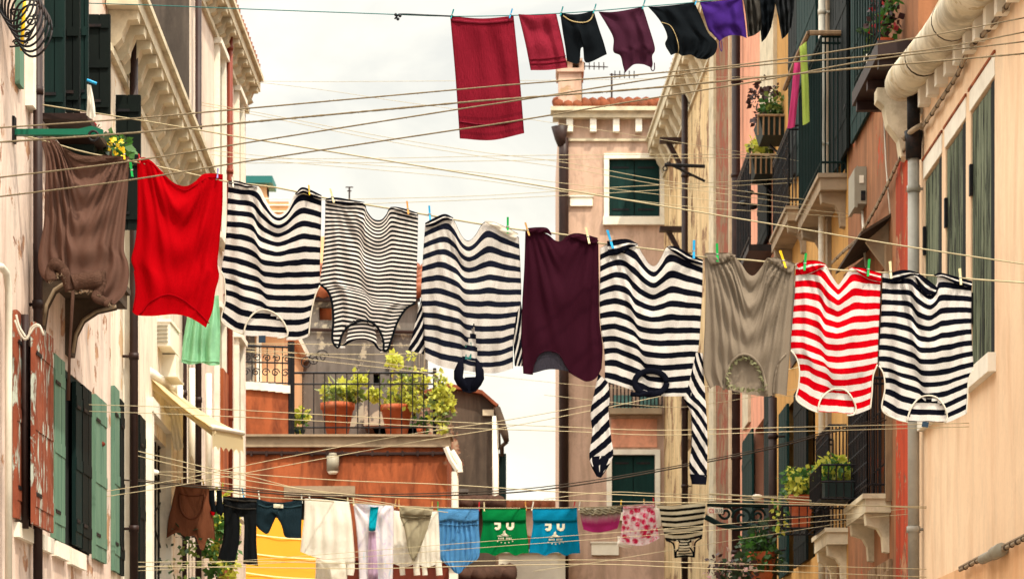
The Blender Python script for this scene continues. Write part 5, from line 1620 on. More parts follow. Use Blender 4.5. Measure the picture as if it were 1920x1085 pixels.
mb.tube([w0 + Vector((0, -.05, .02)), w1 + Vector((0, .05, .02))], .05, 10)
mb.build('roller', M['white_p'], t, True)
mb = MB()
mb.tube([o0, o1], .022, 8)
mb.build('front_bar', M['white_p'], t, True)
simple_cloth('white_towel', 'white towel hanging under the cream awning', 'towel', 24.0, ((307, 758), (334, 770), (344, 838), (326, 842)), M['white'], 9, 2, 4, nu=12, nv=16)

# ---------------------------------------------------------------- left side, tall pinkish house further on
Cw = Fr((-3.25, 26.3, 0), (0, 1, 0), (1, 0, 0))
h = house('tall_house', 'tall pinkish house with a grey gable and rust red pipe beyond the white cornice', (-3.25, 28, 0))
mb = MB()
Cw.wall(mb, 0, 5.3, 0, 9.7, (), .1, 3.4)
mb.build('wall', M['pl_white2'], h)
mb = MB()
mb.box(-7, -3.26, 26.26, 26.29, 0, 10.5)
mb.build('gable', M['pl_grey'], h)
cornice(Cw, h, 0, 5.35, 9.62, .17, M['stone'], 13, .26, .14, .12)
mb = MB()
tiles(mb, Cw.W(.05, 9.84, .16), Cw.W(5.3, 9.84, .16), Vector((-3, 0, .9)), 28, .08, 5)
mb.build('roof', M['tile'], h, True)
pipe(Cw, h, 372, -80, 1100, 6, M['pipe_b'], .07)
pipe(Cw, h, 346, 250, 1100, 4.5, M['pipe_b'], .05)
pipe(Cw, h, 431, -80, 1100, 5.5, M['pipe_r'], .07)
for x0, x1 in ((404, 414), (441, 449)):
    a, b = Cw.hit(x0, 100)[0], Cw.hit(x1, 100)[0]
    for z0, z1 in ((7.4, 9.2), (4.6, 6.4)):
        mb = MB()
        Cw.box(mb, a, b, z0, z1, 0, .012)
        wn = mb.build('window', M['grey_box'], h)
        mb = MB()
        for e in (a - .1, b + .001):
            Cw.box(mb, e, e + .1, z0 - .1, z1 + .1, 0, .05)
        Cw.box(mb, a - .14, b + .14, z0 - .16, z0 - .1, 0, .08)
        Cw.box(mb, a - .14, b + .14, z1 + .1, z1 + .16, 0, .08)
        mb.build('frame', M['stone_w'], wn)
for x, y0, y1 in ((337, 690, 1000), (360, 690, 940), (391, 700, 920)):
    mb = MB()
    d = (Cw.pt(x, y0, .1)).y
    mb.tube([P(x, y0, d), P(x, y1, d)], 6 * d / F, 8)
    mb.build('white_post', M['white_p'], h, True)
mb = MB()
Cw.box(mb, Cw.hit(408, 800)[0], Cw.hit(426, 800)[0], 0, 5.9, 0, .06)
mb.build('red_pier', M['pl_terra'], h)
# bush at the foot of the street
t = thing('bush', 'yellow-green leafy bush behind the brown shirt and black jeans', 'bush', P(415, 1100, 27))
mb = MB()
mb.tube([P(415, 1140, 27), P(414, 1060, 27), P(418, 1000, 27)], [.05, .04, .02], 6)
mb.build('stem', M['plank'], t, True)
foliage(t, P(412, 1010, 27), (.15, .2, .5), 600, .07, [(M['lf_lime'], .7), (M['lf_green'], .6)], 3, clumps=16, dens=.6)
foliage(t, P(340, 1050, 24), (.22, .3, .24), 130, .05, [(M['lf_dark'], .5), (M['lf_olive'], .4)], 31, 'low_foliage', clumps=14, dens=.6)
M['roll'] = plaster('limewashed_stone', lin('#ece2cc', .92), lin('#d8c8a8', .9), lin('#7c6a50'), .55, lin('#b8a482'), .64, 3.5, 1.5, .5, streak=1.0)
# ---------------------------------------------------------------- right side, cream house
R = Fr((3.2, 0, 0), (0, 1, 0), (-1, 0, 0))
h = house('cream_house', 'cream and peach plastered house at the right edge with weathered green shutters', (3.2, 19, 0))
zt, zb = 6.26, 4.40
ops = [(R.hit(x1, 300)[0], R.hit(x0, 300)[0], zb, zt) for x0, x1 in ((1820, 1865), (1773, 1811), (1733, 1766))]
mb = MB()
R.wall(mb, 16.72, 21.42, 3.05, 7.02, ops, .055, 3.6)
mb.build('wall', M['pl_cream'], h)
mb = MB()
R.box(mb, 16.70, 21.42, 0, 3.05, -3.8, .012)
mb.build('plinth', M['pl_peach'], h)
for i, (a, b, c, d) in enumerate(ops):
    mb = MB()
    R.box(mb, a + .003, b - .003, c + .003, d - .003, -.054, -.05)
    wn = mb.build('window', M['gapdark'], h)
    mb = MB()
    a2 = a + .16
    w_ = b - a2
    for k in range(5):
        R.box(mb, a2 + w_ * k / 5 + .003, a2 + w_ * (k + 1) / 5 - .003, c + .02, d - .02, -.03, -.012 - .002 * (k % 2))
    R.box(mb, a2 + .002, b - .004, c + .022, d - .022, -.045, -.02)
    mb.build('shutter', M['weather'], wn)
    R.box(MB(), a + .004, a2 - .004, c + .01, d - .01, -.045, -.004).build('gap_shade', M['gapdark'], wn)  # solid dark strip; the shade of the gap is put into its colour
    for z in (c + .35, d - .6):
        mb = MB()
        R.box(mb, b - .04, b + .01, z, z + .22, -.011, .012)
        mb.build('hinge', M['iron'], wn)
    mb = MB()
    R.box(mb, a - .05, b + .05, c - .13, c - .002, -.1, .055)
    mb.build('sill', M['stone_w'], wn)
for a, b, c, d in ops:
    R.box(MB(), a - .02, b + .02, d + .004, d + .15, 0, .006).build('lintel', M['stone_w'], h)
    R.box(MB(), a - .04, b + .05, d + .151, d + .17, 0, .014).build('lintel_edge', M['pl_terra'], h)
# swollen roll moulding under the eave
mb = MB()
c0 = [(16.75, .145), (18, .147), (19.5, .143), (21.2, .146), (21.38, .138), (21.48, .12), (21.52, .05)]
mb.tube([R.W(s, 7.08 - .07 * (21.5 - s) - .012 * math.sin(s * 2), .14) for s, r in c0], [r for s, r in c0], 18)
co = mb.build('eave_roll', M['roll'], h, True)
for s in (17.6, 18.9, 20.2):
    mb = MB()
    z = 7.08 - .07 * (21.5 - s) - .012 * math.sin(s * 2)
    mb.tube([R.W(s - .012, z, .14), R.W(s + .012, z, .14)], .1475, 18)
    mb.build('joint', M['stone_d'], co, True)
for k in range(11):
    s = 21.25 - k * .42
    mb = MB()
    zk = 7.06 - .07 * (21.5 - s)
    R.box(mb, s - .055, s + .055, zk - .24, zk - .03, -.02, .085)
    R.box(mb, s - .065, s + .065, zk - .05, zk, -.02, .105)
    mb.build('corbel', M['stone_w'], co)
mb = MB()
R.box(mb, 16.7, 21.45, 7.03, 7.1, -3.6, .2)
mb.build('roof_slab', M['stone'], h)
mb = MB()
tiles(mb, R.W(16.8, 7.15, .1), R.W(21.4, 7.15, .1), Vector((3.2, 0, .9)), 24, .09, 6)
mb.build('roof', M['tile'], h, True)
def wall_cable(fr, pts, o, r, n, mat, clamp, rt, name='cable'):
    q = [fr.pt(p.x, p.y, o + .008 * math.sin(i * 1.7)) for i, p in enumerate(cr(pts, n))]
    mb = MB()
    mb.tube(q, r, 6)
    mb.tube([p + fr.u * .018 + Vector((0, 0, .02)) for p in q], r * .8, 6)
    ob = mb.build(name, mat, rt, True)
    for i in range(2, len(q) - 1, 2):
        dd = (q[i + 1] - q[i]).normalized() * .01
        MB().tube([q[i] - dd + fr.u * .008, q[i] + dd + fr.u * .008], r * 1.4, 8).build('cable_clip', clamp, ob, True)
    return ob
wall_cable(R, [(1925, -45), (1893, 5), (1854, 55), (1819, 91), (1797, 138), (1774, 174), (1750, 210), (1728, 242)], .04, .012, 40, M['concrete'], M['stone_d'], h)
mb = MB()
mb.tube([R.pt(x, y, o) for x, y, o in ((1728, 235, .05), (1715, 242, .09), (1702, 252, .12), (1692, 262, .16))], .022, 8)
mb.build('cable_elbow', M['concrete'], h, True)
wall_cable(R, [(1800, 1068), (1830, 1052), (1870, 1034), (1930, 1004)], .05, .014, 24, M['concrete'], M['stone_d'], h)
mb = MB()
mb.tube([R.pt(1842, 1048, .06), R.pt(1864, 1037, .06)], .034, 12)
mb.tube([R.pt(1864, 1037, .06), R.pt(1878, 1029, .06)], .045, 12)
mb.build('cable_joint', M['grey_box'], h, True)
pipe(R, h, 1713, 292, 1110, 11, M['pipe_g'], .075, 'downpipe')
mb = MB()
d = R.pt(1713, 270, .075)
mb.tube([d + Vector((0, 0, -.12)), d + Vector((0, 0, .02)), d + Vector((0, 0, .1))], [.062, .066, .075], 12)
mb.tube([d + Vector((0, 0, .1)), d + Vector((0, .02, .45))], .052, 10)
mb.build('pipe_collar', M['iron'], h, True)

# ---------------------------------------------------------------- right side, orange-red house
h = house('orange_house', 'weathered orange and flaking red house beside the zinc downpipe, with iron balconies', (3.2, 23.5, 0))
op = [(23.05, 24.5, 3.98, 6.0)]
mb = MB()
R.wall(mb, 21.43, 26.0, 0, 9.5, op, .2, 3.6)
mb.build('wall', M['pl_orange'], h)
mb = MB()
R.box(mb, 21.5, 22.62, 0, 6.75, 0, .012)
mb.build('red_strip', M['pl_red'], h)
mb = MB()
tiles(mb, R.W(21.5, 9.55, .1), R.W(26, 9.55, .1), Vector((3.2, 0, 1)), 24, .09, 6)
mb.build('roof', M['tile'], h, True)
mb = MB()
R.box(mb, 23.053, 24.497, 3.983, 5.997, -.198, -.18)
wn = mb.build('window', M['pl_brick'], h)
mb = MB()
for i in range(4):
    s = 23.2 + i * .38
    mb.tube([R.W(s, 3.98, -.03), R.W(s, 6.0, -.03)], .011, 5)
for k in range(4):
    z = 4.3 + k * .5
    mb.tube([R.W(23.05, z, -.03), R.W(24.5, z, -.03)], .008, 5)
mb.build('grille', M['iron'], wn)
for q in ((22.94, 23.05), (24.5, 24.62)):
    R.box(MB(), *q, 3.9, 6.12, 0, .05).build('jamb', M['plank'], wn)

def balcony(rt, s0, s1, z, out, th=.16, rail=1.0, nb=6, mat=None, corb=True, railing=True):
    mat = mat or M['stone']
    mb = MB()
    R.box(mb, s0, s1, z - th, z - .04, 0, out)
    R.box(mb, s0 - .02, s1 + .02, z - .042, z, 0, out + .025)
    b = mb.build('balcony', mat, rt)
    if corb:
        for c in (s0 + .16, s1 - .2):
            prof = [(0, z - th - .34), (.05, z - th - .33), (.06, z - th - .2), (.1, z - th - .13), (out * .9, z - th - .1), (out * .95, z - th - .002), (0, z - th - .002)]
            mb = MB()
            mb.prism([R.W(c - .06, zz, o) for o, zz in prof], R.u * .13)
            mb.build('corbel', mat, b)
    if railing:
        mb = MB()
        iron_bars(mb, R.W(s0 + .02, z, out - .02), R.W(s1 - .02, z, out - .02), rail, nb * 2, .008)
        iron_bars(mb, R.W(s0 + .02, z, .01), R.W(s0 + .02, z, out - .02), rail, 5, .008)
        iron_bars(mb, R.W(s1 - .02, z, .01), R.W(s1 - .02, z, out - .02), rail, 4, .008)
        for i in range(nb * 2):
            c = R.W(s0 + .02, z, out - .02).lerp(R.W(s1 - .02, z, out - .02), (i + .5) / (nb * 2))
            for k in range(6):
                mb.ball(c + Vector((0, 0, .12 + .15 * k)), .017, 5)
        mb.build('railing', M['iron'], b)
    return b
balcony(h, 23.0, 24.35, 3.97, .22)
balcony(h, 26.03, 27.2, 3.95, .2)
mb = MB()
mb.hexa([R.W(23.0, 6.36, .0), R.W(24.85, 6.36, .0), R.W(24.85, 6.2, .26), R.W(23.0, 6.2, .26),
         R.W(23.0, 6.385, .0), R.W(24.85, 6.385, .0), R.W(24.85, 6.225, .26), R.W(23.0, 6.225, .26)])
mb.build('hood', M['stone_d'], h)
for s in (23.15, 24.7):
    MB().prism([R.W(s, 5.9, 0), R.W(s, 6.17, .2), R.W(s, 6.34, 0)], R.u * .05).build('hood_bracket', M['concrete'], h)
q = (3.085, 3.196)
mz = [P(0, y, 24.6).z for y in (388, 312)]
t = thing('meter_box', 'grey plastic electricity meter box on the orange wall', 'meter box', (3.14, 24.7, mz[0]))
mb = MB()
mb.box(q[0] + .03, q[1], 24.6, 25.05, mz[0] + .03, mz[1])
mb.prism([(q[0], 24.6, mz[0]), (q[0] + .03, 24.6, mz[0] + .0), (q[0] + .03, 24.6, mz[1] + .01), (q[0], 24.6, mz[1] - .02)], (0, .45, 0))
mb.build('casing', M['grey_box'], t)
mb = MB()
mb.box(q[0] + .045, q[0] + .085, 24.592, 24.5995, mz[0] + .22, mz[0] + .29)
mb.build('window', M['white_p'], t)
mb = MB()
mb.box(q[0] + .06, q[1] - .01, 24.594, 24.5995, mz[0] + .06, mz[0] + .15)
mb.build('lock_plate', M['iron'], t)
wall_cable(R, [(1702, 268), (1690, 292), (1662, 352), (1636, 402), (1608, 448), (1580, 474), (1560, 494)], .05, .01, 36, M['concrete'], M['stone_d'], h)
mb = MB()
mb.tube([R.pt(x, y, .03) for x, y in ((1658, 222), (1661, 300), (1664, 340), (1669, 400))], .008, 5)
mb.tube([R.pt(x, y, .03) for x, y in ((1617, 395), (1620, 460), (1624, 500))], .012, 5)
mb.build('wall_wire', M['pipe_w'], h, True)
# upper right balcony box with pots
mb = MB()
R.box(mb, 21.62, 23.3, 7.38, 7.5, 0, .3)
for s in (21.7, 22.4, 23.1):
    R.box(mb, s, s + .08, 7.3, 7.378, 0, .28)
b = mb.build('balcony', M['pipe_b'], h)
mb = MB()
iron_bars(mb, R.W(21.66, 7.5, .28), R.W(23.26, 7.5, .28), .9, 9, .007)
mb.build('railing', M['green'], b)
mb = MB()
prof = [(0, 6.62), (.06, 6.64), (.08, 6.78), (.17, 6.9), (.2, 7.05), (.26, 7.1), (.26, 7.2), (0, 7.2)]
mb.prism([R.W(21.95, z, o) for o, z in prof], R.u * .18)
mb.build('stone_corbel', M['stone'], h)
leaf_flat(R, h, 1598, 1640, -120, 128, M['green_far'], o=.03, z=(7.55, 9.3))
leaf_flat(R, h, 1640, 1654, -120, 60, M['green_d'], o=.03)
t = thing('potted_plant', 'potted plant with red flowers on the small balcony at the top right', 'potted plant', R.W(22.2, 7.5, .18))
mb = MB()
mb.lathe(R.W(22.2, 7.5, .17), [(.05, 0), (.07, .1), (.085, .16), (.075, .16), (.0, .14)], 12)
mb.build('pot', M['pot'], t, True)
foliage(t, R.W(22.2, 7.85, .17), (.11, .16, .2), 170, .06, [(M['lf_green'], .6), (M['lf_purple'], .4), (M['bl_red'], .12)], 51, clumps=9)
t = thing('leafy_pot', 'painted pot with dark leaves beside the red flowered pot, top right balcony', 'potted plant', R.W(22.7, 7.5, .18))
mb = MB()
mb.lathe(R.W(22.75, 7.5, .18), [(.06, 0), (.085, .07), (.09, .14), (.08, .18), (.0, .16)], 12)
mb.build('pot', M['stone_w'], t, True)
foliage(t, R.W(22.75, 7.86, .18), (.1, .14, .2), 150, .06, [(M['lf_dark'], .6), (M['lf_olive'], .4)], 61, clumps=8)

# ---------------------------------------------------------------- plants on the lower balconies
def basket(rt, c, w, d, hh, n=5):
    """open wire basket: c is the middle of its floor"""
    mb = MB()
    c = Vector(c)
    for z in (0, hh * .5, hh):
        r = [c + Vector((sx * w / 2, sy * d / 2, z)) for sx, sy in ((-1, -1), (1, -1), (1, 1), (-1, 1), (-1, -1))]
        mb.tube(r, .009, 4)
    for i in range(n + 1):
        for sy in (-1, 1):
            p = c + Vector(((i / n - .5) * w, sy * d / 2, 0))
            mb.tube([p, p + Vector((0, 0, hh))], .006, 4)
        p = c + Vector(((i / n - .5) * w, -d / 2, 0))
        mb.tube([p, p + Vector((0, d, 0))], .006, 4)
    for i in range(2 * n + 1):
        for sx in (-1, 1):
            p = c + Vector((sx * w / 2, (i / (2 * n) - .5) * d, 0))
            mb.tube([p, p + Vector((0, 0, hh))], .006, 4)
    return mb.build('basket', M['iron'], rt)
t = thing('balcony_planter', 'bright green bedding plants in a black trough on the nearer lower balcony', 'planter', P(1568, 940, 24.0))
c = P(1570, 938, 24.0)
c.y += .25
basket(t, c, .34, .9, .3)
mb = MB()
for i in range(3):
    mb.box(c.x - .13, c.x + .13, c.y - .4 + i * .28, c.y - .17 + i * .28, c.z + .02, c.z + .17)
mb.build('trough', M['pot_d'], t)
foliage(t, c + Vector((0, 0, .29)), (.15, .42, .1), 520, .055, [(M['lf_lime'], .8), (M['lf_green'], .5)], 71, clumps=22, dens=.7)
t = thing('balcony_pot', 'square terracotta pot of green leaves in a wire basket on the further lower balcony', 'potted plant', P(1503, 995, 26.2))
c = P(1503, 992, 26.2)
c.y += .2
basket(t, c, .4, .7, .22)
mb = MB()
k = [(-.1, -.1), (.1, -.1), (.1, .1), (-.1, .1)]
mb.hexa([c + Vector((x * .8, y * .8 - .12, .03)) for x, y in k] + [c + Vector((x * 1.1, y * 1.1 - .12, .3)) for x, y in k])
mb.hexa([c + Vector((x * 1.25, y * 1.25 - .12, .301)) for x, y in k] + [c + Vector((x * 1.25, y * 1.25 - .12, .34)) for x, y in k])
mb.build('pot', M['pot'], t)
foliage(t, c + Vector((-.02, -.1, .46)), (.17, .3, .14), 380, .06, [(M['lf_green'], .7), (M['lf_lime'], .5)], 81, clumps=16, dens=.7)
foliage(t, c + Vector((-.2, 0, .12)), (.07, .2, .22), 130, .05, [(M['lf_green'], .5), (M['lf_lime'], .4)], 85, 'trailing_foliage', clumps=8)
t = thing('red_geranium', 'red geranium between the two lower balcony planters', 'plant', P(1522, 900, 26.6))
foliage(t, P(1524, 890, 26.6), (.09, .12, .1), 90, .05, [(M['lf_green'], .5), (M['bl_red'], .5)], 91, clumps=6)
mb = MB()
mb.lathe(P(1524, 922, 26.6), [(.05, 0), (.07, .09), (.08, .12), (.0, .1)], 10)
mb.build('pot', M['pot_d'], t, True)

# ---------------------------------------------------------------- right side, ochre house with green shutters
h = house('ochre_house', 'ochre house on the right with tall bottle green shutters and stone balconies', (3.2, 29, 0))
op = [(26.2, 27.3, 7.5, 10.4), (28.9, 30.0, 3.9, 5.9), (31.2, 32.0, 3.9, 5.9)]
mb = MB()
R.wall(mb, 26.01, 33.5, 0, 11.4, op, .2, 3.6)
mb.build('wall', M['pl_ochre'], h)
mb = MB()
tiles(mb, R.W(26.1, 11.45, .2), R.W(33.4, 11.45, .2), Vector((3.2, 0, 1)), 36, .09, 6)
mb.build('roof', M['tile'], h, True)
for a, b, c, d in op:
    mb = MB()
    R.box(mb, a + .003, b - .003, c + .003, d - .003, -.198, -.18)
    wn = mb.build('window', M['gapdark'], h)
    mb = MB()
    R.box(mb, a + .004, a + .06, c + .004, d - .004, -.179, -.1)
    R.box(mb, b - .06, b - .004, c + .004, d - .004, -.179, -.1)
    R.box(mb, (a + b) / 2 - .03, (a + b) / 2 + .03, c + .004, d - .004, -.179, -.12)
    R.box(mb, a + .061, b - .061, c + (d - c) * .45, c + (d - c) * .45 + .05, -.179, -.13)
    mb.build('frame', M['green'], wn)
leaf_flat(R, h, 1566, 1590, -60, 296, M['green_d'], o=.05, z=(7.55, 10.4))
leaf_flat(R, h, 1496, 1532, -100, 345, M['green_far'], o=.05, z=(8.3, 11.2))
leaf_flat(R, h, 1480, 1496, -100, 345, M['green_d'], o=.05, z=(8.4, 11.2))
leaf_flat(R, h, 1490, 1514, 780, 935, M['green_d'], o=.04, z=(3.9, 5.9))
leaf_flat(R, h, 1462, 1478, 780, 935, M['green_far'], o=.04, z=(3.9, 5.9))
pipe(R, h, 1541, -80, 1100, 6.5, M['pipe_w'], .1)
R.box(MB(), R.hit(1566, 100)[0], R.hit(1532, 100)[0] - .05, 7.5, 11.2, 0, .02).build('dark_infill', M['green_d'], h)  # plain dark panel added to blacken the paler wall around the pipe
mb = MB()
R.box(mb, R.hit(1559, 0)[0], R.hit(1549, 0)[0], 0, 11.2, 0, .04)
mb.build('pilaster', M['concrete'], h)
b = balcony(h, 26.1, 28.2, 7.42, .26, .16, .001, 4, M['concrete'], True, False)
mb = MB()
mb.tube([R.W(26.05, 8.78, 0), R.W(26.05, 8.78, .38), R.W(26.9, 8.78, .4), R.W(28.2, 8.78, .4)], .026, 6)
mb.build('handrail', M['plank'], b)
mb = MB()
iron_bars(mb, R.W(26.12, 7.42, .25), R.W(28.15, 7.42, .25), 1.34, 14, .009)
iron_bars(mb, R.W(26.1, 7.42, .01), R.W(26.1, 7.42, .25), 1.34, 6, .009)
mb.build('railing', M['green'], b)
balcony(h, 29.7, 31.6, 7.86, .22, .16, .9, 6, M['concrete'])
mb = MB()
R.box(mb, 29.9, 31.4, 6.3, 7.3, 0, .02)
mb.build('stained_panel', M['pl_stain'], h)
for s in (26.4, 27.1, 27.8):
    R.box(MB(), s, s + .1, 0, 3.6, 0, .06).build('timber_post', M['plank'], h)
mb = MB()
R.box(mb, 22.9, 24.3, 0, 3.4, 0, .03)
for i in range(7):
    R.box(mb, 22.92 + i * .19, 23.06 + i * .19, 0, 3.3 + .1 * math.sin(i * 2.1), .031, .05)
mb.build('boarding', M['plank'], h)
t = thing('iron_lantern_arm', 'black iron arm with two round pulleys on the pink wall', 'bracket', R.W(34, 8.5, .2))
for x, y in ((1405, 361), (1395, 381), (1411, 388)):
    mb = MB()
    d = R.W(34, 0, .3).y
    mb.ball(P(x, y, d), .045, 8, (1.4, 1, .8))
    mb.build('pulley', M['iron'], t, True)
mb = MB()
mb.tube([P(1395, 381, 34), P(1418, 384, 34), R.W(34, P(0, 384, 34).z, 0)], .012, 5)
mb.tube([P(1405, 361, 34), P(1425, 365, 34), R.W(34, P(0, 365, 34).z, 0)], .012, 5)
mb.build('arm', M['iron'], t)

# ---------------------------------------------------------------- right side, salmon house
h = house('salmon_house', 'salmon pink house on the right with a brown drainpipe and planters', (3.2, 36.5, 0))
op = [(35.0, 36.3, 3.2, 6.2)]
mb = MB()
R.wall(mb, 33.51, 40.0, 0, 13.0, op, .2, 3.6)
mb.build('wall', M['pl_rose'], h)
mb = MB()
tiles(mb, R.W(33.6, 13.05, .2), R.W(40, 13.05, .2), Vector((3.2, 0, 1)), 34, .09, 6)
mb.build('roof', M['tile'], h, True)
mb = MB()
R.box(mb, 35.003, 36.297, 3.203, 6.197, -.198, -.18)
mb.build('window', M['gapdark'], h)
leaf_flat(R, h, 1393, 1412, 800, 950, M['green_far'], o=.05, z=(3.2, 6.2))
leaf_flat(R, h, 1434, 1446, 770, 950, M['green'], o=.05, z=(3.2, 6.4))
pipe(R, h, 1380, -60, 1100, 8, M['pipe_b'], .1)
pipe(R, h, 1449, 745, 1110, 8, M['pipe_b'], .2)
leaf_flat(R, h, 1422, 1440, 320, 480, M['green_d'], o=.05)
R.box(MB(), R.hit(1480, 100)[0] + 1.5, R.hit(1452, 100)[0] + 1.5, 9.4, 12.6, 0, .05).build('pilaster', M['stone'], h)
R.box(MB(), R.hit(1408, 400)[0], R.hit(1397, 400)[0], 6.4, 8.6, 0, .04).build('pilaster', M['stone'], h)
mb = MB()
iron_bars(mb, R.W(33.6, 8.2, .3), R.W(35.6, 8.2, .3), 1.2, 8, .012)
R.box(mb, 33.6, 35.6, 8.12, 8.2, 0, .32)
mb.build('iron_balcony', M['iron'], h)
for nm, lb, x, y, d, rad, cols, hh in [
    ('window_planter', 'wicker planter of bright green foliage with purple sprigs on the pink wall, upper of two', 1447, 246, 32.6, (.16, .3, .16), 'u', .16),
    ('hanging_planter', 'trough of yellowish green foliage on the pink wall, lower of two', 1432, 318, 33.8, (.2, .3, .14), 'l', .16)]:
    t = thing(nm, lb, 'planter', P(x, y + 15, d))
    c = P(x, y, d)
    mb = MB()
    mb.hexa([c + Vector((sx * .13, sy * .3, -.12)) for sx, sy in ((-1, -1), (1, -1), (1, 1), (-1, 1))] + [c + Vector((sx * .19, sy * .36, .1)) for sx, sy in ((-1, -1), (1, -1), (1, 1), (-1, 1))])
    mb.build('trough', M['pot_d'], t)
    mb = MB()
    for i in range(7):
        p = c + Vector((-.2 + .066 * i, -.37, .11))
        mb.tube([p, p + Vector((0, .02, -.24))], .012, 5)
    mb.tube([c + Vector((-.21, -.38, .1)), c + Vector((.21, -.38, .1))], .016, 5)
    mb.build('wicker_rib', M['plank'], t)
    foliage(t, c + Vector((.02, 0, .25)), rad, 420, .06, [(M['lf_lime'] if cols == 'l' else M['lf_green'], .6), (M['lf_olive'], .6)], int(x), clumps=14, dens=.7)
    if cols == 'u':
        foliage(t, c + Vector((-.12, 0, .32)), (.2, .3, .28), 170, .07, [(M['lf_purple'], 1)], 133, 'purple_foliage', clumps=14)
    mb = MB()
    mb.tube([c + Vector((0, .2, -.13)), R.W((c - R.O).dot(R.u), c.z - .3, 0)], .015, 5)
    mb.build('stay', M['iron'], t)
t = thing('green_bracket', 'dark green scrolled iron bracket with a small number plate ending the lower line', 'bracket', P(1400, 960, 33.2))
mb = MB()
d = 33.2
mb.tube([P(1326, 945, d), P(1400, 946, d), P(1452, 948, d)], .03, 6)
mb.tube([P(1322, 968, d), P(1350, 983, d), P(1385, 990, d), P(1420, 985, d), P(1452, 972, d)], .035, 6)
mb.build('arm', M['green'], t)
mb = MB()
scroll(mb, P(1360, 962, d), (1, 0, 0), .1, 1.6, .018)
scroll(mb, P(1392, 970, d), (1, 0, 0), .13, 1.4, .018, -1)
scroll(mb, P(1420, 966, d), (1, 0, 0), .1, 1.5, .018)
mb.build('scroll', M['green'], t)
mb = MB()
p0, p1 = P(1327, 951, d - .06), P(1356, 962, d - .06)
mb.box(p0.x, p1.x, d - .06, d - .05, p1.z, p0.z)
pl = mb.build('number_plate', M['white_p'], t)
def lettering(txt, x, y, d, hpx, mat, parent, wpx=None):
    cu = bpy.data.curves.new('lettering', 'FONT')
    cu.body = txt
    cu.extrude = .003
    ob = bpy.data.objects.new('lettering', cu)
    COL.objects.link(ob)
    bpy.context.view_layer.update()
    me = bpy.data.meshes.new_from_object(ob.evaluated_get(bpy.context.evaluated_depsgraph_get()))
    bpy.data.objects.remove(ob)
    xs, ys = [v.co.x for v in me.vertices], [v.co.y for v in me.vertices]
    k = hpx * d / F / (max(ys) - min(ys))
    kx = wpx * d / F / (max(xs) - min(xs)) if wpx else k
    b = P(x, y, d)
    off = wloc(parent)
    for v in me.vertices:
        v.co = Vector((b.x + (v.co.x - min(xs)) * kx, b.y - v.co.z, b.z + (v.co.y - min(ys)) * k)) - off
    me.materials.append(mat)
    o = bpy.data.objects.new('lettering', me)
    COL.objects.link(o)
    o.parent = parent
    return o
lettering('C5', 1329, 960.5, d - .066, 7.5, pegmat('red'), pl, 10)
lettering('IK10', 1341.5, 960.5, d - .066, 7.5, M['iron'], pl, 13)
t = thing('line_pulley', 'pale plastic pulley wheel at the right end of the lower line', 'pulley', P(1422, 931, 33))
mb = MB()
mb.ball(P(1420, 931, 33), .045, 8, (1.6, .6, .8))
mb.build('wheel', M['white_p'], t, True)
mb = MB()
mb.tube([P(1420, 931, 33), P(1440, 933, 33.2), R.W(33.6, P(0, 934, 33).z, 0)], .01, 5)
mb.build('hook', M['iron'], t)
t = thing('potted_shrub', 'large dark shrub with pale flower heads in a terracotta pot, lower right', 'shrub', P(1420, 1085, 30))
mb = MB()
mb.lathe(P(1428, 1095, 30), [(.1, 0), (.15, .2), (.17, .36), (.15, .36), (0, .33)], 14)
mb.build('pot', M['pot'], t, True)
foliage(t, P(1425, 1035, 30), (.18, .25, .24), 560, .07, [(M['lf_green'], .6), (M['lf_dark'], .7)], 141, clumps=16, dens=.7)
foliage(t, P(1370, 1068, 29.5), (.26, .3, .14), 420, .06, [(M['lf_dark'], .6), (M['lf_purple'], .3), (M['bl_pink'], .12)], 151, 'low_foliage', clumps=16, dens=.7)

# ---------------------------------------------------------------- right side, straw coloured house at the bend
Q = Fr((3.2, 40.02, 0), (-.0325, 1, 0), (-1, -.0325, 0))
h = house('straw_house', 'straw coloured peeling house under a bracketed cornice next to the end house', (3.1, 46, 0))
op = [(Q.hit(1300, 850)[0], Q.hit(1277, 850)[0], 7.2, 9.0)]
mb = MB()
Q.wall(mb, 0, 12.2, 0, 13.7, op, .2, 3.6)
mb.build('wall', M['pl_straw'], h)
cornice(Q, h, 0, 12.1, 13.6, .32, M['stone'], 16, .5, .3, .2)
mb = MB()
Q.box(mb, op[0][0] + .003, op[0][1] - .003, 7.203, 8.997, -.198, -.18)
mb.build('window', M['pipe_b'], h)
mb = MB()
tiles(mb, Q.W(0, 14, .25), Q.W(12, 14, .25), Vector((3.2, 0, 1)), 40, .11, 6)
mb.build('roof', M['tile'], h, True)
mb = MB()
Q.box(mb, Q.hit(1372, 300)[0], Q.hit(1346, 300)[0], 0, 13.0, 0, .03)
mb.build('bare_strip', M['pl_brick'], h)
Q.box(MB(), .02, Q.hit(1373, 300)[0] - .02, 0, 13.0, 0, .06).build('pilaster', M['stone'], h)
Q.box(MB(), Q.hit(1345, 300)[0] + .02, Q.hit(1336, 300)[0], 0, 13.0, 0, .06).build('pilaster', M['stone'], h)
pipe(Q, h, 1284, 178, 1110, 6, M['pipe_b'], .12)
for y in (264, 430):
    a, z = Q.hit(1270, y, .1)
    mb = MB()
    Q.box(mb, a - .1, a + .1, z - .04, z + .04, 0, .42)
    mb.prism([Q.W(a - .05, z - .6, .0), Q.W(a - .05, z - .06, .3), Q.W(a - .05, z - .06, .2), Q.W(a - .05, z - .45, 0)], Q.u * .1)
    mb.build('timber_bracket', M['pipe_b'], h)
t = thing('iron_pole_bracket', 'rusty iron pole bracket for washing lines beside the far closed shutters', 'bracket', P(1290, 320, 44))
mb = MB()
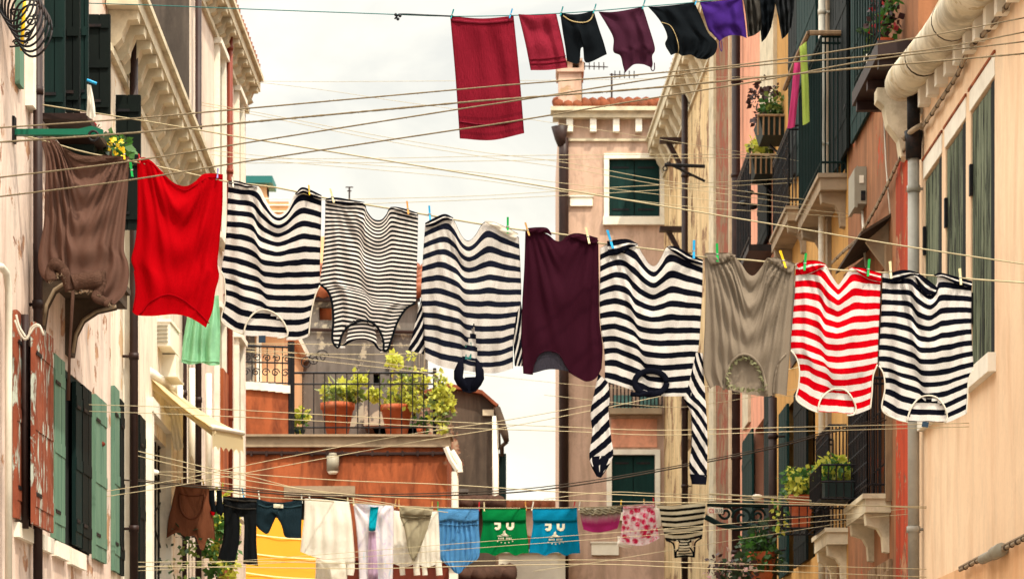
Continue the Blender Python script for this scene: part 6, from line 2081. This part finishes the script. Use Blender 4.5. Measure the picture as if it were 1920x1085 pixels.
mb.tube([P(1246, 309, 44), P(1322, 312, 44)], .03, 6)
mb.tube([P(1262, 311, 44), P(1322, 340, 44)], .022, 6)
mb.build('pole', M['iron'], t)
mb = MB()
for x, y in ((1247, 316), (1254, 308)):
    mb.tube([P(x, y, 44) + Vector((.035 * math.cos(a), 0, .035 * math.sin(a))) for a in [2 * PI * i / 12 for i in range(13)]], .01, 5)
mb.build('ring', M['iron'], t)
# ---------------------------------------------------------------- end house facing the street
E = Fr((0, 52, 0), (1, 0, 0), (0, -1, 0))
h = house('end_house', 'beige end house facing down the street with closed green shutters and a tall chimney', P(1145, 1440, 52))
def er(x0, x1, yt, yb, fr=E):
    return fr.hit(x0, yt)[0], fr.hit(x1, yt)[0], fr.hit(x0, yb)[1], fr.hit(x0, yt)[1]
w1, w2 = er(1142, 1237, 298, 407), er(1147, 1228, 852, 960)
x0, x1, _, zt = er(1048, 1300, 225, 900)
mb = MB()
E.wall(mb, x0, x1, 0, zt, [w1, w2], .12, 5)
mb.build('wall', M['pl_beige'], h)
for (a, b, c, d) in (w1, w2):
    mb = MB()
    E.box(mb, a + .003, b - .003, c + .003, d - .003, -.119, -.1)
    wn = mb.build('window', M['gapdark'], h)
    for k in range(2):
        mb = MB()
        m0, m1 = a + (b - a) * k / 2 + .006, a + (b - a) * (k + 1) / 2 - .006
        for i in range(3):
            u0, u1 = m0 + (m1 - m0) * i / 3, m0 + (m1 - m0) * (i + 1) / 3
            E.box(mb, u0 + .004, u1 - .004, c + .01, d - .01, -.09, -.05 - .002 * (i % 2))
        E.box(mb, m0 + .002, m1 - .002, c + .012, d - .012, -.095, -.06)
        sh = mb.build('shutter', M['green_far'], wn)
        mb = MB()
        for q in (.14, .86):
            zz = c + (d - c) * q
            E.box(mb, m0 + .06, m0 + (m1 - m0) * .8, zz - .018, zz + .018, -.049, -.04)
        mb.build('hinge', M['iron'], sh)
    mb = MB()
    f = .1
    E.box(mb, a - f, a, c - f, d + f, -.02, .04)
    E.box(mb, b, b + f, c - f, d + f, -.02, .04)
    E.box(mb, a, b, d, d + f, -.02, .042)
    E.box(mb, a - f * 1.2, b + f * 1.2, c - f - .06, c - .001, -.02, .09)
    mb.build('frame', M['stone_w'], wn)
mb = MB()
E.box(mb, x0 - .12, x1, zt, zt + .12, -.2, .2)
E.box(mb, x0 - .16, x1, zt + .12, zt + .2, -.2, .28)
E.box(mb, x0, x1, zt - .42, zt - .37, 0, .05)
co = mb.build('cornice', M['stone'], h)
for x in (1068, 1112, 1155, 1197, 1235):
    a, b, c, d = er(x - 6, x + 6, 228, 243)
    mb = MB()
    E.box(mb, a, b, zt - .26, zt - .003, 0, .16)
    mb.build('dentil', M['stone_w'], co)
mb = MB()
tiles(mb, E.W(x0 - .1, zt + .24, .22), E.W(x1, zt + .24, .22), Vector((0, 3, .75)), 15, .1, 5)
mb.build('roof', M['tile'], h, True)
a, b, c, d = er(1048, 1091, 128, 210)
mb = MB()
mb.box(a, b, 52.3, 53.1, zt, d)
mb.box(a - .04, b + .05, 52.25, 53.15, d, d + .07)
for k in range(3):
    q = a + (b - a) * k / 2
    mb.box(q - .05, q + .05, 52.35, 53.05, d + .07, d + .22)
mb.box(a - .02, b + .02, 52.28, 53.12, d + .22, d + .27)
mb.build('chimney', M['pl_beige'], h)
mb = MB()
a, z = E.hit(1057, 300, .12)
mb.tube([E.W(a, 0, .1), E.W(a, E.hit(1057, 300)[1], .1), E.W(a, E.hit(1057, 262)[1], .1)], .095, 12)
mb.tube([E.W(a - .02, E.hit(1057, 275)[1], .1), E.W(a - .06, E.hit(1057, 262)[1], .12), E.W(a - .08, E.hit(1057, 240)[1], .14)], [.1, .12, .17], 10)
mb.build('drainpipe', M['pipe_b'], h, True)
for xa, xb, ya, yb in ((1069, 1111, 370, 387), (1109, 1160, 1018, 1040)):
    a, b, c, d = er(xa, xb, ya, yb)
    mb = MB()
    E.box(mb, a, b, c, d, 0, .05)
    E.box(mb, a - .02, b + .02, d, d + .03, 0, .07)
    mb.build('blank_plaque', M['white_p'], h)
a, b, c, d = er(1142, 1240, 768, 779)
mb = MB()
E.box(mb, a, b, c, d, 0, .3)
bl = mb.build('balcony', M['concrete'], h)
mb = MB()
iron_bars(mb, E.W(a, d, .28), E.W(b, d, .28), .5, 14, .014)
mb.build('railing', M['iron'], bl)
mb = MB()
for x in (1150, 1200):
    q = er(x, x + 34, 742, 766)
    E.box(mb, q[0], q[1], q[2], q[3], .1, .13)
mb.build('glazed_panel', simple('dusty_teal_glass', lin('#6f9a94'), .25, 0, .3, 6, 0), bl)
q = er(1146, 1232, 785, 838)
mb = MB()
E.box(mb, q[0], q[1], q[2], q[3], 0, .02)
mb.build('peach_panel', M['pl_rose'], h)
for x, y0, y1, lb in ((1090, 122, 200, 'thin television aerial on the end house roof beside the chimney'), (1147, 138, 205, 'taller television aerial behind the tiled roof of the end house')):
    t = thing('aerial', lb, 'aerial', P(x, y1, 53))
    mb = MB()
    mb.tube([P(x, y1, 53), P(x, y0, 53)], .02, 5)
    mb.build('mast', M['pipe_b'], t)
    mb = MB()
    mb.tube([P(x - 4, y0 + 2, 53), P(x + 50, y0 + 4, 53)], .012, 5)
    for k in range(5):
        mb.tube([P(x + 6 + 9 * k, y0 - 5, 53), P(x + 6 + 9 * k, y0 + 9, 53)], .01, 4)
    mb.build('antenna', M['pipe_b'], t)

# ---------------------------------------------------------------- terracotta building with the roof terrace
T = Fr((0, 37, 0), (1, 0, 0), (0, -1, 0))
h = house('terracotta_house', 'terracotta red building across the street end carrying a roof terrace', P(640, 1440, 37))
tr = lambda x0, x1, yt, yb: er(x0, x1, yt, yb, T)
a, b, c, d = tr(385, 838, 838, 1000)
win = tr(548, 652, 931, 1000)
mb = MB()
T.wall(mb, a, b, 0, d, [win], .15, 6)
mb.build('wall', M['pl_terra'], h)
mb = MB()
mb.add([(a, 37.2, d - .02), (b, 37.2, d - .02), (b, 43, d - .02), (a, 43, d - .02)], [(0, 1, 2, 3)])
z2 = T.hit(500, 815)[1]
T.box(mb, a, b + .05, d, z2 - .03, -.5, .05)
T.box(mb, a, b + .08, z2 - .03, z2, -.5, .1)
mb.build('terrace_ledge', M['concrete'], h)
mb = MB()
T.box(mb, win[0] + .003, win[1] - .003, win[2] + .003, win[3] - .003, -.149, -.13)
wn = mb.build('window', M['gapdark'], h)
q = tr(533, 666, 911, 931)
mb = MB()
T.box(mb, q[0], q[1], q[2] + .002, q[3], -.02, .05)
mb.build('lintel', M['concrete'], wn)
mb = MB()
zc = T.hit(600, 851)[1]
mb.tube([T.W(a, zc + .02, .03), T.W(-3, zc + .01, .03), T.W(-1.9, zc, .03), T.W(b, zc + .01, .03)], .025, 6)
for i in range(16):
    s = a + (b - a) * i / 16
    T.box(mb, s, s + .03, zc - .03, zc + .04, 0, .06)
mb.build('conduit', M['pipe_b'], h)
t = thing('wall_lamp', 'round grey bulkhead lamp on the terracotta wall', 'lamp', T.pt(624, 866, .05))
p = T.pt(624, 868, .06)
mb = MB()
mb.tube([p + Vector((0, 0, -.11)), p + Vector((0, 0, .1))], [.085, .085], 12)
mb.tube([p + Vector((0, 0, .1)), p + Vector((0, 0, .14))], [.07, .05], 12)
mb.build('lamp_body', M['grey_box'], t, True)
mb = MB()
mb.tube([p + Vector((0, 0, -.15)), p + Vector((0, 0, -.11))], [.05, .08], 12)
mb.build('lamp_glass', M['white_p'], t, True)
# bracket at its right end
mb = MB()
for pts in ([(836, 838), (846, 862), (858, 880)], [(846, 845), (860, 868), (862, 885)]):
    mb.tube([T.pt(x, y, .12) for x, y in pts], .045, 6)
mb.tube([T.pt(853, 884, .1), T.pt(853, 955, .1)], .05, 8)
mb.build('gutter', M['white_p'], h)
# raised parapet at the left end
q = tr(424, 540, 722, 815)
par = MB()
T.box(par, q[0], q[1], q[2], q[3] - .06, -.4, -.02)
pa = par.build('parapet', M['pl_terra'], h)
mb = MB()
prev = None
for i in range(9):
    s0 = q[0] - .03 + (q[1] - q[0] + .06) * i / 9
    s1 = q[0] - .03 + (q[1] - q[0] + .06) * (i + 1) / 9
    dz = -.07 * ((i + .5) / 9) ** 2
    T.box(mb, s0, s1, q[3] - .058 + dz + .07 - .06, q[3] + dz + .06, -.42, .02)
mb.build('coping', M['stone_w'], pa)
mb = MB()
f0, f1 = T.pt(415, 722, -.2), T.pt(544, 726, -.2)
iron_bars(mb, f0, f1, .56, 9, .009, (.1, .6))
for i in range(7):
    c = f0.lerp(f1, (i + .5) / 7)
    scroll(mb, c + Vector((0, 0, .2)), (1, 0, 0), .06, 1.4, .009, 1)
    scroll(mb, c + Vector((.02, 0, .4)), (1, 0, 0), .055, 1.4, .009, -1)
mb.build('scroll_railing', M['iron'], pa)
mb = MB()
g0, g1 = T.pt(547, 815, -.05), T.pt(815, 815, -.05)
iron_bars(mb, g0, g1, .86, 13, .009, (.12, .82))
for x in (543, 549, 815):
    mb.tube([T.pt(x, 820, -.05), T.pt(x, 640 if x < 600 else 690, -.05)], .028, 6)
for i in range(3):
    scroll(mb, T.pt(575 + i * 14, 680 - 6 * i, -.05), (1, 0, 0), .1, 1.5, .009, 1)
mb.build('terrace_railing', M['iron'], h)
def pot(name, label, x, w, yt, yb, d):
    p = P(x, yb, d)
    r = w / 2 * d / F
    hh = (yb - yt) * d / F
    t = thing(name, label, 'potted plant', p)
    mb = MB()
    mb.lathe(p, [(r * .6, 0), (r * .64, .01), (r * .92, hh * .8), (r, hh * .81), (r * 1.02, hh), (r * .9, hh), (r * .85, hh * .93), (0, hh * .93)], 20)
    mb.build('pot', M['pot'], t, True)
    return t
d = 37.32
t = pot('terrace_pot', 'large terracotta pot with pale lily leaves behind the terrace railing', 633, 64, 756, 815, d)
foliage(t, P(640, 738, d), (.28, .22, .16), 300, .1, [(M['lf_lime'], .7), (M['lf_olive'], .3)], 161, clumps=12, dens=.6)
foliage(t, P(668, 712, d), (.12, .15, .17), 110, .08, [(M['lf_lime'], 1)], 171, 'upper_foliage', clumps=7)
foliage(t, P(700, 742, d), (.14, .1, .1), 70, .08, [(M['lf_lime'], 1)], 175, 'side_foliage', clumps=6)
mb = MB()
rg = random.Random(9)
for i in range(26):
    a = rg.uniform(-1.1, 1.1)
    l = rg.uniform(.25, .5)
    b0 = P(640 + rg.uniform(-12, 12), 758, d)
    tip = b0 + Vector((math.sin(a) * l, rg.uniform(-.1, .1), math.cos(a) * l * .9))
    md = b0.lerp(tip, .5) + Vector((0, 0, .06))
    mb.tube([b0, md, tip], [.012, .02, .003], 4, .3)
mb.build('blade_leaves', leafmat('pale_blade', lin('#c8d0a0'), lin('#a8b878')), t)
t = pot('vine_pot', 'terracotta pot with a bushy yellow-green vine at the right of the terrace', 744, 62, 760, 815, d)
foliage(t, P(760, 735, d), (.38, .2, .36), 640, .075, [(M['lf_lime'], .8), (M['lf_olive'], .3)], 181, clumps=30, dens=.45)
foliage(t, P(755, 672, d), (.2, .15, .14), 160, .07, [(M['lf_lime'], 1)], 185, 'upper_foliage', clumps=8)
mb = MB()
for x in (735, 752, 770, 790):
    mb.tube([P(744, 765, d), P(x, 720, d), P(x + 8, 675, d)], [.012, .009, .004], 4)
mb.build('stem', M['plank'], t)
t = thing('trailing_vine', 'yellow-green vine trailing over the right end of the terrace', 'vine', P(830, 815, 37.0))
foliage(t, P(828, 750, 37.0), (.14, .16, .44), 480, .07, [(M['lf_lime'], .8), (M['lf_olive'], .3)], 191, clumps=24, dens=.6)
mb = MB()
for x in (818, 830, 842):
    mb.tube([P(815, 700, 37.0), P(x, 740, 37.0), P(x + 6, 810, 37.0)], [.01, .008, .004], 4)
mb.build('stem', M['plank'], t)
t = thing('corner_plant', 'small lime green plant in the left corner of the terrace', 'plant', P(562, 815, 37.2))
foliage(t, P(562, 790, 37.2), (.13, .12, .17), 220, .07, [(M['lf_lime'], .8), (M['lf_green'], .2)], 201, clumps=10, dens=.6)
mb = MB()
mb.lathe(P(562, 815, 37.2), [(.06, 0), (.08, .08), (.0, .07)], 10)
mb.build('pot', M['pot_d'], t, True)
t = thing('white_flower_pot', 'small plant with a white flower at the foot of the vine', 'plant', P(790, 815, 37.15))
foliage(t, P(790, 795, 37.15), (.12, .1, .12), 130, .06, [(M['lf_green'], .8), (M['bl_pink'], .06)], 211, clumps=7)
mb = MB()
mb.lathe(P(790, 815, 37.15), [(.05, 0), (.07, .09), (.0, .08)], 10)
mb.build('pot', M['pot'], t, True)

# ---------------------------------------------------------------- houses behind the terrace
G = Fr((0, 43, 0), (1, 0, 0), (0, -1, 0))
h = house('grey_house', 'rough grey rendered house behind the roof terrace', P(660, 1440, 43))
gr = lambda *a: er(*a, G)
q = gr(545, 782, 560, 900)
gwn = [gr(598, 622, 575, 600), gr(700, 712, 700, 815)]
mb = MB()
G.wall(mb, q[0], q[1], 0, q[3], gwn, .15, 5)
mb.build('wall', M['pl_grey2'], h)
for o in gwn:
    mb = MB()
    G.box(mb, o[0] + .004, o[1] - .004, o[2] + .004, o[3] - .004, -.149, -.13)
    mb.build('window', M['pl_terra'] if o is gwn[0] else M['gapdark'], h)
mb = MB()
z = G.hit(600, 618)[1]
mb.tube([G.W(q[0], z, .05), G.W(q[1], z - .05, .05)], .03, 5)
z = G.hit(600, 566)[1]
G.box(mb, q[0], q[1] + .05, z, z + .08, 0, .15)
mb.tube([G.W(G.hit(733, 700)[0], 6, .06), G.W(G.hit(733, 700)[0], z, .06)], .04, 6)
mb.build('drainpipe', M['pipe_b'], h)
mb = MB()
tiles(mb, G.W(q[0], q[3] + .08, .2), G.W(q[1] + .1, q[3] + .08, .2), Vector((0, 3, .9)), 14, .1, 5)
mb.build('roof', M['tile'], h, True)
mb = MB()
for k in range(4):
    u = gr(690 + 14 * k, 790, 760 - 22 * k, 815)
    G.box(mb, u[0], q[1] - .02, u[2], u[3], .02, 1.2 - .25 * k)
mb.build('outside_stair', M['pl_grey2'], h)

V = Fr((0, 41.5, 0), (1, 0, 0), (0, -1, 0))
h = house('stained_house', 'stained brown-grey house with a lopsided roof edge right of the terrace', P(870, 1440, 41.5))
poly = [(786, 1500), (786, 745), (838, 728), (872, 734), (904, 741), (935, 768), (930, 772), (930, 1500)]
mb = MB()
mb.prism([V.pt(x, y) for x, y in poly], (0, 5, 0))
mb.build('wall', M['pl_stain'], h)
mb = MB()
for (xa, ya), (xb, yb) in zip(poly[1:6], poly[2:7]):
    pa_, pb_ = V.pt(xa, ya - 3, .12), V.pt(xb, yb - 3, .12)
    mb.hexa([pa_, pb_, pb_ + Vector((0, 5, 0)), pa_ + Vector((0, 5, 0)), pa_ + Vector((0, 0, .06)), pb_ + Vector((0, 0, .06)), pb_ + Vector((0, 5, .06)), pa_ + Vector((0, 5, .06))])
mb.build('roof', M['tile'], h)
mb = MB()
mb.tube([V.pt(932, 764, .1), V.pt(940, 790, .15), V.pt(946, 812, .2), V.pt(950, 828, .2)], [.05, .06, .06, .04], 8)
mb.tube([V.pt(950, 828, .2), V.pt(941, 836, .1), V.pt(941, 855, .08)], .035, 6)
mb.build('gutter', M['stone_d'], h, True)
mb = MB()
mb.tube([V.pt(929, 780, .1), V.pt(929, 1090, .1)], .05, 8)
mb.build('white_post', M['white_p'], h, True)
u = er(934, 949, 850, 1000, V)
mb = MB()
V.box(mb, u[0], u[1], u[2], u[3], -.3, .02)
for i in range(3):
    V.box(mb, u[0] + .01 + i * .04, u[0] + .04 + i * .04, u[2] + .02, u[3] - .02, .021, .03)
mb.build('shutter', M['green'], h)
u = er(905, 926, 768, 779, V)
mb = MB()
V.box(mb, u[0], u[1], u[2], u[3], 0, .04)
mb.build('patch', M['stone'], h)

W_ = Fr((0, 39.5, 0), (1, 0, 0), (0, -1, 0))
h = house('peach_house', 'pale peach house with white posts behind the scrolled parapet railing', P(460, 1440, 39.5))
u = er(396, 533, 610, 900, W_)
mb = MB()
W_.wall(mb, u[0], u[1], 0, u[3], (), .1, 4)
mb.build('wall', M['pl_peach'], h)
for x0, x1, m in ((412, 436, 'white_p'), (452, 461, 'white_p'), (482, 491, 'white_p'), (462, 478, 'pl_grey2')):
    v = er(x0, x1, 615, 800, W_)
    mb = MB()
    W_.box(mb, v[0], v[1], v[2], v[3], 0, .08 if m == 'white_p' else .03)
    mb.build('post' if m == 'white_p' else 'doorway', M[m], h)
mb = MB()
W_.box(mb, u[0] - .1, u[1] + .1, u[3], u[3] + .12, -4, .3)
mb.build('roof', M['white_p'], h)

# striped yellow blind below
t = thing('yellow_blind', 'golden yellow sun blind with slanting white bands behind the denim shorts', 'blind', P(510, 1100, 35))
def blind(x, y, k=0):
    f = (y - 960) / 140
    return P(x, y, 35.6 - 1.2 * f - k)
mb = MB()
vs, fs = [], []
cols = 14
for j in range(11):
    for i in range(cols + 1):
        x = 418 + 176 * i / cols
        y = 962 + 150 * j / 10 + (i / cols) * 14
        vs.append(blind(x, y, .02 * math.sin(i * 1.3)))
for j in range(10):
    for i in range(cols):
        a = j * (cols + 1) + i
        fs.append((a, a + 1, a + cols + 2, a + cols + 1))
n0 = len(vs)
vs += [v + Vector((0, .02, 0)) for v in vs]
fs += [tuple(q + n0 for q in f) for f in fs]
mb.add(vs, fs)
mb.build('canvas', fabric('golden_canvas', lin('#d0902c'), trans=.3, wrinkle=.1), t, True)
for y in (990, 1026, 1064):
    mb = MB()
    mb.add([blind(418 + 176 * i / 14, y + 20 * i / 14 + dy + 4 * math.sin(i / 14 * PI), .05) for dy in (0, 1.8) for i in range(15)],
           [(i, i + 1, i + 16, i + 15) for i in range(14)])
    mb.build('white_band', M['canvas'], t)
u = tr(655, 845, 1058, 1200)
mb = MB()
mb.box(u[0], u[1], 36.3, 36.9, 0, u[3])
mb.box(u[0] - .03, u[1] + .03, 36.25, 36.9, u[3], u[3] + .06)
tag(mb.build('red_wall', M['pl_terra_d']), 'dark red wall low behind the white shirts and khaki trousers', 'wall')
mb = MB()
mb.box(P(842, 0, 36).x, P(858, 0, 36).x, 36, 36.4, 0, P(0, 1062, 36).z)
mb.box(P(840, 0, 36).x, P(860, 0, 36).x, 35.96, 36.44, P(0, 1062, 36).z, P(0, 1055, 36).z)
tag(mb.build('stone_pillar', M['stone_w']), 'pale stone pillar below the sky blue blouse', 'pillar')

# low roofs in the distance
def far_house(name, label, x0, x1, ye, yr, D, mat, n, chim=None, tm='tile'):
    h = house(name, label, P((x0 + x1) / 2, 1440, D))
    a, b = P(x0, ye, D), P(x1, ye, D)
    mb = MB()
    mb.box(a.x + .1, b.x - .1, D, D + 5, 0, a.z)
    mb.build('wall', mat, h)
    mb = MB()
    tiles(mb, a + Vector((0, -.2, .02)), b + Vector((0, -.2, .02)), Vector((0, 3, P(0, yr, D).z - a.z + 3 * .02)), n, .11, 4)
    mb.build('roof', M[tm], h, True)
    if chim:
        mb = MB()
        c = P(chim[0], chim[1], D + .6)
        mb.box(c.x - .16, c.x + .16, D + .5, D + .9, a.z, c.z)
        mb.box(c.x - .2, c.x + .2, D + .46, D + .94, c.z, c.z + .06)
        mb.build('chimney', M['pl_grey2'], h)
    return h
far_house('low_house', 'low house with a red tiled roof seen just above the green t-shirt', 940, 1062, 950, 934, 58, M['pl_beige'], 16)
far_house('small_house', 'small low house with dark tiles left of the tall beige end house', 985, 1070, 1022, 1002, 49.0, M['white_p'], 9)
far_house('shed', 'shed with a dark tiled roof between the terracotta building and stained house', 795, 940, 946, 932, 39.5, M['pl_stain'], 12, (853, 925), 'tile_d')
far_house('near_shed', 'tiled shed roof at the bottom edge beneath the sky blue blouse', 862, 962, 1082, 1056, 38.6, M['pl_stain'], 7, None, 'tile_d')
mb = MB()
p0, p1 = P(922, 1070, 46), P(1046, 1036, 46)
mb.box(p0.x, p1.x, 46, 46.5, 0, p1.z)
mb.box(p0.x - .05, p1.x + .05, 45.95, 46.55, p1.z, p1.z + .06)
tag(mb.build('white_wall', M['white_p']), 'low white wall below the green and turquoise t-shirts', 'wall')
h = house('chimney_house', 'distant peach rooftop turret with a green cap above the first striped top', P(505, 1440, 62))
p0, p1 = P(476, 420, 62), P(541, 352, 62)
q0, q1 = P(470, 346, 62), P(508, 333, 62)
mb = MB()
mb.box(p0.x, p1.x, 62, 65, 0, P(0, 378, 62).z)
mb.box(p0.x + .05, p0.x + .12, 62, 62.6, P(0, 378, 62).z, q0.z)
mb.box(q1.x - .25, q1.x - .1, 62, 62.6, P(0, 378, 62).z, q0.z)
mb.box(p0.x + .05, q1.x - .1, 62.05, 62.6, P(0, 364, 62).z, q0.z - .01)
mb.build('turret', M['pl_peach'], h)
mb = MB()
mb.box(q0.x - .1, q1.x + .05, 61.8, 62.8, q0.z, q1.z)
mb.build('cap', M['rope_teal'], h)
mb = MB()
for y in (372, 384, 396):
    mb.box(p0.x - .05, p1.x + .05, 61.95, 62.0, P(0, y + 2, 62).z, P(0, y, 62).z)
mb.build('moulding', M['stone_w'], h)
t = thing('aerial', 'thin aerial standing on the sky behind the narrow striped tank', 'aerial', P(655, 420, 60))
mb = MB()
mb.tube([P(655, 440, 60), P(655, 350, 60)], .02, 5)
mb.build('mast', M['pipe_b'], t)
mb = MB()
mb.tube([P(648, 351, 60), P(662, 351, 60)], .015, 5)
mb.tube([P(651, 358, 60), P(659, 358, 60)], .015, 5)
mb.build('crossbar', M['pipe_b'], t)
h = house('far_block', 'distant pale house hidden behind the row of striped tops', P(640, 1440, 60))
p0, p1 = P(560, 440, 60), P(720, 425, 60)
mb = MB()
mb.box(p0.x, p1.x, 60.2, 64, 0, p0.z)
mb.build('wall', M['pl_peach'], h)
# ---------------------------------------------------------------- sky, sun, camera
w = bpy.data.worlds.new('World')
S.world = w
w.use_nodes = True
t = w.node_tree
bg = t.nodes['Background']
ZEN_FILL = 3.9
EL, AZ = math.radians(60), math.radians(143)     # sun behind the camera and to the right (azimuth from +Y towards +X)
sky = N(t, 'ShaderNodeTexSky', sky_type='NISHITA')
sky.sun_disc = False
sky.sun_elevation = EL
sky.sun_rotation = AZ
sky.air_density, sky.dust_density = 1.2, 3.0
tc = N(t, 'ShaderNodeTexCoord')
sep = N(t, 'ShaderNodeSeparateXYZ')
L(t, tc.outputs['Generated'], sep.inputs[0])
mp = N(t, 'ShaderNodeMapping')
mp.inputs['Scale'].default_value = (1, 1, 2.2)
L(t, tc.outputs['Generated'], mp.inputs['Vector'])
n1 = nz(t, mp.outputs[0], 7.5, 7, .55, .6)
zr = ramp(t, sep.outputs[2], .1, .36)
hz = mix(t, zr, (6.0, 5.6, 4.55, 1), (4.3, 4.4, 4.3, 1))         # thin bright cloud, creamier low down
cl = mix(t, ramp(t, n1, .38, .66), hz, shade((9.2 / 10, 8.9 / 10, 8.2 / 10, 1), 1))
sc = N(t, 'ShaderNodeVectorMath', operation='SCALE')
sc.inputs[3].default_value = 1.0
cl = mix(t, ramp(t, n1, .38, .66), hz, (7.2, 6.8, 5.8, 1))
up = mth(t, 'ADD', mth(t, 'MULTIPLY', ramp(t, sep.outputs[2], .34, .75), ZEN_FILL), 1.0)      # unseen sky overhead brightened, added as fill for the shaded walls
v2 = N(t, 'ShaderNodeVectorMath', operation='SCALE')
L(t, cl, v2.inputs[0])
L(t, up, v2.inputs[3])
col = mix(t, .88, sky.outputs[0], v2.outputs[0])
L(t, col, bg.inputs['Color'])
bg.inputs['Strength'].default_value = .1
sd = bpy.data.lights.new('sun', 'SUN')
sd.energy = 2.8
sd.angle = math.radians(.8)
sd.color = (1.0, .91, .74)
so = bpy.data.objects.new('sun', sd)
COL.objects.link(so)
to_sun = Vector((math.sin(AZ) * math.cos(EL), math.cos(AZ) * math.cos(EL), math.sin(EL)))
so.rotation_euler = to_sun.to_track_quat('Z', 'Y').to_euler()
so.location = (0, 0, 30)
cd = bpy.data.cameras.new('camera')
cd.sensor_width = 36
cd.lens = F / 1920 * 36
cd.shift_x = (960 - VX) / 1920
cd.shift_y = (VY - 542.5) / 1920
cd.clip_end = 3000
cd.dof.use_dof = True
cd.dof.focus_distance = 16.5
cd.dof.aperture_fstop = 9
co = bpy.data.objects.new('camera', cd)
COL.objects.link(co)
co.location = (0, 0, CZ)
co.rotation_euler = (PI / 2, 0, 0)
S.camera = co
S.view_settings.view_transform = 'Standard'
S.view_settings.look = 'None'
S.view_settings.exposure = .95
S.view_settings.gamma = 1
S.render.film_transparent = False
S.cycles.max_bounces = 6
